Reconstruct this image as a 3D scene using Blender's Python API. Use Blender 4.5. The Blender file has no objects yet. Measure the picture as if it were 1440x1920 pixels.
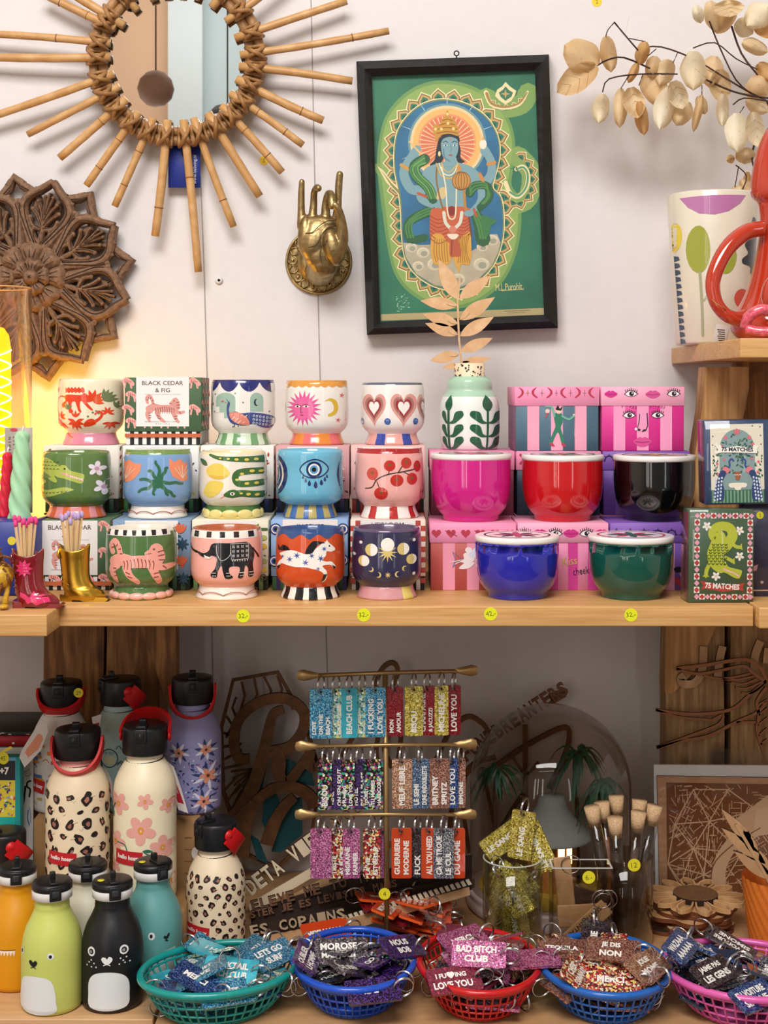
import bpy, bmesh, math, random
from math import sin, cos, pi, sqrt, atan2, asin, radians
from mathutils import Vector, Matrix, Euler
from mathutils.geometry import tessellate_polygon
C = bpy.context.scene.collection
SC = bpy.context.scene
# ------------------------------------------------------------------ camera
FP, CX, HY, CZ = 2600.0, 720.0, 730.0, 1.35          # focal length in pixels of the 1440 frame, horizon row, lens height
cam_data = bpy.data.cameras.new('camera')
cam_data.sensor_fit = 'HORIZONTAL'
cam_data.sensor_width = 36.0
cam_data.lens = 36.0 * FP / 1440.0
cam_data.shift_y = (HY - 960.0) / 1440.0
cam_data.clip_start = 0.05
cam = bpy.data.objects.new('camera', cam_data)
C.objects.link(cam)
cam.location = (0, 0, CZ)
cam.rotation_euler = (pi / 2, 0, 0)
SC.camera = cam
# ------------------------------------------------------------------ world, lights, exposure
SC.view_settings.view_transform = 'Standard'
SC.view_settings.look = 'None'
SC.view_settings.gamma = 1.0
SC.view_settings.use_curve_mapping = False
SC.view_settings.exposure = -0.33
SC.render.film_transparent = False
SC.cycles.max_bounces = 8
SC.cycles.transparent_max_bounces = 16
SC.cycles.caustics_reflective = False
SC.cycles.caustics_refractive = False
world = bpy.data.worlds.new('world')
SC.world = world
world.use_nodes = True
world.node_tree.nodes['Background'].inputs[0].default_value = (1.0, 0.93, 0.87, 1)
world.node_tree.nodes['Background'].inputs[1].default_value = 0.15
def area(name, loc, size, power, color, target, spread=180):
 l = bpy.data.lights.new(name, 'AREA')
 l.shape = 'RECTANGLE'; l.size, l.size_y = size
 l.energy = power; l.color = color; l.spread = radians(spread)
 o = bpy.data.objects.new(name, l); C.objects.link(o)
 o.location = loc
 o.rotation_euler = (Vector(target) - Vector(loc)).to_track_quat('-Z', 'Y').to_euler()
 return o
# tall shop-window panes behind and to the left of the camera
area('window_light', (-1.32, -1.50, 1.40), (0.10, 1.9), 4, (1.0, 0.98, 0.95), (-0.1, 1.9, 1.35))
area('window_light', (-1.62, -1.45, 1.40), (0.16, 1.9), 6, (1.0, 0.97, 0.93), (-0.1, 1.9, 1.35))
area('window_light', (-0.90, -1.60, 1.40), (0.13, 1.9), 6, (1.0, 0.97, 0.93), (0.0, 1.9, 1.35))
area('window_light', (1.5, -1.50, 1.4), (0.16, 1.9), 5, (0.95, 0.97, 1.0), (0.1, 1.9, 1.35))
# shop ceiling light, then an added fill brightening the opposite wall for the mirror
area('ceiling_and_fill_light', (-0.35, -0.15, 3.02), (1.5, 0.8), 88, (1.0, 0.965, 0.935), (-0.2, 1.7, 1.1))
area('ceiling_and_fill_light', (-0.6, -1.7, 3.3), (1.6, 0.6), 15, (1.0, 0.96, 0.92), (-0.6, -2.4, 1.8))
# ------------------------------------------------------------------ helpers
def P(px, py, Y):
 return Vector(((px - CX) / FP * Y, Y, CZ - (py - HY) / FP * Y))
def PX(px, Y): return (px - CX) / FP * Y
def PZ(py, Y): return CZ - (py - HY) / FP * Y
def S(n, Y): return n / FP * Y
def lin(h):
 h = h.lstrip('#')
 r = []
 for i in (0, 2, 4):
  c = int(h[i:i + 2], 16) / 255
  r.append(c / 12.92 if c <= 0.04045 else ((c + 0.055) / 1.055) ** 2.4)
 return (r[0], r[1], r[2], 1.0)
_mats = {}
def M(hx, rough=0.5, metal=0.0, coat=0.0, trans=0.0, emit=0.0, ior=1.45, bump=0.0, bscale=300, var=0.0, alpha=1.0, name=None):
 key = (hx, rough, metal, coat, trans, emit, ior, bump, bscale, var, alpha)
 if key in _mats: return _mats[key]
 m = bpy.data.materials.new(name or ('paint_' + hx.lstrip('#')))
 m.use_nodes = True
 nt = m.node_tree; b = nt.nodes['Principled BSDF']
 b.inputs['Base Color'].default_value = lin(hx)
 b.inputs['Roughness'].default_value = rough
 b.inputs['Metallic'].default_value = metal
 b.inputs['Coat Weight'].default_value = coat
 b.inputs['Coat Roughness'].default_value = 0.05
 b.inputs['Transmission Weight'].default_value = trans
 b.inputs['IOR'].default_value = ior
 b.inputs['Alpha'].default_value = alpha
 if emit:
  b.inputs['Emission Color'].default_value = lin(hx)
  b.inputs['Emission Strength'].default_value = emit
 if bump or var:
  tc = nt.nodes.new('ShaderNodeTexCoord')
  n = nt.nodes.new('ShaderNodeTexNoise'); n.inputs['Scale'].default_value = bscale; n.inputs['Detail'].default_value = 4
  nt.links.new(tc.outputs['Object'], n.inputs['Vector'])
  if bump:
   bp = nt.nodes.new('ShaderNodeBump'); bp.inputs['Strength'].default_value = bump; bp.inputs['Distance'].default_value = 0.002
   nt.links.new(n.outputs['Fac'], bp.inputs['Height']); nt.links.new(bp.outputs['Normal'], b.inputs['Normal'])
  if var:
   r = nt.nodes.new('ShaderNodeValToRGB')
   c = lin(hx)
   r.color_ramp.elements[0].position = 0.3; r.color_ramp.elements[1].position = 0.7
   r.color_ramp.elements[0].color = (c[0] * (1 - var), c[1] * (1 - var), c[2] * (1 - var), 1)
   r.color_ramp.elements[1].color = (min(1, c[0] * (1 + var)), min(1, c[1] * (1 + var)), min(1, c[2] * (1 + var)), 1)
   nt.links.new(n.outputs['Fac'], r.inputs['Fac']); nt.links.new(r.outputs['Color'], b.inputs['Base Color'])
 _mats[key] = m
 return m
def wood(name, light, dark, scale=(1, 12, 12), rough=0.5, knots=0.0, bump=0.15, detail=6, off=0.0, stops=(0.35, 0.65)):
 if name in _mats: return _mats[name]
 m = bpy.data.materials.new(name); m.use_nodes = True
 nt = m.node_tree; b = nt.nodes['Principled BSDF']; b.inputs['Roughness'].default_value = rough
 tc = nt.nodes.new('ShaderNodeTexCoord'); mp = nt.nodes.new('ShaderNodeMapping')
 mp.inputs['Scale'].default_value = scale; mp.inputs['Location'].default_value = (off, off * 0.7, off * 1.3)
 nt.links.new(tc.outputs['Object'], mp.inputs['Vector'])
 n1 = nt.nodes.new('ShaderNodeTexNoise'); n1.inputs['Scale'].default_value = 3.0; n1.inputs['Detail'].default_value = detail
 n1.inputs['Distortion'].default_value = 0.6
 nt.links.new(mp.outputs['Vector'], n1.inputs['Vector'])
 w = nt.nodes.new('ShaderNodeMath'); w.operation = 'MULTIPLY'; w.inputs[1].default_value = 9.0
 fr = nt.nodes.new('ShaderNodeMath'); fr.operation = 'PINGPONG'; fr.inputs[1].default_value = 1.0
 nt.links.new(n1.outputs['Fac'], w.inputs[0]); nt.links.new(w.outputs[0], fr.inputs[0])
 n2 = nt.nodes.new('ShaderNodeTexNoise'); n2.inputs['Scale'].default_value = 14.0; n2.inputs['Detail'].default_value = 5
 nt.links.new(mp.outputs['Vector'], n2.inputs['Vector'])
 mx = nt.nodes.new('ShaderNodeMath'); mx.operation = 'MULTIPLY_ADD'; mx.inputs[1].default_value = 0.15
 nt.links.new(fr.outputs[0], mx.inputs[0]);
 h = nt.nodes.new('ShaderNodeMath'); h.operation = 'MULTIPLY'; h.inputs[1].default_value = 0.65
 nt.links.new(n2.outputs['Fac'], h.inputs[0]); nt.links.new(h.outputs[0], mx.inputs[2])
 r = nt.nodes.new('ShaderNodeValToRGB')
 r.color_ramp.elements[0].position = stops[0]; r.color_ramp.elements[1].position = stops[1]
 r.color_ramp.elements[0].color = lin(dark); r.color_ramp.elements[1].color = lin(light)
 nt.links.new(mx.outputs[0], r.inputs['Fac'])
 last = r.outputs['Color']
 if knots:
  v = nt.nodes.new('ShaderNodeTexVoronoi'); v.inputs['Scale'].default_value = knots
  mp2 = nt.nodes.new('ShaderNodeMapping'); mp2.inputs['Scale'].default_value = (1.0, 1.0, 0.75)
  nt.links.new(tc.outputs['Object'], mp2.inputs['Vector']); nt.links.new(mp2.outputs['Vector'], v.inputs['Vector'])
  kr = nt.nodes.new('ShaderNodeValToRGB'); kr.color_ramp.elements[0].position = 0.06; kr.color_ramp.elements[1].position = 0.17
  kr.color_ramp.elements[0].color = (0.09, 0.045, 0.02, 1); kr.color_ramp.elements[1].color = (1, 1, 1, 1)
  nt.links.new(v.outputs['Distance'], kr.inputs['Fac'])
  mm = nt.nodes.new('ShaderNodeMix'); mm.data_type = 'RGBA'; mm.blend_type = 'MULTIPLY'; mm.inputs['Factor'].default_value = 0.8
  nt.links.new(last, mm.inputs['A']); nt.links.new(kr.outputs['Color'], mm.inputs['B']); last = mm.outputs['Result']
 nt.links.new(last, b.inputs['Base Color'])
 bp = nt.nodes.new('ShaderNodeBump'); bp.inputs['Strength'].default_value = bump; bp.inputs['Distance'].default_value = 0.003
 nt.links.new(mx.outputs[0], bp.inputs['Height']); nt.links.new(bp.outputs['Normal'], b.inputs['Normal'])
 _mats[name] = m
 return m
def glitter(cols, base=None, scale=900, cover=1.0, metal=0.55, rough=0.28):
 """flakes of random colour set in clear resin; cols = list of hex"""
 key = ('glit', tuple(cols), base, scale, cover, metal)
 if key in _mats: return _mats[key]
 m = bpy.data.materials.new('glitter_' + cols[0].lstrip('#')); m.use_nodes = True
 nt = m.node_tree; b = nt.nodes['Principled BSDF']
 b.inputs['Roughness'].default_value = rough; b.inputs['Metallic'].default_value = metal
 b.inputs['Coat Weight'].default_value = 1.0; b.inputs['Coat Roughness'].default_value = 0.04
 tc = nt.nodes.new('ShaderNodeTexCoord')
 v = nt.nodes.new('ShaderNodeTexVoronoi'); v.inputs['Scale'].default_value = scale
 nt.links.new(tc.outputs['Object'], v.inputs['Vector'])
 sp = nt.nodes.new('ShaderNodeSeparateColor'); nt.links.new(v.outputs['Color'], sp.inputs['Color'])
 r = nt.nodes.new('ShaderNodeValToRGB'); r.color_ramp.interpolation = 'CONSTANT'
 n = len(cols)
 es = r.color_ramp.elements
 es[0].position = 0; es[0].color = lin(cols[0]); es[1].position = 1.0 / n; es[1].color = lin(cols[1 % n])
 for i in range(2, n):
  e = es.new(i / n); e.color = lin(cols[i])
 nt.links.new(sp.outputs['Red'], r.inputs['Fac'])
 last = r.outputs['Color']
 if base:
  lt = nt.nodes.new('ShaderNodeMath'); lt.operation = 'LESS_THAN'; lt.inputs[1].default_value = cover
  nt.links.new(sp.outputs['Green'], lt.inputs[0])
  mm = nt.nodes.new('ShaderNodeMix'); mm.data_type = 'RGBA'
  mm.inputs['A'].default_value = lin(base)
  nt.links.new(lt.outputs[0], mm.inputs['Factor']); nt.links.new(last, mm.inputs['B']); last = mm.outputs['Result']
 nt.links.new(last, b.inputs['Base Color'])
 # flakes face different ways
 nm = nt.nodes.new('ShaderNodeVectorMath'); nm.operation = 'MULTIPLY_ADD'
 nm.inputs[1].default_value = (0.5, 0.5, 0.5);
 g = nt.nodes.new('ShaderNodeNewGeometry')
 sb = nt.nodes.new('ShaderNodeVectorMath'); sb.operation = 'SUBTRACT'; sb.inputs[1].default_value = (0.5, 0.5, 0.5)
 nt.links.new(v.outputs['Color'], sb.inputs[0]); nt.links.new(sb.outputs[0], nm.inputs[0]); nt.links.new(g.outputs['Normal'], nm.inputs[2])
 no = nt.nodes.new('ShaderNodeVectorMath'); no.operation = 'NORMALIZE'; nt.links.new(nm.outputs[0], no.inputs[0])
 nt.links.new(no.outputs[0], b.inputs['Normal'])
 _mats[key] = m
 return m
def glass(hx='#ffffff', rough=0.0, key=''):
 k = ('glass', hx, rough, key)
 if k in _mats: return _mats[k]
 m = bpy.data.materials.new('clear_glass'); m.use_nodes = True
 nt = m.node_tree; nt.nodes.clear()
 o = nt.nodes.new('ShaderNodeOutputMaterial'); t = nt.nodes.new('ShaderNodeBsdfTransparent'); g = nt.nodes.new('ShaderNodeBsdfGlossy')
 t.inputs[0].default_value = lin(hx); g.inputs['Roughness'].default_value = 0.03
 lw = nt.nodes.new('ShaderNodeLayerWeight'); pw_ = nt.nodes.new('ShaderNodeMath'); pw_.operation = 'POWER'; pw_.inputs[1].default_value = 2.8
 f = nt.nodes.new('ShaderNodeMath'); f.operation = 'MULTIPLY_ADD'; f.inputs[1].default_value = 0.75; f.inputs[2].default_value = 0.035
 nt.links.new(lw.outputs['Facing'], pw_.inputs[0]); nt.links.new(pw_.outputs[0], f.inputs[0])
 mx = nt.nodes.new('ShaderNodeMixShader')
 nt.links.new(f.outputs[0], mx.inputs[0]); nt.links.new(t.outputs[0], mx.inputs[1]); nt.links.new(g.outputs[0], mx.inputs[2])
 nt.links.new(mx.outputs[0], o.inputs[0])
 _mats[k] = m
 return m
# ------------------------------------------------------------------ 2D shapes
def spline(pts, closed=True, n=5):
 out = []
 N = len(pts)
 rng = range(N) if closed else range(N - 1)
 for i in rng:
  p0 = pts[(i - 1) % N] if closed or i > 0 else pts[i]
  p1 = pts[i]; p2 = pts[(i + 1) % N]
  p3 = pts[(i + 2) % N] if closed or i + 2 < N else pts[(i + 1) % N]
  for k in range(n):
   t = k / n
   q = []
   for a in range(len(p1)):
    q.append(0.5 * ((2 * p1[a]) + (-p0[a] + p2[a]) * t + (2 * p0[a] - 5 * p1[a] + 4 * p2[a] - p3[a]) * t * t + (-p0[a] + 3 * p1[a] - 3 * p2[a] + p3[a]) * t ** 3))
   out.append(tuple(q))
 if not closed: out.append(tuple(pts[-1]))
 return out
def pr(s):
 """'x,y x,y' -> list of points"""
 return [tuple(float(v) for v in q.split(',')) for q in s.split()] if isinstance(s, str) else list(s)
def ell2(cx, cy, rx, ry, rot=0, n=20, a0=0, a1=360):
 r = radians(rot); o = []
 full = abs(a1 - a0) >= 360
 for i in range(n if full else n + 1):
  a = radians(a0 + (a1 - a0) * i / n)
  x, y = rx * cos(a), ry * sin(a)
  o.append((cx + x * cos(r) - y * sin(r), cy + x * sin(r) + y * cos(r)))
 return o
def star2(cx, cy, r1, r2, n, rot=0):
 return [(cx + (r1 if i % 2 == 0 else r2) * sin(pi * i / n + radians(rot)), cy - (r1 if i % 2 == 0 else r2) * cos(pi * i / n + radians(rot))) for i in range(2 * n)]
def leaf2(x0, y0, x1, y1, w, n=8):
 dx, dy = x1 - x0, y1 - y0; L = sqrt(dx * dx + dy * dy) or 1
 ux, uy = dx / L, dy / L
 o = []
 for i in range(n + 1):
  t = i / n; h = w * sin(pi * t ** 0.85)
  o.append((x0 + dx * t - uy * h, y0 + dy * t + ux * h))
 for i in range(n - 1, 0, -1):
  t = i / n; h = w * sin(pi * t ** 0.85)
  o.append((x0 + dx * t + uy * h, y0 + dy * t - ux * h))
 return o
def heart2(cx, cy, s, n=20):
 o = []
 for i in range(n):
  t = 2 * pi * i / n
  o.append((cx + s * 16 * sin(t) ** 3 / 16, cy - s * (13 * cos(t) - 5 * cos(2 * t) - 2 * cos(3 * t) - cos(4 * t)) / 16))
 return o
_txt = {}
def text_tris(s, bold=0.0, spacing=1.0):
 k = (s, bold, spacing)
 if k in _txt: return _txt[k]
 cu = bpy.data.curves.new('lettering', 'FONT')
 cu.body = s; cu.size = 1.0; cu.align_x = 'CENTER'; cu.align_y = 'CENTER'; cu.offset = bold; cu.space_character = spacing
 cu.resolution_u = 2; cu.space_line = 0.85
 ob = bpy.data.objects.new('lettering', cu)
 me = bpy.data.meshes.new_from_object(ob)
 tr = []
 me.calc_loop_triangles()
 vs = [(v.co.x, v.co.y) for v in me.vertices]
 for t in me.loop_triangles: tr.append([vs[i] for i in t.vertices])
 xs = [v[0] for v in vs] or [0]; ys = [v[1] for v in vs] or [0]
 # recentre on the inked box and remember its size
 mx, my = (max(xs) + min(xs)) / 2, (max(ys) + min(ys)) / 2
 tr = [[(x - mx, y - my) for x, y in t] for t in tr]
 w, h = max(xs) - min(xs), max(ys) - min(ys)
 bpy.data.objects.remove(ob); bpy.data.curves.remove(cu); bpy.data.meshes.remove(me)
 _txt[k] = (tr, w, h)
 return _txt[k]
class Draw:
 """flat artwork: triangles with a colour and a layer, y pointing down as in the picture"""
 def __init__(s, ox=0, oy=0, sc=1.0):
  s.ox, s.oy, s.sc = ox, oy, sc; s.t = []; s.L = 0; s.k = 0
 def at(s, ox, oy, sc): s.ox, s.oy, s.sc = ox, oy, sc; return s
 def _l(s, layer):
  s.k += 1; return (s.L if layer is None else layer) + (s.k % 24) / 26.0
 def _w(s, p): return (s.ox + p[0] / s.sc, s.oy + p[1] / s.sc)
 def p(s, col, pts, smooth=False, layer=None, n=4):
  pts = pr(pts)
  if smooth: pts = spline(pts, True, n)
  q = [s._w(p) for p in pts]
  LL = s._l(layer)
  for tri in tessellate_polygon([[Vector((a, b, 0)) for a, b in q]]):
   s.t.append((col, LL, [q[i] for i in tri]))
  return s
 def s(s, col, pts, w, smooth=True, closed=False, layer=None, w1=None, n=4, cap=True):
  pts = pr(pts)
  if smooth: pts = spline(pts, closed, n)
  m = len(pts); L = s.L if layer is None else layer
  w1 = w if w1 is None else w1
  sides = []
  for i in range(m):
   a = pts[(i - 1) % m] if (closed or i > 0) else pts[i]
   b = pts[(i + 1) % m] if (closed or i < m - 1) else pts[i]
   dx, dy = b[0] - a[0], b[1] - a[1]; l = sqrt(dx * dx + dy * dy) or 1
   h = (w + (w1 - w) * i / max(1, m - 1)) / 2
   sides.append(((pts[i][0] - dy / l * h, pts[i][1] + dx / l * h), (pts[i][0] + dy / l * h, pts[i][1] - dx / l * h)))
  for i in range(m if closed else m - 1):
   a, b = sides[i], sides[(i + 1) % m]
   A, B, Cc, D = s._w(a[0]), s._w(a[1]), s._w(b[1]), s._w(b[0])
   LL = s._l(L); s.t.append((col, LL, [A, B, Cc])); s.t.append((col, LL, [A, Cc, D]))
  if cap and not closed:
   for e, ww in ((0, w), (-1, w1)):
    s.p(col, ell2(pts[e][0], pts[e][1], ww / 2, ww / 2, 0, 8), layer=L)
  return s
 def e(s, col, cx, cy, rx, ry=None, rot=0, layer=None, n=18):
  return s.p(col, ell2(cx, cy, rx, rx if ry is None else ry, rot, n), layer=layer)
 def leaf(s, col, x0, y0, x1, y1, w, layer=None):
  return s.p(col, leaf2(x0, y0, x1, y1, w), layer=layer)
 def star(s, col, cx, cy, r1, r2, n, rot=0, layer=None):
  return s.p(col, star2(cx, cy, r1, r2, n, rot), layer=layer)
 def rect(s, col, x0, y0, x1, y1, layer=None):
  return s.p(col, [(x0, y0), (x1, y0), (x1, y1), (x0, y1)], layer=layer)
 def text(s, col, body, cx, cy, w=None, h=None, rot=0, bold=0.0, layer=None, spacing=1.0):
  """fit the inked box of body to width w and height h"""
  tr, tw, th = text_tris(body, bold, spacing)
  if not tw: return s
  if w is None: w = h * tw / th
  if h is None: h = w * th / tw
  sx, sy = w / tw, h / th; r = radians(rot); L = s._l(layer)
  for t in tr:
   q = []
   for x, y in t:
    x, y = x * sx, -y * sy
    q.append(s._w((cx + x * cos(r) - y * sin(r), cy + x * sin(r) + y * cos(r))))
   s.t.append((col, L, q))
  return s
# ------------------------------------------------------------------ mesh builder
ORG = {}
class MB:
 def __init__(s): s.v = []; s.f = []; s.mi = []; s.sm = []; s.mats = []
 def mid(s, m):
  if isinstance(m, str): m = M(m)
  if m not in s.mats: s.mats.append(m)
  return s.mats.index(m)
 def add(s, vs, fs, m, smooth=False):
  o = len(s.v); s.v += [Vector(v) for v in vs]; i = s.mid(m)
  for f in fs: s.f.append([o + k for k in f]); s.mi.append(i); s.sm.append(smooth)
  return s
 def xform(s, mat, start=0):
  for i in range(start, len(s.v)): s.v[i] = mat @ s.v[i]
  return s
 def box(s, c, d, m, rot=None, top=None):
  hx, hy, hz = d[0] / 2, d[1] / 2, d[2] / 2; t = top or (1, 1)
  vs = [Vector((x * (t[0] if z > 0 else 1), y * (t[1] if z > 0 else 1), z)) for x in (-hx, hx) for y in (-hy, hy) for z in (-hz, hz)]
  if rot is not None: vs = [rot @ v for v in vs]
  vs = [v + Vector(c) for v in vs]
  return s.add(vs, [(0, 1, 3, 2), (4, 6, 7, 5), (0, 4, 5, 1), (2, 3, 7, 6), (0, 2, 6, 4), (1, 5, 7, 3)], m)
 def rbox(s, c, d, m, r=0.002, rot=None, seg=2):
  bm = bmesh.new(); bmesh.ops.create_cube(bm, size=1)
  for v in bm.verts: v.co = Vector((v.co.x * d[0], v.co.y * d[1], v.co.z * d[2]))
  bmesh.ops.bevel(bm, geom=bm.edges[:], offset=r, segments=seg, affect='EDGES', profile=0.6)
  if rot is not None: bmesh.ops.transform(bm, matrix=rot.to_4x4(), verts=bm.verts)
  bm.verts.index_update()
  s.add([v.co + Vector(c) for v in bm.verts], [[v.index for v in f.verts] for f in bm.faces], m, True)
  bm.free(); return s
 def tube(s, pts, r, m, n=8, closed=False, smooth=True, flat=1.0, up=None):
  pts = [Vector(p) for p in pts]; N = len(pts)
  if N < 2: return s
  vs = []; fs = []
  t0 = (pts[1] - pts[0]).normalized()
  u = Vector(up) if up is not None else (Vector((0, 0, 1)) if abs(t0.z) < 0.9 else Vector((1, 0, 0)))
  u = (u - t0 * u.dot(t0)).normalized()
  for i, p in enumerate(pts):
   if closed: t = (pts[(i + 1) % N] - pts[i - 1])
   else: t = pts[min(N - 1, i + 1)] - pts[max(0, i - 1)]
   t = t.normalized() if t.length > 1e-9 else t0
   u = (u - t * u.dot(t)); u = u.normalized() if u.length > 1e-6 else t.orthogonal().normalized()
   w = t.cross(u); rr = r[i] if isinstance(r, (list, tuple)) else r
   for k in range(n):
    a = 2 * pi * k / n; vs.append(p + u * cos(a) * rr + w * sin(a) * rr * flat)
  for i in range(N if closed else N - 1):
   j = (i + 1) % N
   for k in range(n):
    k2 = (k + 1) % n; fs.append((i * n + k, i * n + k2, j * n + k2, j * n + k))
  if not closed:
   fs.append(list(range(n - 1, -1, -1))); fs.append([(N - 1) * n + k for k in range(n)])
  return s.add(vs, fs, m, smooth)
 def lathe(s, prof, m, c=(0, 0, 0), n=48, rot=None, mfn=None, smooth=True, sx=1.0, sy=1.0, close=True):
  c = Vector(c); vs = []; o = len(s.v); k = len(prof)
  for r, z in prof:
   for j in range(n):
    a = 2 * pi * j / n; v = Vector((r * sin(a) * sx, -r * cos(a) * sy, z))
    if rot is not None: v = rot @ v
    vs.append(v + c)
  s.v += vs
  dm = s.mid(m)
  for i in range(k - 1):
   for j in range(n):
    j2 = (j + 1) % n
    f = [o + i * n + j, o + i * n + j2, o + (i + 1) * n + j2, o + (i + 1) * n + j]
    s.f.append(f); s.sm.append(smooth)
    s.mi.append(dm if mfn is None else s.mid(mfn(i, j) or m))
  if close:
   if prof[0][0] > 1e-6: s.f.append([o + j for j in range(n - 1, -1, -1)]); s.sm.append(False); s.mi.append(dm if mfn is None else s.mid(mfn(0, 0) or m))
   if prof[-1][0] > 1e-6: s.f.append([o + (k - 1) * n + j for j in range(n)]); s.sm.append(False); s.mi.append(dm if mfn is None else s.mid(mfn(k - 2, 0) or m))
  return s
 def ell(s, c, r, m, rot=None, n=16, k=10):
  prof = [(sin(pi * i / k), -cos(pi * i / k)) for i in range(k + 1)]
  vs = []; o = len(s.v); r = (r, r, r) if isinstance(r, (int, float)) else r
  for q, z in prof:
   for j in range(n):
    a = 2 * pi * j / n; v = Vector((q * cos(a) * r[0], q * sin(a) * r[1], z * r[2]))
    if rot is not None: v = rot @ v
    vs.append(v + Vector(c))
  fs = [(i * n + j, i * n + (j + 1) % n, (i + 1) * n + (j + 1) % n, (i + 1) * n + j) for i in range(k) for j in range(n)]
  return s.add(vs, fs, m, True)
 def prism(s, pts, Y, th, m, side=None, fn=None, bev=0.0):
  """picture-plane outline (px,py) at depth Y, thickness th going back; fn maps (px,py,off)->point"""
  pts = pr(pts)
  if fn is None: fn = lambda x, y, o: P(x, y, Y) + Vector((0, -o, 0))
  tri = tessellate_polygon([[Vector((a, b, 0)) for a, b in pts]])
  n = len(pts)
  A = [fn(x, y, 0) for x, y in pts]
  B = [fn(x, y, -th) for x, y in pts]
  s.add(A, [t for t in tri], m); s.add(B, [t[::-1] for t in tri], side or m)
  s.add(A + B, [(i, (i + 1) % n, n + (i + 1) % n, n + i) for i in range(n)], side or m)
  return s
 def dome(s, pts, Y, h, m, th=0.0, rings=3, fn=None, pw=0.5, side=None):
  """pillow relief over an outline; raised towards the viewer by h, skirt th deep"""
  pts = pr(pts); n = len(pts)
  if fn is None: fn = lambda x, y, o: P(x, y, Y) + Vector((0, -o, 0))
  cx = sum(p[0] for p in pts) / n; cy = sum(p[1] for p in pts) / n
  vs = []
  for k in range(rings + 1):
   t = k / rings; q = 1 - t * 0.98
   for x, y in pts: vs.append(fn(cx + (x - cx) * q, cy + (y - cy) * q, h * (1 - q ** 2) ** pw))
  fs = [(k * n + i, k * n + (i + 1) % n, (k + 1) * n + (i + 1) % n, (k + 1) * n + i) for k in range(rings) for i in range(n)]
  fs.append([rings * n + i for i in range(n)])
  s.add(vs, fs, m, True)
  if th:
   A = [fn(x, y, 0) for x, y in pts]; B = [fn(x, y, -th) for x, y in pts]
   s.add(A + B, [(i, (i + 1) % n, n + (i + 1) % n, n + i) for i in range(n)], side or m)
  return s
 def relief(s, pts, w, Y, h, th, m, closed=False, fn=None, w1=None, side=None, smooth=True, n=4):
  """a band of width w (px) along a path, round-topped, with real thickness"""
  pts = pr(pts)
  if smooth: pts = spline(pts, closed, n)
  if fn is None: fn = lambda x, y, o: P(x, y, Y) + Vector((0, -o, 0))
  N = len(pts); vs = []; w1 = w if w1 is None else w1
  K = [(-1, -th), (-1, 0), (-0.6, h * 0.75), (0, h), (0.6, h * 0.75), (1, 0), (1, -th)]
  for i in range(N):
   a = pts[(i - 1) % N] if (closed or i > 0) else pts[i]; b = pts[(i + 1) % N] if (closed or i < N - 1) else pts[i]
   dx, dy = b[0] - a[0], b[1] - a[1]; l = sqrt(dx * dx + dy * dy) or 1
   hw = (w + (w1 - w) * i / max(1, N - 1)) / 2
   for k, o in K: vs.append(fn(pts[i][0] - dy / l * hw * k, pts[i][1] + dx / l * hw * k, o))
  q = len(K)
  fs = [(i * q + k, i * q + (k + 1) % q, ((i + 1) % N) * q + (k + 1) % q, ((i + 1) % N) * q + k) for i in range(N if closed else N - 1) for k in range(q)]
  if not closed: fs += [list(range(q)), [(N - 1) * q + k for k in range(q)][::-1]]
  return s.add(vs, fs, m, False)
 def draw(s, d, fn, mf=None, cu=None, cv=None, lay=0.00012, base=0.0001):
  mf = mf or (lambda c: M(c))
  groups = {}
  for col, L, tri in d.t: groups.setdefault(col, []).append((L, tri))
  if cu is None and cv is None:
   for col, ts in groups.items():
    m = mf(col) if isinstance(col, str) else col
    vs = []; fs = []
    for L, tri in ts:
     o = len(vs)
     vs += [fn(x, y, base + L * lay) for x, y in tri]; fs.append((o, o + 1, o + 2))
    s.add(vs, fs, m)
   return s
  for col, ts in groups.items():
   m = mf(col) if isinstance(col, str) else col
   bm = bmesh.new()
   for L, tri in ts:
    try: bm.faces.new([bm.verts.new((x, y, L)) for x, y in tri])
    except Exception: pass
   for axis, cuts in ((0, cu), (1, cv)):
    for c in cuts or []:
     pc = [0, 0, 0]; pc[axis] = c; pn = [0, 0, 0]; pn[axis] = 1
     bmesh.ops.bisect_plane(bm, geom=bm.verts[:] + bm.edges[:] + bm.faces[:], plane_co=pc, plane_no=pn, dist=1e-5)
   bm.verts.index_update()
   s.add([fn(v.co.x, v.co.y, base + v.co.z * lay) for v in bm.verts], [[v.index for v in f.verts] for f in bm.faces], m, True)
   bm.free()
  return s
 def build(s, name, parent=None, org=None, label=None, recalc=False, kind=None):
  o = Vector(org) if org is not None else (ORG[parent] if parent is not None and parent in ORG else Vector((0, 0, 0)))
  me = bpy.data.meshes.new(name)
  me.from_pydata([v - o for v in s.v], [], s.f)
  for m in s.mats: me.materials.append(m)
  me.polygons.foreach_set('material_index', s.mi)
  me.polygons.foreach_set('use_smooth', s.sm)
  if recalc:
   bm = bmesh.new(); bm.from_mesh(me); bmesh.ops.recalc_face_normals(bm, faces=bm.faces); bm.to_mesh(me); bm.free()
  me.update()
  ob = bpy.data.objects.new(name, me); C.objects.link(ob)
  if parent is not None:
   ob.parent = parent; ORG[ob] = o
   ob.location = (0, 0, 0)
   if org is not None: ob.location = o - ORG[parent]
  else:
   ob.location = o; ORG[ob] = o
  if label: ob['label'] = label
  if kind: ob['kind'] = kind
  return ob
def tag(o, label, cat, group=None, kind=None):
 o['label'] = label; o['category'] = cat
 if group: o['group'] = group
 if kind: o['kind'] = kind
 return o
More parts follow.
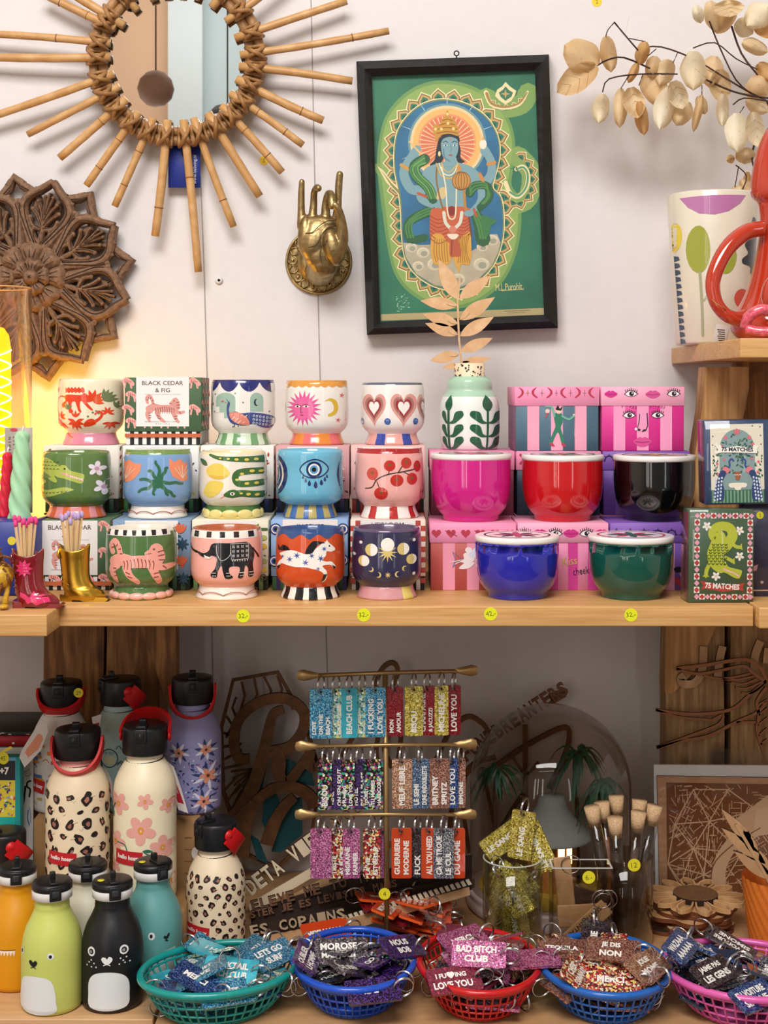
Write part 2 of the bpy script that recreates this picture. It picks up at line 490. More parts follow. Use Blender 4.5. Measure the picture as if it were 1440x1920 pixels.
def thing(name, label, cat, loc, group=None, rz=0):
 o = bpy.data.objects.new(name, None); C.objects.link(o); o.location = loc; ORG[o] = Vector(loc)
 o.empty_display_size = 0.02; o.rotation_euler = (0, 0, rz)
 return tag(o, label, cat, group)
def struct(o): o['kind'] = 'structure'; return o
def copy_thing(root, M4, label=None, group=None, mats=None):
 r = root.copy(); C.objects.link(r); r.matrix_world = M4
 if label: r['label'] = label
 if group: r['group'] = group
 for ch in list(root.children):
  c = ch.copy(); C.objects.link(c); c.parent = r; c.matrix_parent_inverse = Matrix(); c.matrix_basis = ch.matrix_basis.copy()
  for g in ch.children:
   k = g.copy(); C.objects.link(k); k.parent = c; k.matrix_basis = g.matrix_basis.copy()
 return r
# ================================================================== THE ROOM
WY = 2.06
WALL = '#dcd8d8'
wall_m = M(WALL, 0.75, bump=0.12, bscale=60, var=0.015)
def slab(name, a, b, m):
 mb = MB(); a = Vector(a); b = Vector(b); mb.box((a + b) / 2, b - a, m); return struct(mb.build(name))
slab('wall_back', (-2.4, WY, 0), (2.4, WY + 0.1, 3.75), wall_m)
slab('wall_left', (-2.5, -2.5, 0), (-2.4, 2.16, 3.75), M('#e8e2da', 0.8))
slab('wall_right', (2.4, -2.5, 0), (2.5, 2.16, 3.75), M('#e8e2da', 0.8))
slab('floor', (-2.5, -2.6, -0.05), (2.5, 2.16, 0), M('#83705f', 0.6, var=0.1, bscale=8))
slab('ceiling', (-2.5, -2.6, 3.75), (2.5, 2.16, 3.8), M('#ece6e0', 0.8))
# the wall opposite, seen only in the mirror: a peach half and a pale blue half beside a white door post
slab('wall_front_peach', (-2.4, -2.6, 0), (-1.02, -2.5, 3.75), M('#f4c8a4', 0.7))
slab('wall_front_blue', (-1.02, -2.6, 0), (2.4, -2.5, 3.75), M('#cfdcdf', 0.7))
mb = MB(); mb.box((-0.93, -2.46, 1.86), (0.16, 0.08, 3.7), M('#e6eef0', 0.5)); struct(mb.build('trim_1'))
def pendant(label, x, y, z, r, col):
 mb = MB(); mb.lathe([(.012, r * .98), (r * .5, r * .86), (r * .86, r * .5), (r, 0), (r * .86, -r * .5), (r * .5, -r * .86), (.0001, -r)], M(col, .6), (x, y, z), n=32)
 t = thing('pendant_lamp', label, 'lamp', (x, y, z)); mb.build('lamp_shade', t); c = MB(); c.tube([(x, y, z + r * .95), (x, y, 3.75)], .003, M('#2a2420', .6), n=6); c.build('cable', t)
pendant('round brown pendant lamp mirrored in the left half of the sunburst mirror', -.866, -1.2, 2.49, .07, '#9a735c')
pendant('dark grey pendant lamp mirrored low in the right half of the sunburst mirror', -.594, -1.2, 2.34, .095, '#4a4c52')
# panel joints of the boarded wall
def joint(pts, name):
 mb = MB(); mb.tube([P(x, y, WY - 0.0001) for x, y in pts], 0.0009, M('#a8a09c', 0.8), n=6); return struct(mb.build(name))
joint([(582, -60), (590, 330), (600, 700), (612, 1200), (618, 1400)], 'trim_2')
joint([(376, 330), (382, 490), (388, 700), (398, 1200), (402, 1500)], 'trim_3')
# ================================================================== SHELVES
ST = CZ - (1137 - HY) / FP * 1.62          # top of the main shelf, world height
TT = 0.636                                 # top of the lower counter
pine = wood('pine_board', '#e4b87c', '#c08c50', scale=(0.9, 9, 26), rough=0.42, bump=0.08, stops=(0.2, 0.75))
pine2 = wood('pine_counter', '#dcb488', '#bd8f62', scale=(0.8, 7, 22), rough=0.4, bump=0.06, off=3.1, stops=(0.15, 0.8))
beam = wood('rough_beam', '#cc945a', '#7c5230', scale=(9, 9, 0.8), rough=0.75, knots=9, bump=0.6, off=1.7)
beamp = wood('pale_beam', '#dcae76', '#a87844', scale=(9, 9, 0.8), rough=0.6, knots=6, bump=0.3, off=5.0)
def plank(label, x0, x1, y0, y1, z, th, m, name='shelf_board', bev=0.0015):
 mb = MB(); mb.rbox(((x0 + x1) / 2, (y0 + y1) / 2, z - th / 2), (x1 - x0, y1 - y0, th), m, bev)
 return tag(mb.build(name, org=((x0 + x1) / 2, (y0 + y1) / 2, z)), label, 'shelf')
plank('long pine shelf board carrying the painted mugs and lidded pots', PX(108, 1.62), PX(1413, 1.62), 1.62, WY - 0.002, ST, 0.0235, pine)
plank('pine shelf board at the left edge, jutting further forward, under the red boot', -0.75, PX(88, 1.56), 1.56, WY - 0.002, ST, 0.0245, wood('pine_left', '#e2b678', '#bd8a4e', scale=(0.9, 9, 26), rough=0.42, bump=0.08, off=7.7, stops=(0.2, 0.75)))
plank('short end of a pine shelf board at the right edge beside the long one', PX(1417, 1.62), 0.8, 1.605, WY - 0.002, ST + 0.001, 0.0245, pine)
US = 1.4113
plank('small high pine shelf at the right holding the floral vase and red jug', 668 / FP * 1.66, 0.9, 1.66, WY - 0.002, US, 0.0235, pine)
# counter at the bottom
plank('pale wooden counter board under the small animal bottles', -0.8, -0.262, 1.572, WY - 0.002, TT, 0.03, pine2, 'counter_board')
plank('pale wooden counter board under the plastic baskets', -0.258, 0.8, 1.485, WY - 0.002, TT, 0.03, wood('pine_counter2', '#cfa478', '#b08458', scale=(0.8, 7, 22), rough=0.38, bump=0.05, off=9.1, stops=(0.15, 0.8)), 'counter_board')
# timber posts
def post(label, cx0, cx1, Y, z0, z1, m, dep=0.07, lean=0.0, name='timber_post'):
 mb = MB(); x0, x1 = PX(cx0, Y), PX(cx1, Y)
 bm = bmesh.new(); bmesh.ops.create_cube(bm, size=1)
 bmesh.ops.subdivide_edges(bm, edges=bm.edges[:], cuts=5, use_grid_fill=True)
 rnd = random.Random(int(cx0))
 for v in bm.verts:
  z = (v.co.z + 0.5) * (z1 - z0) + z0
  w = 0.0012 * sin(z * 40 + cx0) + rnd.uniform(-.0006, .0006)
  v.co = Vector(((x0 + x1) / 2 + v.co.x * (x1 - x0) + w + lean * (z - z0), Y + dep / 2 + v.co.y * dep, z))
 bm.verts.index_update()
 mb.add([v.co for v in bm.verts], [[v.index for v in f.verts] for f in bm.faces], m); bm.free()
 return tag(mb.build(name, org=((x0 + x1) / 2, Y + dep / 2, z0)), label, 'post')
post('rough knotty timber post on the left, left half of the pair under the shelf', 82, 194, 1.96, TT, ST - 0.0245, beam)
post('rough timber post with a big knot, right half of the pair under the shelf', 200, 300, 1.96, TT, ST - 0.0245, wood('rough_beam2', '#cf9a62', '#835833', scale=(9, 9, 0.8), rough=0.75, knots=7, bump=0.6, off=4.4))
# diagonal brace on the left pair
mb = MB(); mb.prism([(262, 1174), (330, 1174), (332, 1330), (318, 1330)], 1.93, 0.028, beam)
tag(mb.build('timber_brace', org=P(300, 1330, 1.94)), 'short diagonal timber brace under the shelf left of centre', 'brace')
post('grey-brown timber post right of the wooden bird, left half of the pair', 1250, 1358, 1.985, TT, ST - 0.0245, wood('rough_beam3', '#dab07c', '#94704a', scale=(9, 9, 0.8), rough=0.8, knots=8, bump=0.6, off=8.4), 0.05)
post('grey-brown timber post at the right edge under the shelf', 1370, 1475, 1.985, TT, ST - 0.0245, wood('rough_beam4', '#d0a674', '#8a6640', scale=(9, 9, 0.8), rough=0.8, knots=8, bump=0.6, off=12.4), 0.05)
mb = MB(); mb.prism([(1248, 1174), (1345, 1174), (1300, 1262), (1262, 1300), (1247, 1300)], 1.975, 0.01, beamp)
tag(mb.build('timber_brace', org=P(1290, 1280, 1.98)), 'pale split timber brace on the right posts under the shelf', 'brace')
# posts above the shelf on the right
mb = MB(); mb.prism([(1322, 688), (1404, 688), (1404, 730), (1392, 790), (1385, 1105), (1300, 1105), (1302, 860), (1316, 770)], 1.87, 0.04, beamp)
tag(mb.build('timber_post', org=P(1345, 1105, 1.89)), 'pale split timber post leaning under the small high shelf', 'post')
mb = MB(); mb.prism([(1398, 697), (1470, 697), (1470, 1100), (1380, 1100), (1384, 800), (1396, 740)], 1.93, 0.03, wood('mid_beam', '#c08c54', '#80542c', scale=(9, 9, 0.8), rough=0.7, knots=7, bump=0.4, off=2.4))
mb.box(P(1430, 688, 1.93) + Vector((0, 0.01, 0)), (0.075, 0.03, 0.014), beam)
tag(mb.build('timber_post', org=P(1425, 1100, 1.94)), 'brown timber post behind the peacock matchbox', 'post')
# round price stickers
def sticker(px, py, Y, txt, label, r=12.5, col='#dfe41c'):
 d = Draw(); d.e(col, px, py, r, n=24); d.L = 1
 d.text('#5d6414', txt, px, py, h=r * 0.8, rot=-6)
 mb = MB(); mb.draw(d, lambda x, y, o: P(x, y, Y) + Vector((0, -o, 0)), lambda c: M(c, 0.5))
 return tag(mb.build('price_sticker', org=P(px, py, Y)), label, 'sticker', 'yellow price stickers')
sticker(456, 1155, 1.6198, '32,-', 'round yellow price sticker on the shelf edge below the elephant mug')
sticker(682, 1153, 1.6198, '32,-', 'round yellow price sticker on the shelf edge below the navy moon mug')
sticker(920, 1151, 1.6198, '42,-', 'round yellow price sticker on the shelf edge below the blue pot')
sticker(1183, 1153, 1.6198, '32,-', 'round yellow price sticker on the shelf edge below the green pot')
sticker(495, 301, WY - .0003, '2', 'small orange-yellow sticker on the wall under the mirror rays', 8.5, '#f0c818')
sticker(1119, 3, WY - .0003, '2', 'orange-yellow sticker on the wall at the top edge of the photo', 9.5, '#f0c818')
mb = MB(); mb.lathe([(0.0022, 0), (0.0052, 0), (0.0058, 0.002), (0.0035, 0.005), (0.0022, 0.005), (0.002, 0.001)], M('#dcdcdc', 0.4), P(411, 526, WY), rot=Matrix.Rotation(pi / 2, 3, 'X'), n=20, close=False)
mb.ell(P(411, 526, WY), (0.002, 0.002, 0.002), M('#111111'))
tag(mb.build('wall_plug', org=P(411, 526, WY)), 'tiny round white screw plug in the wall below the mirror', 'wall plug')
# ================================================================== PAINTED MUGS
GL = dict(rough=0.22, coat=0.6)
def gm(c): return M(c, 0.22, coat=0.6)
# profile in units of the body radius: (radius, height)
MP = [(0.80, 0.0), (0.845, 0.0), (0.865, 0.03), (0.86, 0.07), (0.79, 0.22), (0.765, 0.33), (0.765, 0.37), (0.80, 0.42), (0.88, 0.49), (0.95, 0.59), (0.985, 0.70), (1.0, 0.84), (1.0, 1.2), (0.995, 1.6), (0.985, 1.85), (0.965, 1.98), (0.94, 2.05)]
WP = [(0.76, 0.0), (0.80, 0.0), (0.81, 0.04), (0.80, 0.08), (0.74, 0.25), (0.70, 0.36), (0.70, 0.40), (0.77, 0.44), (0.89, 0.51), (0.96, 0.62), (0.985, 0.76), (0.98, 1.0), (0.95, 1.3), (0.955, 1.6), (0.985, 1.85), (0.97, 1.98), (0.94, 2.05)]
MUGS = {}
def mug(label, cx, base_py, R, Y, zb, top_py, body, foot, rim, art=None, stripes=None, prof=MP, inside='#efe6da', fillin=None):
 """stripes = (colour, colour, n) on the foot. art gets picture coordinates around this mug."""
 X = PX(cx, Y); r = S(R, Y); H = PZ(top_py, Y) - zb
 k = H / (prof[-1][1] * r)
 pz = [(a * r, b * r * k) for a, b in prof]
 t = thing('ceramic_mug', label, 'mug', (X, Y, zb), 'painted ceramic mugs on the shelf')
 ifoot = 6
 up = pz[ifoot:] ;
 mb = MB()
 full = up + [(r * 0.915, H + 0.0004), (r * 0.885, H - 0.001), (r * 0.88, H * 0.7), (r * 0.86, H * 0.45), (r * 0.6, H * 0.30), (0.0001, H * 0.28)]
 nb = len(up)
 mb.lathe(full, gm(body), (X, Y, zb), n=64, mfn=lambda i, j: gm(rim) if nb - 2 <= i <= nb + 1 else (gm(inside) if i > nb + 1 else gm(body)), close=False)
 def rad(z):
  z = z - zb
  for i in range(len(pz) - 1):
   if pz[i][1] <= z <= pz[i + 1][1]:
    q = (z - pz[i][1]) / max(1e-9, pz[i + 1][1] - pz[i][1]); return pz[i][0] + (pz[i + 1][0] - pz[i][0]) * q
  return pz[-1][0] if z > 0 else pz[0][0]
 def fn(x, y, o):
  th = asin(max(-1.0, min(1.0, (x - cx) / R * 0.985)))
  # height: cancel the small rise of nearer surface points
  yy = Y - r * cos(th)
  z = CZ - (y - HY) / FP * (Y - r * 0.80)
  q = rad(z) + o
  return Vector((X + q * sin(th), Y - q * cos(th), z))
 if art:
  d = Draw(); art(d)
  y0, y1 = top_py, base_py
  cu = [cx + R * k2 / 12 for k2 in range(-11, 12)]
  cv = [CZ and (HY + (CZ - (zb + z)) / (Y - r * 0.8) * FP) for _, z in pz[6:-1]]
  mb.draw(d, fn, gm, cu, cv)
 ft = MB()
 sm = (lambda i, j: gm(stripes[(j * stripes[-1] // 64) % (len(stripes) - 1)])) if stripes else None
 ft.lathe(pz[:ifoot + 1], gm(foot), (X, Y, zb), n=64, mfn=sm)
 fd = None
 b = mb.build('mug_body', t); f = ft.build('foot', t)
 MUGS[label] = (t, pz, fn)
 return t, ft, fn
Z0 = ST
H1 = 0.0895
Z1 = ST + H1; Z2 = ST + 2 * H1
Y1, Y2, Y3 = 1.70, 1.79, 1.89
def tiger(d, x, y, s, flip=1, c='#f0a79b', sc='#8c4a48', layer=1, out=None):
 """running striped tiger, looking back; s = length"""
 def T(pts): return [(x + flip * a * s, y + b * s) for a, b in pts]
 parts = [([(-.42, -.02), (-.28, -.07), (-.1, -.03), (.1, -.03), (.3, -.02)], .20, .21), ([(.28, .0), (.39, -.08), (.36, -.22)], .19, .14),
    ([(-.38, .02), (-.47, .13), (-.41, .33)], .17, .07), ([(-.18, .08), (-.13, .22), (.02, .35)], .15, .07), ([(.32, .04), (.44, .09), (.58, .07)], .13, .075), ([(.28, .08), (.33, .22), (.42, .36)], .15, .07)]
 tail = [(-.46, -.20), (-.49, -.32), (-.41, -.40), (-.33, -.28), (-.30, -.10), (-.27, 0)]
 head = [(.16, -.20), (.22, -.24), (.27, -.32), (.36, -.34), (.43, -.27), (.42, -.17), (.33, -.13), (.24, -.12), (.17, -.15)]
 def al(col, g, L):
  d.s(col, T(tail), (.085 + g) * s, layer=L)
  for q, w0, w1 in parts: d.s(col, T(q), (w0 + g) * s, layer=L, w1=(w1 + g) * s)
  hc = (.3, -.23); d.p(col, T([(hc[0] + (a - hc[0]) * (1 + g * 5), hc[1] + (b - hc[1]) * (1 + g * 5)) for a, b in head]), True, layer=L)
 if out: al(out, .02, layer); layer += 1
 al(c, 0, layer)
 L = layer + 1
 for a in range(9):
  u = -.24 + a * .065
  d.s(sc, T([(u, -.09 + .012 * abs(a - 4)), (u + .02, .02), (u + .01, .12)]), .022 * s, layer=L, w1=.01 * s, cap=False)
 d.s(sc, T([(.17, -.165), (.25, -.175)]), .012 * s, False, layer=L + 1)
 for a, b, a2, b2 in [(-.49, -.27, -.43, -.29), (-.45, -.35, -.41, -.31), (-.36, -.35, -.38, -.30), (-.34, -.25, -.29, -.26), (-.31, -.17, -.26, -.17),
       (-.44, .10, -.38, .10), (-.43, .17, -.36, .17), (-.43, .24, -.36, .23), (-.2, .16, -.12, .2), (-.17, .24, -.08, .27),
       (.30, .2, .40, .18), (.3, .27, .38, .26), (.44, .06, .5, .12), (.38, -.05, .47, -.04), (.37, -.12, .47, -.14), (.36, -.19, .46, -.22)]:
  d.s(sc, T([(a, b), (a2, b2)]), .022 * s, False, layer=L, cap=False)
 d.e(sc, x + flip * .30 * s, y - .25 * s, .02 * s, layer=L)
def flower(d, x, y, r, pc, cc, n=5, rot=0, layer=1):
 for k in range(n):
  a = radians(rot) + 2 * pi * k / n
  d.e(pc, x + cos(a) * r * .6, y + sin(a) * r * .6, r * .45, r * .3, math.degrees(a), layer=layer, n=10)
 d.e(cc, x, y, r * .28, layer=layer + 1, n=10)
def band(d, cx, R, y0, y1, c, layer=0): d.rect(c, cx - R, y0, cx + R, y1, layer=layer)
# ---------- front row
def a_tiger(d):
 d.at(0, 680, 3.4286)
 W, K = '#f4eee6', '#18191c'
 d.rect(W, 680, 1072, 1140, 1112, 1)
 for k in range(8):
  x = 700 + k * 62; d.p(K, [(x, 1074), (x + 30, 1074), (x + 27, 1108), (x + 4, 1108)], layer=2)
 tiger(d, 918, 1285, 350, out='#f3b9a8', c='#efa596', sc='#8c4a48', layer=2)
t, ft, fn = mug('dark green mug with a pink striped tiger, first of the front row', 265, 1125, 66, Y1, Z0, 988, '#4f7440', '#4f7440', '#e9ded0', a_tiger)
# scalloped pink foot rim
mb = MB()
for k in range(14):
 a = 2 * pi * k / 14; mb.ell((PX(265, Y1) + S(53, Y1) * sin(a), Y1 - S(53, Y1) * cos(a), Z0 + 0.0045), (0.010, 0.0045, 0.0046), gm('#efb3a6'), rot=Matrix.Rotation(a, 3, 'Z'))
mb.build('scalloped_foot_rim', t, label='pink scalloped foot rim')
def a_ele(d):
 d.at(380, 680, 3.2727)
 P0, W, K = '#f2b2a6', '#f4eee6', '#15161c'
 d.rect(W, -60, 1030, 372, 1078, 1)
 for k in range(5): x = -40 + k * 85; d.rect('#3a2a26' if k % 2 else K, x, 1034, x + 32, 1070, 2)
 d.p(K, '82,1110 130,1102 180,1104 250,1100 300,1106 330,1170 322,1240 328,1310 300,1312 296,1262 280,1245 272,1290 268,1318 240,1316 250,1270 240,1248 190,1250 190,1290 210,1310 196,1322 165,1320 150,1280 140,1240 118,1280 110,1312 78,1310 75,1290 100,1260 112,1215 108,1190 80,1180 60,1192 20,1190 -10,1170 -18,1160 0,1160 30,1168 62,1150', True, layer=2)
 d.s(K, '-18,1162 -50,1150 -70,1120', 15, layer=2, w1=8)
 d.s(K, '322,1140 345,1180 352,1200', 8, layer=2)
 d.e('#4a4a50', 95, 1122, 7, layer=3)
 d.s('#d8d4d0', '110,1118 112,1160 140,1210 190,1180 196,1120', 3, layer=3)
 d.p('#15161c', '196,1108 300,1108 296,1200 200,1205', layer=3)
 d.s('#d8d4d0', '196,1108 300,1108 296,1202 200,1205', 3, False, True, layer=4)
 for i in range(4):
  for j in range(3):
   flower(d, 212 + i * 26, 1126 + j * 28, 9, '#cfcac6', '#15161c', 4, 45, 4)
 for k in range(7): d.p('#d8d4d0', [(203 + k * 14, 1206), (211 + k * 14, 1206), (207 + k * 14, 1218)], layer=4)
 for x in (95, 183, 262, 315):
  d.rect('#e8e2da', x - 15, 1284, x + 13, 1288, 4)
  for q in (-9, 0, 9): d.e('#e8e2da', x + q, 1304, 3, layer=4, n=8)
 d.p('#e8e2da', '30,1178 70,1190 92,1180 70,1200 40,1200', layer=4)
t, ft, fn = mug('pale pink mug with a black elephant and checked rim, second of the front row', 425, 1125, 67, Y1, Z0, 988, '#f2b2a6', '#efe6dc', '#b5603c', a_ele)
def curls(t, cx, R, Y, zb, c, n=7, h=0.006):
 mb = MB()
 for k in range(n):
  a0 = 2 * pi * k / n
  pts = []
  for i in range(13):
   q = i / 12; a = a0 + (q * 2 * pi / n) - 0.10 * sin(2 * pi * q)
   z = zb + h + 0.0035 * (1 - cos(2 * pi * q)) / 2
   r = S(R, Y) * (0.855 - 0.03 * (z - zb) / 0.01) + 0.0006
   pts.append((PX(cx, Y) + r * sin(a), Y - r * cos(a), z))
  mb.tube(pts, 0.0005, gm(c), n=5)
 mb.build('painted_curl', t, label='thin painted curls around the foot')
curls(t, 425, 67, Y1, Z0, '#a0583c', 8)
def a_horse(d):
 d.at(380, 680, 3.2727)
 B, W, K, O = '#2e4f86', '#f3efe9', '#17171b', '#cf4e1e'
 d.p(B, [(440, 1020)] + [(440 + k * 10, 1066 + 14 * sin(k * 2 * pi / 11 + 1.2)) for k in range(45)] + [(880, 1020)], layer=1)
 d.p(W, '520,1156 560,1148 610,1160 650,1170 700,1140 745,1104 765,1096 772,1086 782,1102 815,1135 818,1152 795,1160 770,1156 765,1180 748,1206 765,1218 800,1222 825,1258 812,1262 790,1240 745,1244 770,1280 768,1330 745,1345 752,1295 722,1270 690,1262 640,1250 580,1250 520,1240 490,1236 465,1270 458,1262 475,1225 500,1200 480,1175', True, layer=2)
 d.p(K, '520,1150 490,1156 468,1150 470,1120 480,1138 500,1120 530,1128 545,1150', True, layer=2)
 d.p(K, '640,1166 660,1120 690,1092 730,1094 762,1104 720,1112 700,1140 680,1165', True, layer=3)
 d.p(K, '752,1296 772,1296 762,1330 742,1346', layer=3); d.p(K, '800,1240 826,1258 812,1266', layer=3)
 d.p(K, '458,1262 476,1246 484,1252 468,1274', layer=3)
 d.e(K, 786, 1124, 5, layer=3)
 for x, y, r in [(545, 1205, 22), (590, 1180, 24), (642, 1222, 24), (680, 1180, 20), (735, 1198, 24), (755, 1140, 18), (718, 1260, 14), (500, 1190, 12)]:
  d.star('#3a52a0', x, y, r, r * .3, 6, 15, layer=3)
t, ft, fn = mug('orange-red mug with a white galloping horse and black and white striped foot', 582, 1127, 65, Y1, Z0, 990, '#cf4e1e', '#17171b', '#2e4f86', a_horse, stripes=('#17171b', '#f1ebe2', 22))
def a_moon(d):
 d.at(380, 680, 3.2727)
 W, G, N = '#f1eee6', '#d8c179', '#2b2a4c'
 d.e(W, 1134, 1112, 41, layer=1)
 d.star('#d9c27c', 1134, 1160, 62, 24, 12, 0, layer=2); d.e(W, 1134, 1112, 41, layer=3)
 for x, y, r, f in [(1036, 1146, 38, 0.15), (990, 1216, 34, 0.4), (1230, 1140, 37, -0.1), (1280, 1206, 32, -0.4)]:
  d.e(W, x, y, r, layer=1)
  d.p(G, ell2(x, y, r, r, 0, 12, 90, 270) if x < 1134 else ell2(x, y, r, r, 0, 12, 90, 270), layer=2)
  d.e(W if f > 0 else G, x, y, r * abs(f), r, layer=3)
 for x, y, r, a in [(1034, 1266, 16, 40), (1078, 1298, 18, 20), (1196, 1294, 18, 180), (1238, 1260, 16, 200)]:
  q = radians(a); d.e(G, x, y, r, layer=1); d.e(N, x - r * .45 * cos(q), y - r * .45 * sin(q), r * .85, layer=2)
 d.star(G, 1136, 1298, 22, 7, 8, layer=1)
 for x, y in [(970, 1104), (1298, 1090), (1296, 1296), (930, 1180)]: d.star(W, x, y, 12, 8, 6, layer=1)
t, ft, fn = mug('navy mug with gold moon phases, last of the front row of mugs', 725, 1124, 65, Y1, Z0, 988, '#2b2a4c', '#c98f95', '#5a4a66', a_moon, stripes=('#cf979c', '#ead574', '#cf979c', '#cf979c', '#cf979c', '#cf979c', 12))
# ---------- middle row
def a_croc(d):
 d.at(0, 680, 3.4286)
 G, D = '#b2bf55', '#7d9440'
 d.p(G, '270,630 320,610 380,630 420,655 470,658 500,690 580,715 585,745 570,775 520,762 470,745 420,735 395,725 415,760 395,768 350,745 320,720 290,712 285,745 330,758 320,778 270,775', True, layer=1)
 d.p('#6f8f48', '290,700 330,712 370,735 300,742', True, layer=2)
 d.s('#e9a6a0', '450,708 490,722 530,735 575,755', 12, layer=2);
 for k in range(7): d.p('#f6f1e6', [(500 + k * 11, 724 + k * 3), (510 + k * 11, 727 + k * 3), (504 + k * 11, 738 + k * 3)], layer=3)
 d.e('#20261c', 465, 680, 6, layer=3)
 d.p(G, '272,800 330,820 400,808 470,798 525,815 470,830 420,845 360,862 300,870 270,860', True, layer=1)
 for i in range(6):
  for j in range(3):
   x, y = 290 + i * 26 + (j % 2) * 12, 638 + j * 22
   d.s('#33452a', [(x - 8, y + 4), (x, y - 3), (x + 8, y + 4)], 3, layer=3, cap=False)
 for k in range(7): d.s('#33452a', [(300 + k * 28, 838 - k * 3), (307 + k * 28, 846 - k * 3), (314 + k * 28, 836 - k * 3)], 3, layer=3, cap=False)
 flower(d, 655, 682, 48, '#efe9f4', '#c8a0b8', 5, -80); flower(d, 690, 800, 52, '#efe9f4', '#c8a0b8', 5, -60)
 for x, y in [(404, 578), (505, 586)]: d.e('#e6ecd8', x, y, 4, layer=1)
t, ft, fn = mug('olive green mug with a yellow-green crocodile, first of the middle row', 143.5, 972, 64, Y2, Z1, 846, '#5d7c42', '#df7f7e', '#5d7c42', a_croc, stripes=('#e39396', '#d9683f', 20), inside='#6d8a50')
def a_tulip(d):
 d.at(0, 680, 3.4286)
 Cc, G = '#f0906a', '#2f6b4a'
 d.p('#7b9a56', [(780, 560)] + [(780 + k * 8, 580 + 7 * abs(sin(k * .5))) for k in range(58)] + [(1240, 560)], layer=1)
 d.p(Cc, '780,640 800,612 830,640 855,622 890,645 945,650 935,700 890,750 840,770 785,760', layer=1)
 d.p(Cc, '1120,612 1150,640 1180,620 1210,650 1245,620 1250,760 1190,765 1140,730 1120,680', layer=1)
 for k in range(5):
  d.s('#f8dcc8', [(830, 745), (790 + k * 28, 665 + abs(k - 2) * 6)], 3, False, layer=2, cap=False)
  d.s('#f8dcc8', [(1195, 745), (1150 + k * 22, 660 + abs(k - 2) * 6)], 3, False, layer=2, cap=False)
 d.p(G, '790,762 820,755 815,770 800,778', layer=2)
 for pts in ['1050,770 1060,700 1035,630', '1050,770 1020,710 990,690', '1050,770 1000,755 935,745', '1050,770 990,800 925,825', '1050,770 1030,800 1025,840', '1060,770 1090,700 1105,670', '1050,765 1120,770 1190,775', '1060,780 1110,820 1150,855', '1055,775 1085,800 1110,845']:
  q = spline(pr(pts), False, 5)
  d.s(G, [(x + 4 * sin(i * 1.3), y + 4 * cos(i * 1.3)) for i, (x, y) in enumerate(q)], 24, False, layer=2, w1=16)
 d.e(G, 1050, 775, 30, layer=2)
t, ft, fn = mug('light blue mug with orange tulips and a dark green leaf, second of the middle row', 296, 971, 64.5, Y2, Z1, 846, '#7ea5d3', '#f1e9e0', '#7b9a56', a_tulip)
curls(t, 296, 64.5, Y2, Z1, '#a8472f', 10)
def a_snake(d):
 d.at(380, 680, 3.2727)
 G, Yc = '#3e6b35', '#edd25e'
 d.s(G, '60,565 110,582 200,590 300,592 390,592', 14, w1=44, layer=1)
 d.s(G, '400,665 300,665 240,675 222,705 240,738 300,742 400,735', 40, layer=1)
 d.s(G, '200,808 260,800 330,808 400,812', 42, layer=1)
 d.p(G, '150,812 180,784 215,776 240,790 235,820 190,826', True, layer=1)
 d.e('#f2efe6', 205, 802, 15, 10, layer=2); d.e('#16202a', 205, 802, 6, layer=3)
 d.s('#e08070', '132,830 155,818', 4, False, layer=1)
 for x, y, r in [(130, 585, 8), (180, 588, 10), (230, 592, 13), (290, 594, 14), (345, 592, 14), (262, 680, 12), (320, 664, 15), (370, 666, 14), (234, 716, 12), (290, 740, 14), (345, 738, 14), (258, 800, 10), (300, 806, 14), (350, 810, 14)]:
  d.e(Yc, x, y, r, r * .6, layer=2, n=12)
 d.p(Yc, '40,655 80,622 130,618 170,645 190,680 150,710 90,712 50,690', True, layer=1)
 d.p('#e8bb44', '60,690 100,712 150,708 180,685 140,695', True, layer=2)
 d.p(Yc, '20,795 50,735 100,722 150,738 130,790 80,825 40,825', True, layer=1)
 d.leaf(G, 46, 632, -10, 590, 16, layer=1); d.leaf(G, 40, 900, 10, 860, 3, layer=1)
 d.leaf('#f0dc80', -20, 620, -60, 590, 12, layer=1)
t, ft, fn = mug('white mug with a green snake and lemons, third of the middle row', 437, 970, 63.5, Y2, Z1, 846, '#efe7d8', '#e5cf78', '#e6dab0', a_snake)
mb = MB(); mb.lathe([(S(55, Y2), 0.004), (S(51, Y2), 0.012), (S(49.8, Y2), 0.0165)], gm('#527a3c'), (PX(437, Y2), Y2, Z1), n=48, close=False)
for k in range(12):
 a = 2 * pi * k / 12; mb.ell((PX(437, Y2) + S(53.5, Y2) * sin(a), Y2 - S(53.5, Y2) * cos(a), Z1 + 0.0062), (0.0108, 0.003, 0.0055), gm('#ead98a'), rot=Matrix.Rotation(a, 3, 'Z'))
mb.build('painted_foot_band', t, label='green band with cream scallops on the foot')
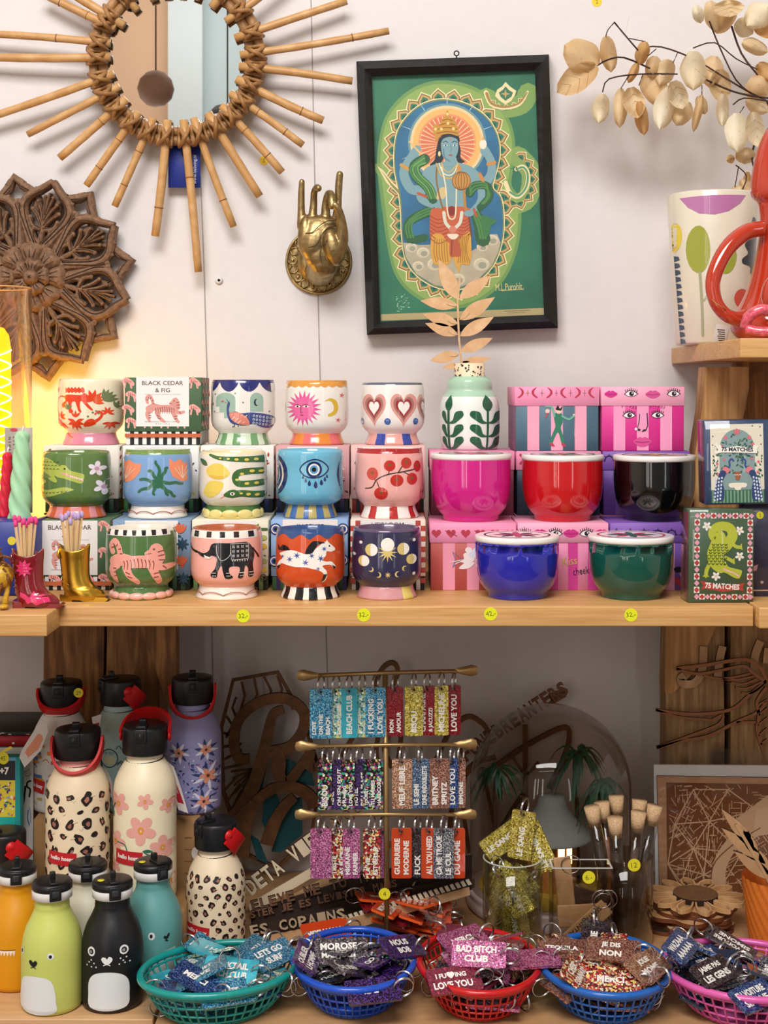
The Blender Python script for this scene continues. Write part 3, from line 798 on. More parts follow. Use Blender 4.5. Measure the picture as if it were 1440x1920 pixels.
def a_eye(d):
 d.at(380, 680, 3.2727)
 N, W, B = '#1e2d63', '#f3f3ef', '#6db7d4'
 d.s(N, '605,655 640,612 700,592 755,612 785,652 750,692 695,706 640,694', 7, True, True, layer=2)
 d.p('#78bfd8', '612,655 640,618 700,598 755,618 778,652 750,688 695,700 640,690', True, layer=1)
 for r, c in ((50, N), (36, W), (26, '#5aa0cc'), (14, '#10131c')): d.e(c, 695, 654, r, layer=3 + [50, 36, 26, 14].index(r))
 for x, y, s in [(626, 702, 9), (642, 722, 11), (666, 740, 14), (705, 750, 18), (740, 736, 14), (762, 716, 11), (776, 698, 9)]:
  d.p(N, [(x, y - s * 1.5), (x + s * .7, y + s * .2), (x, y + s), (x - s * .7, y + s * .2)], True, layer=2)
 for rx, ry, c in ((78, 125, N), (52, 100, '#e8e2cc'), (42, 86, '#2c3f7e'), (26, 62, '#e8e2cc'), (14, 44, '#5a3a2c')):
  d.e(c, 446, 690, rx, ry, layer=1 + [78, 52, 42, 26, 14].index(rx))
 d.e(N, 880, 690, 42, 110, layer=1)
t, ft, fn = mug('sky blue mug with an eye and teardrops, fourth of the middle row', 581.5, 972, 63.5, Y2, Z1, 843, '#6db7d4', '#b9a967', '#6db7d4', a_eye, stripes=('#bba763', '#3f6aa6', 22), prof=WP, inside='#8cc7dc')
def a_tom(d):
 d.at(380, 680, 3.2727)
 R0, K = '#c22b22', '#3b2a22'
 d.p('#b32a2a', [(935, 528)] + [(935 + k * 10, 548 + 7 * abs(sin(k * .9))) for k in range(43)] + [(1360, 528)], layer=1)
 d.s(K, '1000,772 1040,762 1070,715 1130,685 1200,672 1260,662 1328,648', 7, layer=1)
 d.s(K, '1200,670 1225,630', 6, layer=1); d.s(K, '1140,685 1145,655', 5, layer=1); d.s(K, '1060,722 1050,700', 5, layer=1); d.s(K, '1070,730 1085,770', 5, layer=1); d.s(K, '1230,668 1270,690', 5, layer=1)
 for x, y, rx, ry, c in [(1042, 680, 34, 38, '#cf4a3e'), (1146, 630, 35, 33, R0), (1248, 614, 32, 34, R0), (1315, 636, 22, 34, R0), (1190, 720, 40, 36, R0), (1282, 712, 32, 36, R0), (1094, 800, 42, 38, R0), (1352, 800, 18, 46, '#c7402f')]:
  d.e(c, x, y, rx, ry, layer=2)
  d.star('#4c6b2c', x, y - 6, 17, 4, 6, x % 60, layer=3)
t, ft, fn = mug('pink mug with red tomatoes on a vine, last of the middle row', 730, 972, 64, Y2, Z1, 844, '#f0b1aa', '#f1e8e0', '#b32a2a', a_tom, stripes=('#b62c2a', '#f1e9e2', '#f1e9e2', 24))
# ---------- top row
def a_folk(d):
 d.at(0, 680, 3.4286)
 R0, G, O = '#e0401a', '#6d7c52', '#e0582a'
 d.p(R0, '450,215 480,205 560,208 585,195 605,205 600,225 590,235 615,270 640,300 628,305 590,270 575,250 560,250 560,290 570,318 550,312 535,270 525,250 505,255 500,290 515,315 485,320 480,270 470,250 440,290 430,265 455,245', True, layer=1)
 d.s(R0, '455,222 420,215 390,240 385,300 400,350 380,400 395,450', 8, layer=1)
 d.p(R0, [(455 + k * 12, 160 + (8 if k % 2 else -4)) for k in range(12)] + [(590 - k * 12, 188 + (8 if k % 2 else -2)) for k in range(12)], layer=1)
 def palm(x, y, s, rot, c, n=5, spread=120):
  for k in range(n):
   a = radians(rot - spread / 2 + spread * k / (n - 1)); d.leaf(c, x, y, x + s * sin(a), y - s * cos(a), s * .17, layer=1)
 palm(640, 245, 75, -20, R0, 5, 130); palm(640, 250, 70, 70, O, 4, 60); palm(705, 245, 80, 40, G, 5, 80); palm(470, 300, 45, 10, G, 4, 90)
 palm(725, 320, 40, 0, R0, 6, 220); palm(530, 380, 60, 180, R0, 7, 220); palm(530, 350, 45, 0, R0, 3, 90)
 palm(430, 385, 50, -140, R0, 5, 160); palm(420, 350, 42, 60, R0, 3, 90); palm(745, 385, 50, 180, R0, 5, 160); palm(770, 290, 50, 30, G, 4, 90); palm(385, 190, 40, 0, O, 3, 60); palm(400, 320, 30, 200, O, 3, 90)
 d.s(R0, '590,400 620,395 665,370 690,345 690,320 670,315 655,330', 22, w1=12, layer=1); d.p(R0, '580,405 600,370 640,360 660,390 620,408', True, layer=1)
 d.s(O, '395,440 440,470 475,480', 7, layer=1)
 for x, y in [(660, 310), (675, 325), (640, 320), (540, 340), (610, 345)]: d.e(G, x, y, 7, layer=1, n=8)
t, ft, fn = mug('cream mug with red folk-art animals and leaves, at the top left', 171, 836, 61, Y3, Z2, 711, '#efe3c6', '#d98aa0', '#efe3c6', a_folk)
def a_pea(d):
 d.at(380, 680, 3.2727)
 N, G, W = '#2a2f72', '#9dbcab', '#efeae2'
 q = [(45, 105)]
 for k in range(4):
  x0 = 50 + k * 126 - 60
  q += [(x0 + i * 12.6, 118 + 60 * sin(pi * i / 10) ** .7) for i in range(11)]
 q += [(450, 105)]; d.p(N, q, layer=1)
 for x0, x1, y0, y1 in [(95, 222, 184, 305), (310, 386, 184, 300)]:
  d.p(G, [(x0, y1), (x0, y0 + 40)] + ell2((x0 + x1) / 2, y0 + 40, (x1 - x0) / 2, 40, 0, 12, 180, 360)[1:] + [(x1, y1)], layer=1)
 d.rect(W, 94, 270, 120, 306, 2); d.rect(G, 150, 300, 190, 340, 1); d.p('#7da08f', '45,190 70,190 70,360 45,370', layer=1)
 d.e('#1e2740', 346, 244, 14, 22, layer=2); d.e(G, 354, 242, 12, 19, layer=3)
 d.p('#3d4a86', '178,238 188,250 180,290 190,310 220,298 260,310 330,305 440,330 440,398 390,398 330,375 280,385 225,380 190,365 170,320 168,270', True, layer=3)
 d.p('#e08a78', '185,310 240,305 290,335 305,380 240,375 200,350', True, layer=4)
 for k in range(20): d.e('#f0d0c4', 200 + (k * 37) % 95, 318 + (k * 23) % 55, 4, 3, layer=5, n=8)
 for i in range(6):
  for j in range(3): d.e('#c9cfe0', 330 + i * 19, 325 + j * 22 + i * 3, 7, 8, layer=5, n=8); d.e('#2a2f72', 330 + i * 19, 325 + j * 22 + i * 3, 3, 4, layer=6, n=8)
 d.s('#2e3048', '215,375 212,390 200,392', 5, layer=3); d.s('#2e3048', '235,378 238,392', 5, layer=3)
 d.s('#3d4a86', '176,240 166,225', 3, layer=3); d.p('#d06858', '165,240 155,243 165,247', layer=4)
 for x, y in [(90, 192), (220, 188), (268, 244), (85, 300), (75, 250), (290, 380), (420, 300)]: d.e('#8e8e98', x, y, 6, layer=1, n=6)
 d.e('#c9525a', 72, 255, 7, layer=1); d.e('#c9525a', 140, 238, 10, 6, layer=2)
t, ft, fn = mug('white mug with a peacock and a navy scalloped rim, in the top row', 456, 836, 60, Y3, Z2, 714, '#efeae2', '#a8cfae', '#2a2f72', a_pea, stripes=('#cfe0c8', '#6f9d6c', 20))
def a_sun(d):
 d.at(380, 680, 3.2727)
 d.p('#e09a42', [(500, 108)] + [(500 + k * 6.3, 140 + 12 * abs(sin(k * .42))) for k in range(64)] + [(900, 108)], layer=1)
 d.star('#e4579a', 628, 280, 112, 66, 20, 4, layer=1); d.e('#e8669f', 628, 280, 64, layer=2)
 K = '#5c2c34'
 for x in (592, 645): d.s(K, [(x - 22, 262), (x, 256), (x + 22, 266)], 3, layer=3); d.e('#f4e2e2', x, 268, 18, 7, layer=3); d.e(K, x, 268, 6, layer=4)
 d.s(K, '612,262 612,308 622,306', 4, False, layer=3); d.e('#b3304a', 618, 322, 12, 4, layer=3)
 d.p('#d9b430', '755,238 790,218 825,232 838,275 822,315 785,330 776,318 805,300 812,270 800,242 780,232', True, layer=1)
 for x, y in [(860, 200), (838, 352)]: d.star('#d85c6c', x, y, 18, 6, 5, 10, layer=1)
 for k in range(8): d.s('#d85c6c', [(880, 300 + k * 8), (900, 290 + k * 8)], 3, False, layer=1)
 d.e('#d9b430', 505, 270, 6, 30, layer=1)
t, ft, fn = mug('white mug with a pink sun face', 594, 838, 59.5, Y3, Z2, 716, '#f0ebe2', '#e0784e', '#e09a42', a_sun, stripes=('#e38a3c', '#e26f74', 12))
def a_hearts(d):
 d.at(380, 680, 3.2727)
 def hh(x, y, sx, sy):
  for k, (c, L) in enumerate((('#dd9c92', 1), ('#a5726c', 2), ('#9c2a2a', 3), ('#f3eee8', 4))):
   q = 1.0 - k * .17 - (.06 if k > 0 else 0)
   d.p(c, [(x + (a) * sx * q, y + b * sy * q) for a, b in heart2(0, 0, 1)], True, layer=L, n=2)
 hh(1052, 275, 72, 112); hh(1232, 275, 82, 114); hh(1358, 275, 44, 110)
 for x, rx in ((978, 10), (1133, 20), (1306, 16)): d.e('#3d5fa6', x, 360, rx, 21, layer=1); d.e('#6a86c0', x, 354, rx * .5, 7, layer=2)
t, ft, fn = mug('white mug with outlined red hearts and blue dots, in the top row', 736, 838, 59.5, Y3, Z2, 718, '#efeae4', '#e2a8a0', '#5a6270', a_hearts, stripes=('#e2a8a0', '#3348a0', '#e2a8a0', 18))
# ================================================================== CANDLE BOXES
def FY(Y): return lambda x, y, o: P(x, y, Y) + Vector((0, -o, 0))
def carton(label, x0, x1, Yf, zb, zt, body, base, art=None, dep=0.085, cat='box', group='square mug boxes stacked behind the mugs', baseart=True, sidebase=None, lift=0.018, side_art=None):
 """gift box: patterned cover over a slightly smaller striped base; x0,x1 in px at its front face"""
 X0, X1 = PX(x0, Yf), PX(x1, Yf); H = zt - zb
 t = thing('gift_box', label, cat, ((X0 + X1) / 2, Yf + dep / 2, zb), group)
 cv = MB(); cv.rbox(((X0 + X1) / 2, Yf + dep / 2, zb + lift + (H - lift) / 2), (X1 - X0, dep, H - lift), M(body, 0.55), 0.0008, seg=1)
 if art:
  d = Draw(); art(d); cv.draw(d, FY(Yf), lambda c: M(c, 0.55))
 # a repeat of leaves or animals on the side faces
 rnd = random.Random(int(x0))
 if side_art:
  for sx, XX in ((1, X1), (-1, X0)):
   d = Draw(); side_art(d, rnd)
   cv.draw(d, lambda x, y, o, XX=XX, sx=sx: Vector((XX + sx * o, Yf + dep * x, zb + lift + (H - lift) * (1 - y))), lambda c: M(c, 0.55))
 cv.build('box_cover', t)
 b = MB(); g = 0.0016
 b.rbox(((X0 + X1) / 2, Yf + dep / 2, zb + lift / 2 + 0.0005), (X1 - X0 - 2 * g, dep - 2 * g, lift), M(base[0], 0.55), 0.0004, seg=1)
 if baseart:
  n = 18; d = Draw()
  for k in range(n):
   if k % 2: d.rect(base[1], k / n, 0.0, (k + 1) / n, 1)
  b.draw(d, lambda x, y, o: Vector((X0 + g + (X1 - X0 - 2 * g) * x, Yf + g - o, zb + lift * (1 - y))), lambda c: M(c, 0.55))
  for sx, XX in ((1, X1 - g), (-1, X0 + g)):
   b.draw(d, lambda x, y, o: Vector((XX + sx * o, Yf + g + (dep - 2 * g) * x, zb + lift * (1 - y))), lambda c: M(c, 0.55))
 b.build('box_base', t)
 return t
def tiger_pattern(d, x0, y0, x1, y1, s=26, layer=1, seed=3):
 k = 0
 y = y0 + s * .4
 while y < y1 - 6:
  x = x0 + s * (.45 if k % 2 else .2)
  while x < x1 - s * .3:
   d.s('#eda79f', [(x - .3 * s, y - .15 * s), (x - .1 * s, y - .25 * s), (x + .15 * s, y - .1 * s), (x + .3 * s, y + .05 * s)], s * .30, layer=layer)
   d.s('#eda79f', [(x - .2 * s, y), (x - .25 * s, y + .3 * s)], s * .13, layer=layer); d.s('#eda79f', [(x + .15 * s, y), (x + .22 * s, y + .32 * s)], s * .13, layer=layer)
   for q in range(4): d.s('#9c5048', [(x - .22 * s + q * .13 * s, y - .28 * s + q * .04 * s), (x - .2 * s + q * .13 * s, y - .05 * s)], s * .05, False, layer=layer + 1, cap=False)
   x += s * 1.15
  y += s * .92; k += 1
def side_tigers(d, rnd):
 for j in range(5):
  for i in range(3):
   x, y = .18 + i * .32 + (j % 2) * .1, .1 + j * .2
   d.s('#eda79f', [(x - .1, y - .03), (x, y - .05), (x + .1, y + .03)], .08, layer=1); d.s('#9c5048', [(x - .04, y - .07), (x - .04, y + .01)], .02, False, layer=2); d.s('#9c5048', [(x + .04, y - .05), (x + .04, y + .03)], .02, False, layer=2)
def label_tiger(d, x0, y0, x1, y1, cedar=True):
 """the white front label with lettering and a walking tiger"""
 w = x1 - x0; h = y1 - y0
 d.rect('#f1ece8', x0, y0, x1, y1, 3)
 cx = (x0 + x1) / 2
 d.text('#5a4440', 'BLACK CEDAR', cx, y0 + h * .125, w=w * .78, h=h * .085, layer=4, bold=.012)
 d.text('#5a4440', '& FIG', cx, y0 + h * .27, w=w * .28, h=h * .085, layer=4, bold=.012)
 d.text('#9b8c88', 'VANILLA AND PEPPER & AMARO', cx, y0 + h * .355, w=w * .7, h=h * .016, layer=4)
 tiger(d, cx + w * .02, y0 + h * .66, w * .66, out=None, c='#df9c92', sc='#8c4a48', layer=4)
 d.text('#6a5a58', 'FRAGRANCE SOY WAX CANDLE', cx, y0 + h * .905, w=w * .66, h=h * .022, layer=4)
 d.text('#6a5a58', '8 OZ / 226 g', cx, y0 + h * .95, w=w * .26, h=h * .022, layer=4)
def art_top(d):
 tiger_pattern(d, 235, 708, 376, 816, 27, 1)
 d.rect('#c5673f', 234, 813, 377, 820, 3)
 label_tiger(d, 255.5, 706.5, 354.5, 799.5)
Z2T = Z2 + 0.0905
carton('dark green tiger-patterned box lettered BLACK CEDAR & FIG in the top row', 233.5, 377.5, 1.86, Z2, Z2T, '#4d6b4c', ('#f1ece8', '#17181c'), art_top, side_art=side_tigers)
# row behind the middle mugs (stacked two high), left to right
def side_leaf(c1, c2):
 def f(d, rnd):
  for j in range(6):
   for i in range(3):
    x, y = .18 + i * .32, .08 + j * .16
    d.leaf(c1 if (i + j) % 2 else c2, x - .09, y, x + .1, y - .05, .035, layer=1)
 return f
def strip(cols, lab, x0, x1, y0, seed=1, pat=None):
 """top strip visible above the mug: white label in the middle, pattern either side"""
 def f(d):
  rnd = random.Random(seed); w = x1 - x0
  for k in range(70):
   x = rnd.uniform(x0 + 4, x1 - 5); y = rnd.uniform(y0 + 4, y0 + 95); a = rnd.uniform(0, 6.28); s = rnd.uniform(5, 11)
   c = cols[k % len(cols)]
   xx, yy = x + s * cos(a), y + s * sin(a)
   if x0 + 1 < xx < x1 - 1 and y0 + 1 < yy < y0 + 98: d.leaf(c, x, y, xx, yy, s * .22, layer=1 + k % 3)
  d.rect('#f1ece8', x0 + w * .16, y0, x1 - w * .16, y0 + 92, 5)
  if lab: d.text('#4a4440', lab, (x0 + x1) / 2, y0 + 17, w=w * .46, h=9, layer=6)
 return f
YB2 = 1.848
G2 = 'square mug boxes stacked behind the mugs'
rows2 = [(82, 222, '#efe6da', ['#d8502a', '#5c6b3c', '#c8401e'], '#3a5a48', 'cream box with orange leaves behind the green crocodile mug'),
   (230, 372, '#eef0ee', ['#34507c', '#d8c43a', '#33424a'], '#3c7a4c', 'white box with blue and yellow leaves behind the blue tulip mug'),
   (376, 513, '#f0ece4', ['#2a2c2a', '#d8903a', '#b04c2e'], '#2c3a6c', 'white box with black leaf pattern behind the snake mug'),
   (517, 655, '#d6a1a4', ['#2a2224', '#f0e4e0', '#4a2c30'], '#2c3358', 'mauve box with black prancing figures behind the eye mug'),
   (658, 797, '#e9bcb8', ['#b03c34', '#f2e4dc', '#4a3a38'], '#8a2a2a', 'pale pink box with red hearts and leaves behind the tomato mug')]
for i, (x0, x1, b, cols, bc, lb) in enumerate(rows2):
 carton(lb, x0, x1, YB2, Z1, Z2 - 0.0004, b, (bc, '#16181c'), strip(cols, None, x0, x1, 838, i), side_art=side_leaf(cols[0], cols[1]), dep=0.084)
 carton('square mug box, %s, in the hidden bottom layer of the stack' % ['yellow-edged', 'slate', 'dark green', 'plum', 'brick red'][i], x0, x1, YB2, Z0, Z1 - 0.0004, ['#3d6450', '#6a86b4', '#d8d8c0', '#5a7ec0', '#c46a5a'][i], ('#e8e2da', '#16181c'), None, dep=0.084)
# front row of boxes
def art_f1(d):
 tiger_pattern(d, 66, 976, 207, 1093, 27, 1)
 d.rect('#c5673f', 64, 1090, 209, 1098, 3)
 label_tiger(d, 79, 976, 183, 1078)
YB1 = 1.747
carton('green tiger-patterned box lettered BLACK CEDAR & FIG behind the two boots', 66, 207, YB1, Z0, Z1 - 0.0004, '#4d6b4c', ('#f1ece8', '#17181c'), art_f1, dep=0.084, side_art=side_tigers)
def art_f2(d):
 strip(['#e0653a', '#2c4a5e', '#2c4a5e'], None, 211, 357, 976, 9)(d)
 for x, y in ((338, 992), (340, 1052)):
  for a in (-50, -25, 0, 25, 50): d.leaf('#de6a44', x, y + 8, x + 16 * sin(radians(a)), y - 12 * cos(radians(a)), 3.4, layer=7)
 for x, y in ((342, 1020), (344, 1085)):
  for a in range(0, 360, 45): d.leaf('#27465c', x, y, x + 13 * sin(radians(a)), y - 13 * cos(radians(a)), 2.4, layer=7)
carton('blue-grey box with orange tulips behind the tiger mug', 211, 357, YB1, Z0, Z1 - 0.0004, '#7f9ab8', ('#3c6a48', '#15171a'), art_f2, dep=0.084, side_art=side_leaf('#27465c', '#de6a44'))
def art_f3(d):
 strip(['#3e6b35', '#d8c04a', '#3e6b35'], None, 360, 503, 976, 4)(d)
 for k, y in enumerate((1008, 1024, 1052, 1068)): d.e('#dcbf52' if k % 2 else '#a8b86c', 494, y, 7, 5, layer=7)
 d.s('#3e6b35', '490,992 500,992', 5, layer=7); d.s('#5a4a3a', ell2(494, 1082, 5, 5), 2, False, True, layer=7)
carton('cream box with lemons and snakes behind the elephant mug', 360, 503, YB1, Z0, Z1 - 0.0004, '#e6e2cc', ('#7fa06a', '#15171a'), art_f3, dep=0.084, side_art=side_leaf('#3e6b35', '#d8c04a'))
def art_f4(d):
 d.rect('#f1ece8', 530, 974, 633, 1080, 3); d.text('#2c2c34', 'INCENSE', 582, 987, w=50, h=9, layer=4)
 for x, y in ((517, 992), (644, 992), (647, 1050), (515, 1052)):
  for r, c in ((11, '#26326e'), (8.4, '#f0ece2'), (6.2, '#3a5aa8'), (3.4, '#10121c')): d.e(c, min(x, 643), y, r, layer=4 + [11, 8.4, 6.2, 3.4].index(r))
carton('light blue box lettered INCENSE with ringed eyes behind the horse mug', 508, 652, YB1, Z0, Z1 - 0.0004, '#8fb2dc', ('#3c6a48', '#3a2a5c'), art_f4, dep=0.084)
def art_f5(d):
 for i in range(15):
  for j in range(12):
   if (i + j) % 2: d.rect('#b8463e', 657 + i * 9.4, 976 + j * 9.8, 666.4 + i * 9.4, 985.8 + j * 9.8, 1)
 d.rect('#f1ece8', 676, 974, 778, 1080, 3); d.text('#2c2c34', 'HEIRLOOM', 727, 984, w=60, h=9, layer=4)
carton('red and cream checked box lettered HEIRLOOM behind the navy moon mug', 657, 798, YB1, Z0, Z1 - 0.0004, '#ecd8cc', ('#e8e2da', '#17181c'), art_f5, dep=0.084)
# ================================================================== PINK POT BOXES
HP = 0.0858; ZP1 = ST + HP; ZP2 = ST + 2 * HP; ZP3 = ST + 3 * HP
def potbox(label, x0, x1, Yf, zb, lid, stripes, art=None, n=7, dep=0.094, lidart=None, sidec=None):
 X0, X1 = PX(x0, Yf), PX(x1, Yf); lh = 0.0255; g = 0.0012; H = HP - 0.0004
 t = thing('gift_box', label, 'box', ((X0 + X1) / 2, Yf + dep / 2, zb), 'square lidded pot boxes on the right of the shelf')
 b = MB(); b.rbox(((X0 + X1) / 2, Yf + dep / 2, zb + (H - lh) / 2 + 0.001), (X1 - X0 - 2 * g, dep - 2 * g, H - lh + 0.002), M(stripes[0], 0.5), 0.0006, seg=1)
 d = Draw()
 for k in range(n):
  if k % 2: d.rect(stripes[1], k / n, 0.0, (k + 1) / n, 1, 0)
 if n: b.draw(d, lambda x, y, o: Vector((X0 + g + (X1 - X0 - 2 * g) * x, Yf + g - o, zb + 0.0005 + (H - lh) * (1 - y))), lambda c: M(c, 0.5))
 for sx, XX in ((1, X1 - g), (-1, X0 + g)):
  dd = Draw()
  for k in range(12): dd.rect(sidec or stripes[1], k / 12, 0, (k + .5) / 12, 1, 0)
  b.draw(dd, lambda x, y, o: Vector((XX + sx * o, Yf + g + (dep - 2 * g) * x, zb + .0005 + (H - lh) * (1 - y))), lambda c: M(c, 0.5))
 if art: d2 = Draw(); art(d2); b.draw(d2, FY(Yf + g - 0.0003), lambda c: M(c, 0.5))
 b.build('box_base', t)
 l = MB(); l.rbox(((X0 + X1) / 2, Yf + dep / 2, zb + H - lh / 2), (X1 - X0, dep, lh), M(lid, 0.5), 0.0008, seg=1)
 if lidart: d3 = Draw(); lidart(d3); l.draw(d3, FY(Yf), lambda c: M(c, 0.5))
 l.build('box_lid', t)
 return t
PK, PL, MG = '#e991b6', '#eda3c0', '#d3308c'
def lips(d, x, y, s, c, layer=2):
 d.p(c, [(x - s, y), (x - s * .5, y - s * .42), (x - s * .15, y - s * .5), (x, y - s * .36), (x + s * .15, y - s * .5), (x + s * .5, y - s * .42), (x + s, y), (x + s * .5, y + s * .42), (x, y + s * .55), (x - s * .5, y + s * .42)], True, layer)
 d.s('#8a2050', [(x - s * .8, y), (x - s * .3, y + s * .04), (x, y + s * .1), (x + s * .3, y + s * .04), (x + s * .8, y)], s * .07, layer=layer + 1, cap=False)
def eyeart(d, x, y, s, layer=2):
 K = '#241c2a'
 d.p('#f4eaee', [(x - s, y + s * .1), (x - s * .4, y - s * .4), (x + s * .3, y - s * .4), (x + s, y + s * .05), (x + s * .3, y + s * .42), (x - s * .4, y + s * .42)], True, layer)
 d.s(K, [(x - s, y + s * .1), (x - s * .4, y - s * .42), (x + s * .3, y - s * .42), (x + s, y + s * .05)], s * .13, layer=layer + 1)
 d.s(K, [(x - s, y + s * .1), (x - s * .4, y + s * .42), (x + s * .3, y + s * .42), (x + s, y + s * .05)], s * .07, layer=layer + 1)
 d.e(K, x + s * .05, y + s * .02, s * .36, layer=layer + 1); d.e('#f4eaee', x + s * .15, y - s * .08, s * .1, layer=layer + 2)
 for k in range(7): d.s(K, [(x - s * .8 + k * s * .27, y - s * .45 + abs(k - 3) * s * .06), (x - s * .9 + k * s * .3, y - s * .85 + abs(k - 3) * s * .1)], s * .1, False, layer=layer + 1)
def lid_chili(d):
 d.at(780, 660, 2.1818)
 for k, x in enumerate((428, 486, 545, 603, 661, 718)):
  f = -1 if k % 2 == 0 else 1
  d.p('#b8344e', [(x - 8 * -f, 145), (x + 10 * -f, 155), (x + 12 * -f, 172), (x - 4 * -f, 187), (x - 12 * -f, 186), (x + 2 * -f, 172), (x + 2 * -f, 158)], True, 1)
  if k < 5: d.s('#8a6a5a', [(x + 29, 155), (x + 29, 180)], 2, False, layer=1); d.s('#8a6a5a', [(x + 23, 168), (x + 35, 168)], 2, False, layer=1)
def a_devil(d):
 d.at(780, 660, 2.1818)
 G = '#2f7a60'
 d.p(G, '566,252 596,252 600,285 592,310 604,350 608,372 596,374 585,335 578,330 566,352 556,378 545,372 560,330 570,305 566,280', True, 2)
 d.s('#6fb09a', '566,262 555,225 532,222', 9, layer=2); d.s('#6fb09a', '598,262 625,275 645,262', 8, layer=2)
 d.e('#ecc6b8', 584, 238, 13, 15, layer=2); d.p('#1d1f26', '566,222 572,232 580,215 588,232 600,222 594,240 574,238', layer=3)
 d.e('#ecc6b8', 538, 242, 9, layer=2); d.e('#ecc6b8', 646, 258, 5, layer=2); d.s('#c8485a', '538,250 530,268', 5, layer=2); d.s('#b8a0a0', '652,205 648,345', 2, False, layer=2); d.p('#c8485a', '648,208 660,208 654,220', layer=3)
 d.leaf('#b8344e', 545, 372, 568, 386, 6, 3); d.leaf('#b8344e', 594, 372, 614, 388, 6, 3)
YP2 = 1.846
potbox('pink and slate striped box with a dancing horned figure, top of its stack', 965, 1124, YP2, ZP2, PK, ('#4d6d80', '#ecA3be'.lower()), a_devil, 7, lidart=lid_chili, sidec='#c06a92', dep=0.11)
def lid_eyes(d):
 d.at(780, 660, 2.1818); lips(d, 797, 172, 27, MG); lips(d, 969, 173, 31, '#d14f92'); eyeart(d, 880, 170, 27); eyeart(d, 1054, 170, 27)
def a_face(d):
 d.at(780, 660, 2.1818); eyeart(d, 872, 258, 26); eyeart(d, 988, 258, 26); K = '#241c2a'
 d.s(K, '915,255 912,290 905,312 918,318', 3, False, layer=2); d.s(K, '945,250 948,300 940,320 925,325', 4, False, layer=2)
 d.e(K, 912, 319, 6, 4, layer=2); d.e(K, 934, 320, 6, 4, layer=2); d.e('#f6d6e4', 900, 315, 6, layer=2)
 for x in (872, 988):
  for k in range(6): d.s('#8a2a60', [(x - 30 + k * 11, 226 - 6 * sin(k)), (x - 26 + k * 11, 218 - 6 * sin(k))], 3, False, layer=2)
 lips(d, 926, 367, 38, '#d14f92')
potbox('magenta and pink striped box with a drawn face and lips, top of its stack', 1127, 1284, YP2, ZP2, PL, ('#d3308c', '#ee9cc4'), a_face, 7, lidart=lid_eyes, dep=0.11)
def lid_small(cols):
 def f(d):
  for k in range(9): d.s(cols[0], [(815 + k * 17, 864), (818 + k * 17, 872), (814 + k * 17, 878)], 3, layer=1)
 return f
def lidpat(x0, x1, y, kind):
 def f(d):
  n = 6
  for k in range(n):
   x = x0 + 12 + (x1 - x0 - 24) * k / (n - 1)
   if kind == 'heart':
    d.p('#b83a50', heart2(x, y, 9), True, 1, 2); d.s('#8a3040', [(x - 11, y - 5), (x + 11, y + 5)], 1.2, False, layer=2) if k % 2 else None
   elif kind == 'lips': (lips(d, x, y, 15, MG, 1) if k % 2 else eyeart(d, x, y, 13, 1))
   elif kind == 'chili': d.s('#b8344e', [(x - 4, y - 8), (x + 3, y), (x - 4, y + 8)], 5, layer=1)
   else:
    d.s('#241c3a', ell2(x, y + 3, 8, 9, 0, 10, 180, 360), 2.4, False, layer=1)
    for q in range(5): a = pi + pi * q / 4; d.s('#241c3a', [(x + 9 * cos(a), y + 3 + 10 * sin(a)), (x + 12 * cos(a), y + 3 + 13 * sin(a))], 1.2, False, layer=1, cap=False)
 return f
potbox('pink-lidded slate striped box behind the magenta pot', 806, 965, YP2, ZP1, PK, ('#8a4a5c', '#b86a7c'), None, 7, lidart=lidpat(806, 965, 861, 'chili'))
potbox('pink-lidded dark striped box behind the red pot', 968, 1127, YP2, ZP1, PK, ('#35495a', '#5c4a5c'), None, 7, lidart=lidpat(968, 1127, 861, 'chili'))
potbox('purple-lidded box behind the black pot', 1130, 1294, YP2, ZP1, '#7d55ad', ('#6a459c', '#7a55ac'), None, 7, lidart=lidpat(1130, 1294, 861, 'arch'))
for i, (x0, x1) in enumerate(((806, 965), (968, 1127), (1130, 1294))):
 potbox('pink lidded pot box in the hidden bottom row, %s' % ['behind the cupid box', 'between the blue and green pots', 'behind the green pot'][i], x0, x1, YP2, Z0, PK, ('#a05a6c', '#d88aa8'), None, 7)
def a_cupid(d):
 d.at(780, 660, 2.1818)
 W = '#efe0e4'
 d.s('#6a7aa8', '150,818 160,850 150,880', 3, layer=2); d.s('#6a7aa8', '150,818 186,846 150,880', 2, False, layer=2); d.s(W, '140,860 190,850', 3, False, layer=2)
 d.e(W, 215, 810, 14, 12, layer=2); d.p(W, '195,825 230,820 240,850 210,865 180,860 160,870 165,862 195,848', True, 2); d.p('#d8dcec', '215,830 245,800 250,840', True, 3); d.p(W, '205,860 240,862 215,885 175,885', True, 2)
potbox('pink and brick red striped box with a small cupid, left of the blue pot', 806, 968, YB1, Z0, PK, ('#b4504c', '#ea98b0'), a_cupid, 7, lidart=lidpat(806, 968, 1000, 'heart'))
def a_cheek(d):
 d.at(780, 660, 2.1818); d.text('#c9b45a', 'Kiss', 628, 855, w=60, h=34, rot=-8, layer=2); d.text('#2a2230', 'cheek', 675, 895, w=66, h=30, rot=-8, layer=2)
potbox('pink and magenta striped box between the blue and green pots', 971, 1141, YB1, Z0, PL, ('#ec8fb6', '#d9429a'), a_cheek, 9, lidart=lidpat(971, 1141, 1000, 'lips'))
def a_mer(d):
 d.at(780, 660, 2.1818); d.p('#17141c', '1055,885 1075,878 1100,882 1104,890 1085,898 1062,900', True, 2)
 d.p('#b0303c', '1060,920 1085,935 1104,965 1104,985 1080,960 1062,945', True, 2); d.p('#d9a0bc', '1078,905 1104,915 1104,960', True, 2)
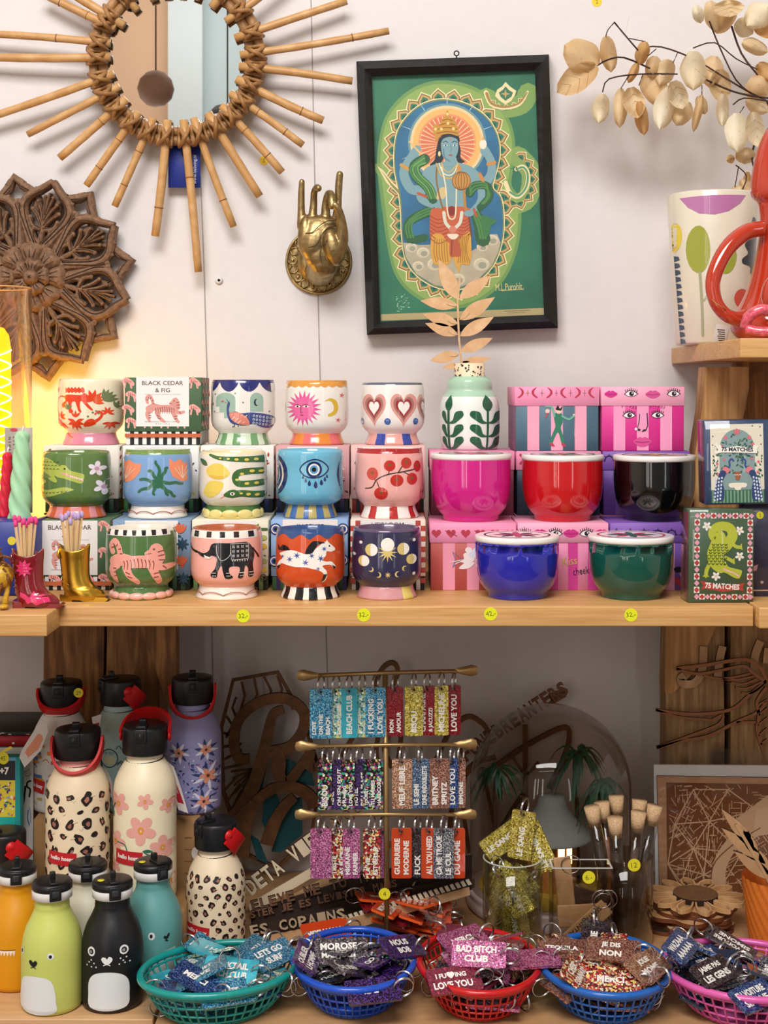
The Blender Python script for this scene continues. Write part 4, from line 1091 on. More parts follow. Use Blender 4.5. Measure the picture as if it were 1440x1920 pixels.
potbox('purple-lidded pink striped box right of the green pot', 1144, 1297, YB1, Z0, '#7d55ad', ('#7a55ac', '#e39ab8'), a_mer, 5, lidart=lidpat(1144, 1297, 1000, 'arch'))
# ================================================================== LIDDED POTS
def pot(label, cx, R, Y, zb, lid_py, hx, art):
 X, r = PX(cx, Y), S(R, Y)
 t = thing('lidded_pot', label, 'pot', (X, Y, zb), 'glossy lidded pots on the shelf')
 # rim height measured on the axis
 H = PZ(lid_py, Y) - zb
 mat = M(hx, 0.12, coat=0.8)
 prof = [(0.0001, 0.0), (r * .68, 0.0), (r * .70, 0.002), (r * .70, 0.006), (r * .78, 0.010), (r * .88, 0.017), (r * .955, 0.028), (r * .985, 0.04), (r, 0.052), (r, 0.054), (r, 0.066), (r, H - 0.010), (r, H - 0.0065), (r, H - 0.006), (r * .97, H - 0.006)]
 mb = MB(); mb.lathe(prof, mat, (X, Y, zb), n=72, close=False); mb.build('pot_body', t)
 l = MB(); w = M('#f0ece8', 0.3, coat=0.4);
 l.lathe([(r * .9, H - 0.0065), (r * 1.0, H - 0.0062), (r * 1.015, H - 0.004), (r * 1.015, H - 0.001), (r * 1.0, H + 0.0008), (r * .97, H + 0.0012), (r * .9, H + 0.001), (0.0001, H + 0.001)], w, (X, Y, zb), n=64, close=False)
 d = Draw(); art(d)
 l.draw(d, lambda x, y, o: Vector((X + x * r, Y - y * r, zb + H + 0.0012 + o)), lambda c: M(c, 0.4))
 l.build('pot_lid', t, label='white printed lid')
def lid1(c1, c2, seed):
 def f(d):
  rnd = random.Random(seed)
  for k in range(8):
   a = k * pi / 4; d.leaf(c1 if k % 2 else c2, .1 * cos(a), .1 * sin(a), .6 * cos(a), .6 * sin(a), .09)
  d.e(c2, 0, 0, .16)
  d.s(c1, ell2(0, 0, .78, .78, 0, 30), .05, False, True)
 return f
pot('magenta lidded pot, left of the upper row of pots', 883, 75.5, Y2, ZP1, 851, '#cf1f86', lid1('#c22a50', '#d86a8a', 1))
pot('bright red lidded pot, middle of the upper row of pots', 1054.5, 75.5, Y2, ZP1, 853, '#c0141a', lid1('#3a6a50', '#b83a4a', 2))
pot('glossy black lidded pot, right of the upper row of pots', 1227, 76, Y2, ZP1, 854, '#060608', lid1('#3a3a44', '#b8a84a', 3))
pot('royal blue lidded pot in front of the pink boxes', 969.5, 78, Y1 - .003, Z0, 1004, '#2226a8', lid1('#2c2444', '#c84a7a', 4))
pot('dark green lidded pot in front of the pink boxes', 1183, 79, Y1 - .003, Z0, 1004, '#0c4f43', lid1('#b8344e', '#2c5a4c', 5))
# ================================================================== GREEN LEAF VASE with wooden twig
X, r, zv = PX(880.5, 1.905), S(56, 1.905), ZP2
t = thing('leaf_vase', 'pale bulbous vase painted with dark green leaves and a leopard-print collar', 'vase', (X, 1.905, zv))
mb = MB()
gw = M('#e3e9e2', 0.3, coat=0.4); gmn = M('#a9cdb3', 0.3, coat=0.4)
pv = [(0.0001, 0), (r * .88, 0), (r * .93, 0.002), (r * .97, 0.01), (r, 0.03), (r, 0.055), (r * .97, 0.064), (r * .90, 0.072), (r * .78, 0.079), (r * .74, 0.081), (r * .755, 0.084), (r * .755, 0.092), (r * .70, 0.097), (r * .5, 0.1)]
mb.lathe(pv, gw, (X, 1.905, zv), n=56, mfn=lambda i, j: gmn if i >= 7 else gw, close=False)
def vfn(x, y, o):
 th = asin(max(-.98, min(.98, (x - 880.5) / 56 * .98))); z = CZ - (y - HY) / FP * (1.905 - r * .8) - zv
 q = r
 for i in range(len(pv) - 1):
  if pv[i][1] <= z <= pv[i + 1][1]: q = pv[i][0] + (pv[i + 1][0] - pv[i][0]) * (z - pv[i][1]) / max(1e-9, pv[i + 1][1] - pv[i][1])
 q += o + .0002; return Vector((X + q * sin(th), 1.905 - q * cos(th), zv + z))
d = Draw(780, 660, 2.1818); G = '#1f5b40'
for cx0, sx in ((287, 1), (128, .55)):
 d.s(G, [(cx0, 210), (cx0, 396)], 9, False, layer=1); d.leaf(G, cx0, 245, cx0 - 0, 175, 18 * sx + 4, 2)
 for yy in (285, 340, 390):
  for s in (-1, 1):
   if sx < 1 and s < 0: w = 22
   else: w = 66 * (1 if sx == 1 else .8)
   d.p(G, [(cx0, yy + 5), (cx0 + s * w * .3, yy - 6), (cx0 + s * w * .5, yy - 38), (cx0 + s * w, yy - 44), (cx0 + s * w * 1.12, yy - 26), (cx0 + s * w * .8, yy - 8), (cx0 + s * w * .4, yy + 8)], True, 1)
mb.draw(d, vfn, gm, [880.5 + 56 * k / 10 for k in range(-9, 10)], [HY + (CZ - zv - b) / (1.905 - r * .8) * FP for a, b in pv[2:9]])
mb.build('vase_body', t)
cb = MB(); cr = S(28.5, 1.905); zc = 0.0985
cb.lathe([(cr, zc - .003), (cr, zc + .019), (cr * .92, zc + .0195), (cr * .9, zc + .005), (0.0001, zc + .005)], M('#ecd9b8', 0.5), (X, 1.905, zv), n=40, close=False)
rnd = random.Random(5)
d = Draw()
for k in range(70):
 a, b = rnd.uniform(-pi, pi), rnd.uniform(.001, .018); s = rnd.uniform(.0009, .0017)
 d.p('#2a2018', [(a * cr + s * cos(q) * rnd.uniform(.7, 1.2), b + s * sin(q) * rnd.uniform(.7, 1.2)) for q in [i * 1.05 for i in range(6)]], layer=1)
cb.draw(d, lambda x, y, o: Vector((X + (cr + o + .0002) * sin(x / cr), 1.905 - (cr + o + .0002) * cos(x / cr), zv + zc + y)), lambda c: M(c, .5))
cb.build('collar', t, label='cream collar with dark leopard spots')
# twig
pw = wood('birch_ply', '#e3bd92', '#d0a476', scale=(6, 6, 6), rough=0.55, bump=0.03)
tw = MB(); Yt = 1.900; dk = M('#3a2418', 0.7)
stem = [(866, 682), (861, 640), (859, 600), (858, 565), (862, 520)]
tw.prism([(x - 1.8, y) for x, y in stem] + [(x + 1.8, y) for x, y in stem[::-1]], Yt, 0.003, pw, dk)
for a, b, c2, e, w in [(858, 562, 822, 486, 15), (861, 560, 920, 517, 13), (859, 573, 788, 564, 12), (861, 600, 928, 557, 13), (859, 607, 792, 589, 12), (862, 630, 926, 594, 12), (859, 628, 797, 606, 11), (864, 658, 924, 634, 11), (861, 664, 806, 676, 11), (864, 680, 921, 672, 8), (862, 683, 830, 690, 6)]:
 tw.prism(leaf2(a, b, c2, e, w, 10), Yt + .0002 * (b % 7), 0.003, pw, dk)
 tw.prism(leaf2(a, b, a + (c2 - a) * .3, b + (e - b) * .3, 2.2, 4), Yt + .0002, 0.003, pw, dk)
tw.tube([P(864, 684, Yt), (X, 1.905, zv + 0.1)], 0.0016, pw, n=6)
tag(tw.build('wooden_twig', org=(X, 1.905, zv + .1)), 'flat plywood twig with pointed leaves standing in the green leaf vase', 'twig')
# ================================================================== MATCH BOXES
def matchbox(label, cx, cyb, w, h, Y, dep, rot, body, art, zb=None):
 """w,h in metres; art draws in units of the face width, y down from the top"""
 X = PX(cx, Y);
 t = thing('matchbox', label, 'matchbox', (X, Y, zb))
 R4 = Matrix.Rotation(radians(rot[0]), 4, 'Z') @ Matrix.Rotation(radians(rot[1]), 4, 'Y')
 mb = MB(); mb.rbox((0, dep / 2, h / 2), (w, dep, h), M(body, 0.45), 0.001, seg=1)
 d = Draw(); art(d); mb.draw(d, lambda x, y, o: Vector((x * w, -o, h - y * w)), lambda c: M(c, 0.45))
 mb.draw(Draw().rect('#7c3f55', .12, .05, .88, 1.35, 1), lambda x, y, o: Vector((-w / 2 - o, dep * x, h * (1 - y / 1.4))), lambda c: M(c, 0.8))
 mb.xform(Matrix.Translation((X, Y, zb)) @ R4)
 mb.build('sleeve', t)
 fl = MB(); fl.rbox((0, dep / 2, h / 2), (w + .0012, dep + .0012, h + .0012), glass(), 0.0012, seg=1); fl.xform(Matrix.Translation((X, Y, zb)) @ R4)
 fl.build('clear_wrap', t, label='thin clear film wrap')
def a_m1(d):
 # coordinates from a crop 0..1 wide; helper maps crop px
 d.at(-.5, 0, 405); ox, oy = 238, 1128
 def q(s): return [(a - ox, b - oy) for a, b in pr(s)]
 G, W, R0, Pk = '#b9bf3a', '#f2ece6', '#b53a32', '#e6a3b8'
 for x in range(11):
  xx = 50 + x * 34; c = [Pk, R0][x % 2]
  for yy in (37, 540):
   if x % 2: d.rect(W, xx - 17, yy - 17, xx + 17, yy + 17, 0)
   d.p(c, [(xx, yy - 17), (xx + 17, yy), (xx, yy + 17), (xx - 17, yy)], layer=1)
 for k in range(1, 13):
  yy = 37 + k * 41.9; c = [Pk, R0][k % 2]
  for xx in (50, 382):
   if k % 2: d.rect(W, xx - 17, yy - 19, xx + 17, yy + 19, 0)
   d.p(c, [(xx, yy - 19), (xx + 17, yy), (xx, yy + 19), (xx - 17, yy)], layer=1)
 d.s(G, q('385,1298 380,1270 400,1240 440,1228 490,1240 510,1280 500,1310 470,1350 430,1380 400,1420 410,1460 440,1480'), 44, w1=84, layer=2)
 d.s(G, q('378,1300 386,1260 430,1235'), 22, w1=46, layer=2)
 d.s(G, q('430,1300 410,1350 395,1400 400,1440'), 78, w1=92, layer=2)
 d.p(G, q('385,1470 420,1440 460,1445 485,1480 560,1500 570,1515 555,1552 520,1548 470,1520 400,1500'), True, 2)
 d.s(G, q('370,1460 350,1500 345,1535'), 24, layer=2); d.s(G, q('455,1420 490,1435 515,1450'), 22, layer=2); d.s(G, q('500,1330 530,1355 560,1360'), 22, layer=2); d.s(G, q('450,1300 440,1270 425,1265'), 18, layer=2)
 for s in ('345,1535 330,1540', '345,1535 345,1548', '345,1535 360,1542', '560,1360 566,1342', '560,1360 570,1372', '515,1450 520,1432', '515,1450 522,1462'): d.s(G, q(s), 9, False, layer=2)
 for i in range(8):
  for j in range(5):
   x, y = 360 + j * 26 + (i % 2) * 12 + max(0, 4 - i) * 10 - 10, 1345 + i * 17
   if x < 480: d.s('#4f5f18', [(x - ox - 8, y - oy - 4), (x - ox, y - oy + 4), (x - ox + 8, y - oy - 4)], 6, layer=5)
 d.s('#eeb8b4', q('455,1495 490,1510 520,1520 550,1540'), 10, layer=3); d.e('#20261c', 460 - ox, 1468 - oy, 5, layer=3)
 for x, y in ((348, 1230), (553, 1256), (555, 1415), (408, 1540)): flower(d, x - ox, y - oy, 28, W, '#d8c890', 5, 20, 2)
 d.p(R0, q('310,1568 345,1574 450,1600 560,1585 590,1580 575,1605 585,1632 550,1625 450,1636 345,1618 316,1622 328,1596'), layer=2)
 d.text(W, '75 MATCHES', 448 - ox, 1602 - oy, w=215, h=36, rot=3, layer=3, bold=.04)
def a_m2(d):
 d.at(-.5, 0, 370);
 Wc, N, Gc = '#e9e2cf', '#2b3f6e', '#8aa3a4'
 d.rect(Wc, 34, 22, 336, 470, 0)
 d.p(Gc, [(84, 430), (84, 170)] + ell2(185, 170, 101, 118, 0, 20, 180, 360) + [(286, 430)], layer=1)
 d.rect('#3c6a55', 34, 400, 336, 476, 2)
 for k in range(15): d.rect('#7fa98a', 40 + k * 20, 404, 50 + k * 20, 474, 3)
 rnd = random.Random(4)
 for k in range(90):
  a = rnd.uniform(0, 6.28); rr = rnd.uniform(5, 112); x, y = 185 + rr * cos(a) * 1.05, 195 + rr * sin(a) * 1.0
  if y > 300: continue
  b = rnd.uniform(-1, 1) + a; d.leaf('#2f5a48' if k % 3 else '#4c7c5c', x, y, x + 20 * cos(b), y + 20 * sin(b), 4.5, layer=3)
 for k in range(40):
  s = 1 if k % 2 else -1; x = 185 + s * rnd.uniform(105, 140); y = rnd.uniform(190, 340); d.leaf('#2f5a48', x, y, x + rnd.uniform(-12, 12), y - 14, 4, layer=3)
 for x, y, r in ((185, 66, 22), (120, 100, 14), (255, 100, 14), (95, 150, 12), (275, 140, 12), (110, 225, 10), (268, 222, 10), (70, 250, 10), (305, 240, 10), (75, 310, 10), (300, 300, 10)): d.star('#d9707c', x, y, r, r * .6, 7, layer=4)
 for s in (-1, 1):
  c = lambda v: 185 + s * v
  d.s('#3a4f8c', [(c(22), 232), (c(34), 222), (c(46), 236), (c(44), 262), (c(60), 286)], 10, layer=5)
  d.p('#d97a84', [(c(44), 286), (c(66), 266), (c(86), 278), (c(84), 302), (c(58), 304)], True, 6)
  d.p(N, [(c(64), 300), (c(96), 290), (c(118), 350), (c(140), 430), (c(120), 462), (c(84), 458), (c(78), 400), (c(86), 350)], True, 6)
  for i in range(7):
   for j in range(3): d.e('#c9d2e2', c(90 + j * 16 + i * 2), 330 + i * 20 + j * 4, 5.5, 7.5, layer=7, n=8)
 d.p('#9c5a44', [(168, 296), (202, 296), (200, 326), (194, 344), (176, 344), (170, 326)], layer=6); d.s('#f0e4d4', '166,310 174,318 182,310 190,318 198,310 206,318', 3, False, layer=7)
 d.p('#e6e0cc', [(140, 362), (230, 362), (230, 386), (205, 388), (200, 400), (170, 400), (165, 388), (140, 386)], True, 6)
 d.p('#f0ebe0', '62,146 90,138 100,160 185,148 270,162 280,142 308,152 296,172 300,192 180,186 95,184 66,190 76,168', layer=8)
 d.text('#3a3f50', '75 MATCHES', 186, 168, w=180, h=24, rot=2, layer=9, bold=.04)
 for x, y in ((50, 36), (92, 40), (275, 34), (318, 40), (48, 90), (320, 90), (46, 140), (322, 140)): d.star('#5a5a70', x, y, 6, 2.5, 6, layer=2)
def a_m3(d):
 d.at(-.5, 0, 400)
 G = '#d8b4a0'
 for x, y in ((45, 50), (52, 320), (300, 90), (330, 300), (120, 500)): d.star(G, x, y, 14, 6, 8, layer=1)
 d.e(G, 36, 158, 32, layer=1); d.e('#2b2740', 50, 150, 27, layer=2); d.p('#c98a84', '0,370 60,400 95,385 85,425 60,430 0,415', layer=1); d.rect('#d8b4a0', 10, 548, 390, 556, 1)
wm = 0.0775; hm = 0.1105
matchbox('upright green matchbox with a yellow crocodile and red-white diamond border', 1351.5, 0, wm, hm, 1.647, 0.036, (2, 0.6), '#3f5a40', a_m1, zb=ST)
matchbox('dark purple matchbox with moons at the right edge, behind the crocodile one', 1452, 0, 0.076, 0.1135, 1.69, 0.034, (0, 0), '#2b2740', a_m3, zb=ST)
matchbox('navy matchbox with two peacocks and a banner, resting on the two lower ones', 1384, 0, 0.078, 0.102, 1.682, 0.045, (-3, -1.2), '#33476b', a_m2, zb=ST + .1142)
sticker(1425, 966, 1.675, '2', 'small yellow sticker at the top of the dark purple matchbox', 7, '#c9c020')
# ================================================================== BOOTS with matches
def boot(label, cx, base_py, Y, zb, k, col, mlabel, head, seed, rough=0.15, metal=0.0, trim=None):
 """cowboy boot toe to the right; k = metres per unit, unit = 1 boot height"""
 X = PX(cx, Y); col2 = trim
 t = thing('boot_match_holder', label, 'boot', (X, Y, zb))
 m = M(col, rough, metal=metal, coat=0.0 if metal else 0.9)
 secs = [  # z, centre x, half length x, half width y
  (0.03, .08, .37, .20), (0.08, .09, .38, .215), (0.15, .08, .37, .22), (0.22, .03, .34, .21), (0.27, -.02, .31, .19), (0.36, -.06, .275, .185),
  (0.48, -.08, .26, .185), (0.62, -.09, .265, .19), (0.78, -.10, .275, .20), (0.90, -.10, .285, .21), (1.0, -.10, .29, .215)]
 mb = MB(); n = 32; vs = []
 q = spline([s for s in secs], False, 3)
 for z, c, a, b in q:
  for j in range(n):
   an = 2 * pi * j / n; ca, sa = cos(an), sin(an)
   zz = z
   if z > 0.75: zz = z + (z - .75) / .25 * .07 * (abs(sa) * -1 + ca * ca * .8)
   toe = 1.0 - .35 * max(0, ca) ** 2 if z < .22 else 1.0
   vs.append((X + k * (c + a * ca), Y + k * b * sa * toe, zb + k * zz))
 K = len(q)
 fs = [(i * n + j, i * n + (j + 1) % n, (i + 1) * n + (j + 1) % n, (i + 1) * n + j) for i in range(K - 1) for j in range(n)]
 # inner throat
 top = vs[-n:]; c0 = Vector((X - .14 * k, Y, 0))
 inn = [((v[0] - c0.x) * .86 + c0.x, (v[1] - Y) * .86 + Y, v[2] - .004 * k) for v in top]; dn = [((v[0] - c0.x) * .8 + c0.x, (v[1] - Y) * .8 + Y, zb + .6 * k) for v in top]
 vs += inn + dn
 fs += [((K - 1) * n + j, (K - 1) * n + (j + 1) % n, K * n + (j + 1) % n, K * n + j) for j in range(n)]
 fs += [(K * n + j, K * n + (j + 1) % n, (K + 1) * n + (j + 1) % n, (K + 1) * n + j) for j in range(n)]
 fs.append([j for j in range(n - 1, -1, -1)]); fs.append([(K + 1) * n + j for j in range(n)])
 mb.add(vs, fs, m, True)
 # pull strap cuff fold
 for s in (-1,):
  mb.tube([(X + k * (-.36 + .1 * 0), Y - .10 * k, zb + k * .98), (X - .39 * k, Y - .10 * k, zb + .85 * k), (X - .35 * k, Y - .12 * k, zb + .8 * k)], .022 * k, m, n=8)
  mb.tube([(X + k * .08, Y - .12 * k, zb + k * 1.02), (X + .085 * k, Y - .14 * k, zb + .86 * k), (X + .05 * k, Y - .14 * k, zb + .82 * k)], .022 * k, m, n=8)
 # creases at the ankle
 for z, b in ((.3, .05), (.38, .03), (.46, .035)): mb.tube(spline([(X + k * (-.33), Y - k * .08, zb + k * (z + .08)), (X - k * .15, Y - k * .16, zb + k * z), (X + k * (.06), Y - k * .08, zb + k * (z + .02))], False, 4), .012 * k, m, n=6)
 if trim:
  d = Draw()
  d.star(trim, -.13, .72, .17, .10, 9, 8, 1); d.p(trim, '-.2,.30 -.1,.26 -.02,.2 .05,.32 .12,.24 .22,.26 .32,.18 .34,.12 .2,.1 .1,.06 .02,.12 -.06,.08 -.1,.16 -.2,.2', False, 1)
  def bf(x, y, o):
   # wrap on the near side of the shaft or foot
   best = min(q, key=lambda s: abs(s[0] - y)); u = (x - best[1]) / best[2]; u = max(-.95, min(.95, u)); toe = 1.0 - .35 * max(0, u) ** 2 if y < .22 else 1
   return Vector((X + k * x, Y - k * best[3] * toe * sqrt(1 - u * u) - .0006 - o, zb + k * y))
  dd = Draw(); dd.t = d.t
  mb.draw(dd, bf, lambda c: M(c, .2, coat=.8), [-.35 + .05 * i for i in range(16)], [.03 * i for i in range(1, 36)])
 mb.build('boot_body', t)
 so = MB(); so.prism([(x, y) for x, y in [(-.34, 0), (-.12, 0), (-.11, .045), (.0, .035), (.1, 0), (.48, 0), (.53, .02), (.55, .05), (.5, .075), (-.12, .09), (-.34, .14)]], 0, k * .3, m, fn=lambda x, y, o: Vector((X + k * x, Y - k * .15 - o, zb + k * y)))
 so.build('heel_and_sole', t)
 rnd = random.Random(seed)
 cs = [(-.28, .02), (-.2, -.06), (-.12, .06), (-.2, .1), (-.04, -.04), (-.02, .08), (-.13, -.1), (-.25, -.05), (.0, 0.02), (-.08, .0)]
 for i, (a, b) in enumerate(cs):
  bx, by = a * .6 - .06, b * .6
  p0 = Vector((X + k * bx, Y + k * by, zb + k * .62)); p1 = Vector((X + k * (a * 1.35 + .03), Y + k * b * 1.2, zb + k * (1.52 + rnd.uniform(-.07, .06))))
  mt = MB(); mt.tube([p0, p1], k * .024, M('#e6c592', .6), n=4, smooth=False)
  mo = tag(mt.build('match', org=p0), mlabel, 'match', mlabel.split(' in the')[0] + ' matches')
  hd = MB(); dv = (p1 - p0).normalized(); hd.ell(p1 + dv * k * .02, (k * .042, k * .042, k * .07), M(head, .6), n=10, k=8); ho = hd.build('match_head', mo)
kb = 0.0745
boot('glossy dark red boot match holder with pink flames', 63, 1143, 1.615, ST, S(104, 1.615), '#7c0f1c', 'wooden match with a bright pink head in the red boot', '#e5448c', 2, trim='#d8336c')
boot('metallic gold boot match holder beside the tiger mug', 150, 1131, 1.665, ST, S(101, 1.665), '#cfa23c', 'wooden match with a lilac head in the gold boot', '#b6a0cf', 5, rough=0.28, metal=1.0)
# ================================================================== SUNBURST MIRROR
YM = 2.035; MC = (331, 108)
ratt = wood('rattan', '#b98a56', '#94693c', scale=(5, 5, 5), rough=0.5, bump=0.1)
ratl = wood('rattan_light', '#d8ae78', '#bf9058', scale=(4, 4, 4), rough=0.45, bump=0.1, off=2)
t = thing('sunburst_mirror', 'round rattan sunburst mirror with long bamboo rays on the wall', 'mirror', P(MC[0], MC[1], YM))
mb = MB(); r = S(138, YM); c0 = P(MC[0], MC[1], YM)
mb.lathe([(0.0001, 0.004), (r - .002, 0.004), (r, 0.003), (r, -0.003), (0.0001, -0.003)], M('#e9eeee', 0.012, metal=1.0), c0, n=96, rot=Matrix.Rotation(pi / 2, 3, 'X'), close=False)
for f in mb.f: pass
mb.sm = [False] * len(mb.sm)
mb.build('mirror_glass', t)
for rr, nm in ((139, 'inner_hoop'), (156, 'outer_hoop')):
 mb = MB(); mb.tube([P(MC[0] + rr * cos(a), MC[1] + rr * sin(a), YM - .004) for a in [2 * pi * i / 96 for i in range(96)]], S(9.5, YM), ratt, n=10, closed=True); mb.build(nm, t)
ends = [(729, 58), (661, 152), (606, 226), (568, 272), (529, 323), (487, 368), (438, 425), (372, 510), (291, 443), (215, 387), (162, 348), (112, 296), (52, 252), (-25, 222), (-60, 106), (-60, 62), (80, -12), (40, -70), (100, -170), (200, -230), (290, -160), (360, -260), (430, -190), (520, -160), (560, -60), (650, 2)]
inner = [ (457, 103), (455, 125), (450, 150), (437, 178), (420, 203), (393, 218), (365, 228), (345, 232), (313, 232), (285, 228), (256, 216), (232, 190), (218, 165), (207, 140), (200, 107), (200, 80), (210, 50)]
starts = {0: (457, 107), 25: (452, 64)}
for i, (ex, ey) in enumerate(ends):
 dx, dy = ex - MC[0], ey - MC[1]; L = sqrt(dx * dx + dy * dy)
 if i < len(inner): ix, iy = inner[i]
 else: ix, iy = MC[0] + dx / L * 122, MC[1] + dy / L * 122
 il = sqrt((ix - MC[0]) ** 2 + (iy - MC[1]) ** 2); ix, iy = MC[0] + (ix - MC[0]) * (1 - 7 / il), MC[1] + (iy - MC[1]) * (1 - 7 / il)
 rb = 7.4 + (i % 3) * .5
 mb = MB(); pts = []
 rnd = random.Random(i); bow = rnd.uniform(-3, 3)
 for k in range(9):
  u = k / 8; x, y = ix + (ex - ix) * u, iy + (ey - iy) * u; b = bow * sin(pi * u)
  pts.append(P(x - dy / L * b, y + dx / L * b, YM - .014 + .010 * u))
 mb.tube(pts, [S(rb * (1 + .05 * (k % 2) - .1 * k / 8), YM) for k in range(9)], ratl, n=10)
 for u in (.45, .82):
  if rnd.random() < .6: q = int(u * 8); mb.tube([pts[q] , pts[q] + (pts[q + 1] - pts[q]) * .06], S(rb * 1.07, YM), M('#8a5a30', .6), n=10)
 mb.build('bamboo_ray', t)
 # crossed binding over the hoops
 a = atan2(iy - MC[1], ix - MC[0]); a = atan2((iy + (ey - iy) * .1) - MC[1], (ix + (ex - ix) * .1) - MC[0])
 wb = MB()
 for s in (-1, 1):
  pts = []
  for k in range(9):
   u = k / 8 - .5; rr = 149 + u * 36; aa = a + s * u * .15
   pts.append(P(MC[0] + rr * cos(aa), MC[1] + rr * sin(aa), YM - .024 - .006 * cos(pi * u) - .001 * s + .016 * abs(2 * u) ** 2))
  wb.tube(pts, S(4.0, YM), ratt, n=8)
 for s in (-1, 1):
  pts = [P(MC[0] + rr * cos(a + s * .078), MC[1] + rr * sin(a + s * .078), YM - z) for rr, z in ((132, .008), (137, .017), (149, .014), (162, .017), (168, .006))]
  wb.tube(spline(pts, False, 3), S(3.4, YM), ratt, n=7)
 wb.build('cane_binding', t)
# blue hang tag
mb = MB(); mb.rbox(P(345.5, 310, 2.042), (S(60, 2.042), 0.0012, S(84, 2.042)), M('#1c2f86', .5), .0005, seg=1)
d = Draw(); d.text('#e8ecf6', 'www.hkliving.nl', 366, 318, w=54, h=8, rot=-90, layer=1); mb.draw(d, FY(2.0413), lambda c: M(c, .5))
tag(mb.build('hang_tag', org=P(345, 270, 2.042)), 'blue card tag with a web address hanging under the mirror', 'tag')
# ================================================================== CARVED PANEL
YC = 2.030; CC = (58, 520)
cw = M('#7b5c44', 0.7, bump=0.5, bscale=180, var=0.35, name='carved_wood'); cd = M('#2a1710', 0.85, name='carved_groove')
t = thing('carved_wall_panel', 'round openwork carved wooden flower panel on the wall at the left', 'wall carving', P(CC[0], CC[1], YC))
def rotf(ang, z0=0.0):
 a = radians(ang)
 def fn(x, y, o):  # local: x across, y outward from the hub (px)
  X_ = CC[0] + x * cos(a) + y * sin(a); Y_ = CC[1] + x * sin(a) - y * cos(a)
  return P(X_, Y_, YC - z0) + Vector((0, -o, 0))
 return fn
def petal():
 out = '-14,62 -34,88 -47,110 -56,118 -50,124 -57,134 -46,138 -50,150 -37,153 -36,163 -24,165 -14,178 0,192 14,178 24,165 36,163 37,153 50,150 46,138 57,134 50,124 56,118 47,110 34,88 14,62'
 return pr(out)
NP = 8
for k in range(NP):
 ang = 13 + k * 45
 if 175 < ang % 360 < 330 and ang % 360 > 215 and False: continue
 # small tips behind, between the big petals
 mb = MB(); fn = rotf(ang + 22.5, -0.010)
 mb.relief('-30,120 -38,140 -30,158 -14,172 0,190 14,172 30,158 38,140 30,120', 17, 0, .005, .010, cw, fn=fn, smooth=False)
 mb.relief('-12,172 -16,178 -8,186', 8, 0, .003, .008, cw, fn=fn, smooth=False); mb.relief('12,172 16,178 8,186', 8, 0, .003, .008, cw, fn=fn, smooth=False)
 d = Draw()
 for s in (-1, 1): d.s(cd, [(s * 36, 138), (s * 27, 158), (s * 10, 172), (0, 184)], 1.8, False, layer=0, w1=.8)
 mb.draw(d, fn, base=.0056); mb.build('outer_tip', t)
 # big petal rim: toothed band each side
 mb = MB(); fn = rotf(ang)
 for s in (-1, 1):
  rim = [(s * 10, 58), (s * 24, 84), (s * 40, 112), (s * 44, 132), (s * 36, 150), (s * 18, 166), (0, 184)]
  mb.relief(rim, 24, 0, .007, .012, cw, fn=fn, w1=13)
  for q in range(5):
   u = q / 4; x0 = s * (46 + 10 * sin(pi * u) - 18 * u * u * 1.3); y0 = 104 + 58 * u
   mb.dome([(x0 - s * 6, y0 - 7), (x0 + s * 7, y0 - 2), (x0 + s * 8, y0 + 6), (x0 - s * 2, y0 + 8)], 0, .004, cw, .011, 2, fn)
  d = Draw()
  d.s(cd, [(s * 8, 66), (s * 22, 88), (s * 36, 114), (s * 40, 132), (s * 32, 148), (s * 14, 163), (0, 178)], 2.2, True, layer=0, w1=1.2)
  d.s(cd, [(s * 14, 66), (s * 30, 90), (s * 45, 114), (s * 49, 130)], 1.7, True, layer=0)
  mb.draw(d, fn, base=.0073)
 mb.build('carved_petal', t)
 # inner acanthus leaf
 mb = MB(); fn = rotf(ang, 0.001)
 mb.relief([(0, 56), (2, 90), (-1, 120), (0, 162)], 13, 0, .006, .010, cw, fn=fn, w1=5)
 for s in (-1, 1):
  for (x0, y0, x1, y1, x2, y2, w) in [(3, 66, 16, 78, 15, 92, 11), (2, 92, 20, 96, 26, 110, 11), (1, 98, 14, 116, 25, 126, 10), (0, 108, 9, 128, 18, 142, 9), (0, 118, 4, 138, 8, 154, 8)]:
   mb.relief([(s * x0, y0), (s * x1, y1), (s * x2, y2)], w, 0, .0055, .010, cw, fn=fn, w1=w * .75)
   mb.ell(fn(s * x2, y2, .001), (S(w * .45, YC), .005, S(w * .45, YC)), cw, n=8, k=5)
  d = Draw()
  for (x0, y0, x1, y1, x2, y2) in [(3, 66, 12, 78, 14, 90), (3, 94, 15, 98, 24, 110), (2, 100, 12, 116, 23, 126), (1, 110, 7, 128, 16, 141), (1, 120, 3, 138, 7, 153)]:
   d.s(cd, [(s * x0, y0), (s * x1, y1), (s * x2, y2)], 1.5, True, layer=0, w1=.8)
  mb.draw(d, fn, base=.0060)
 mb.build('acanthus_leaf', t)
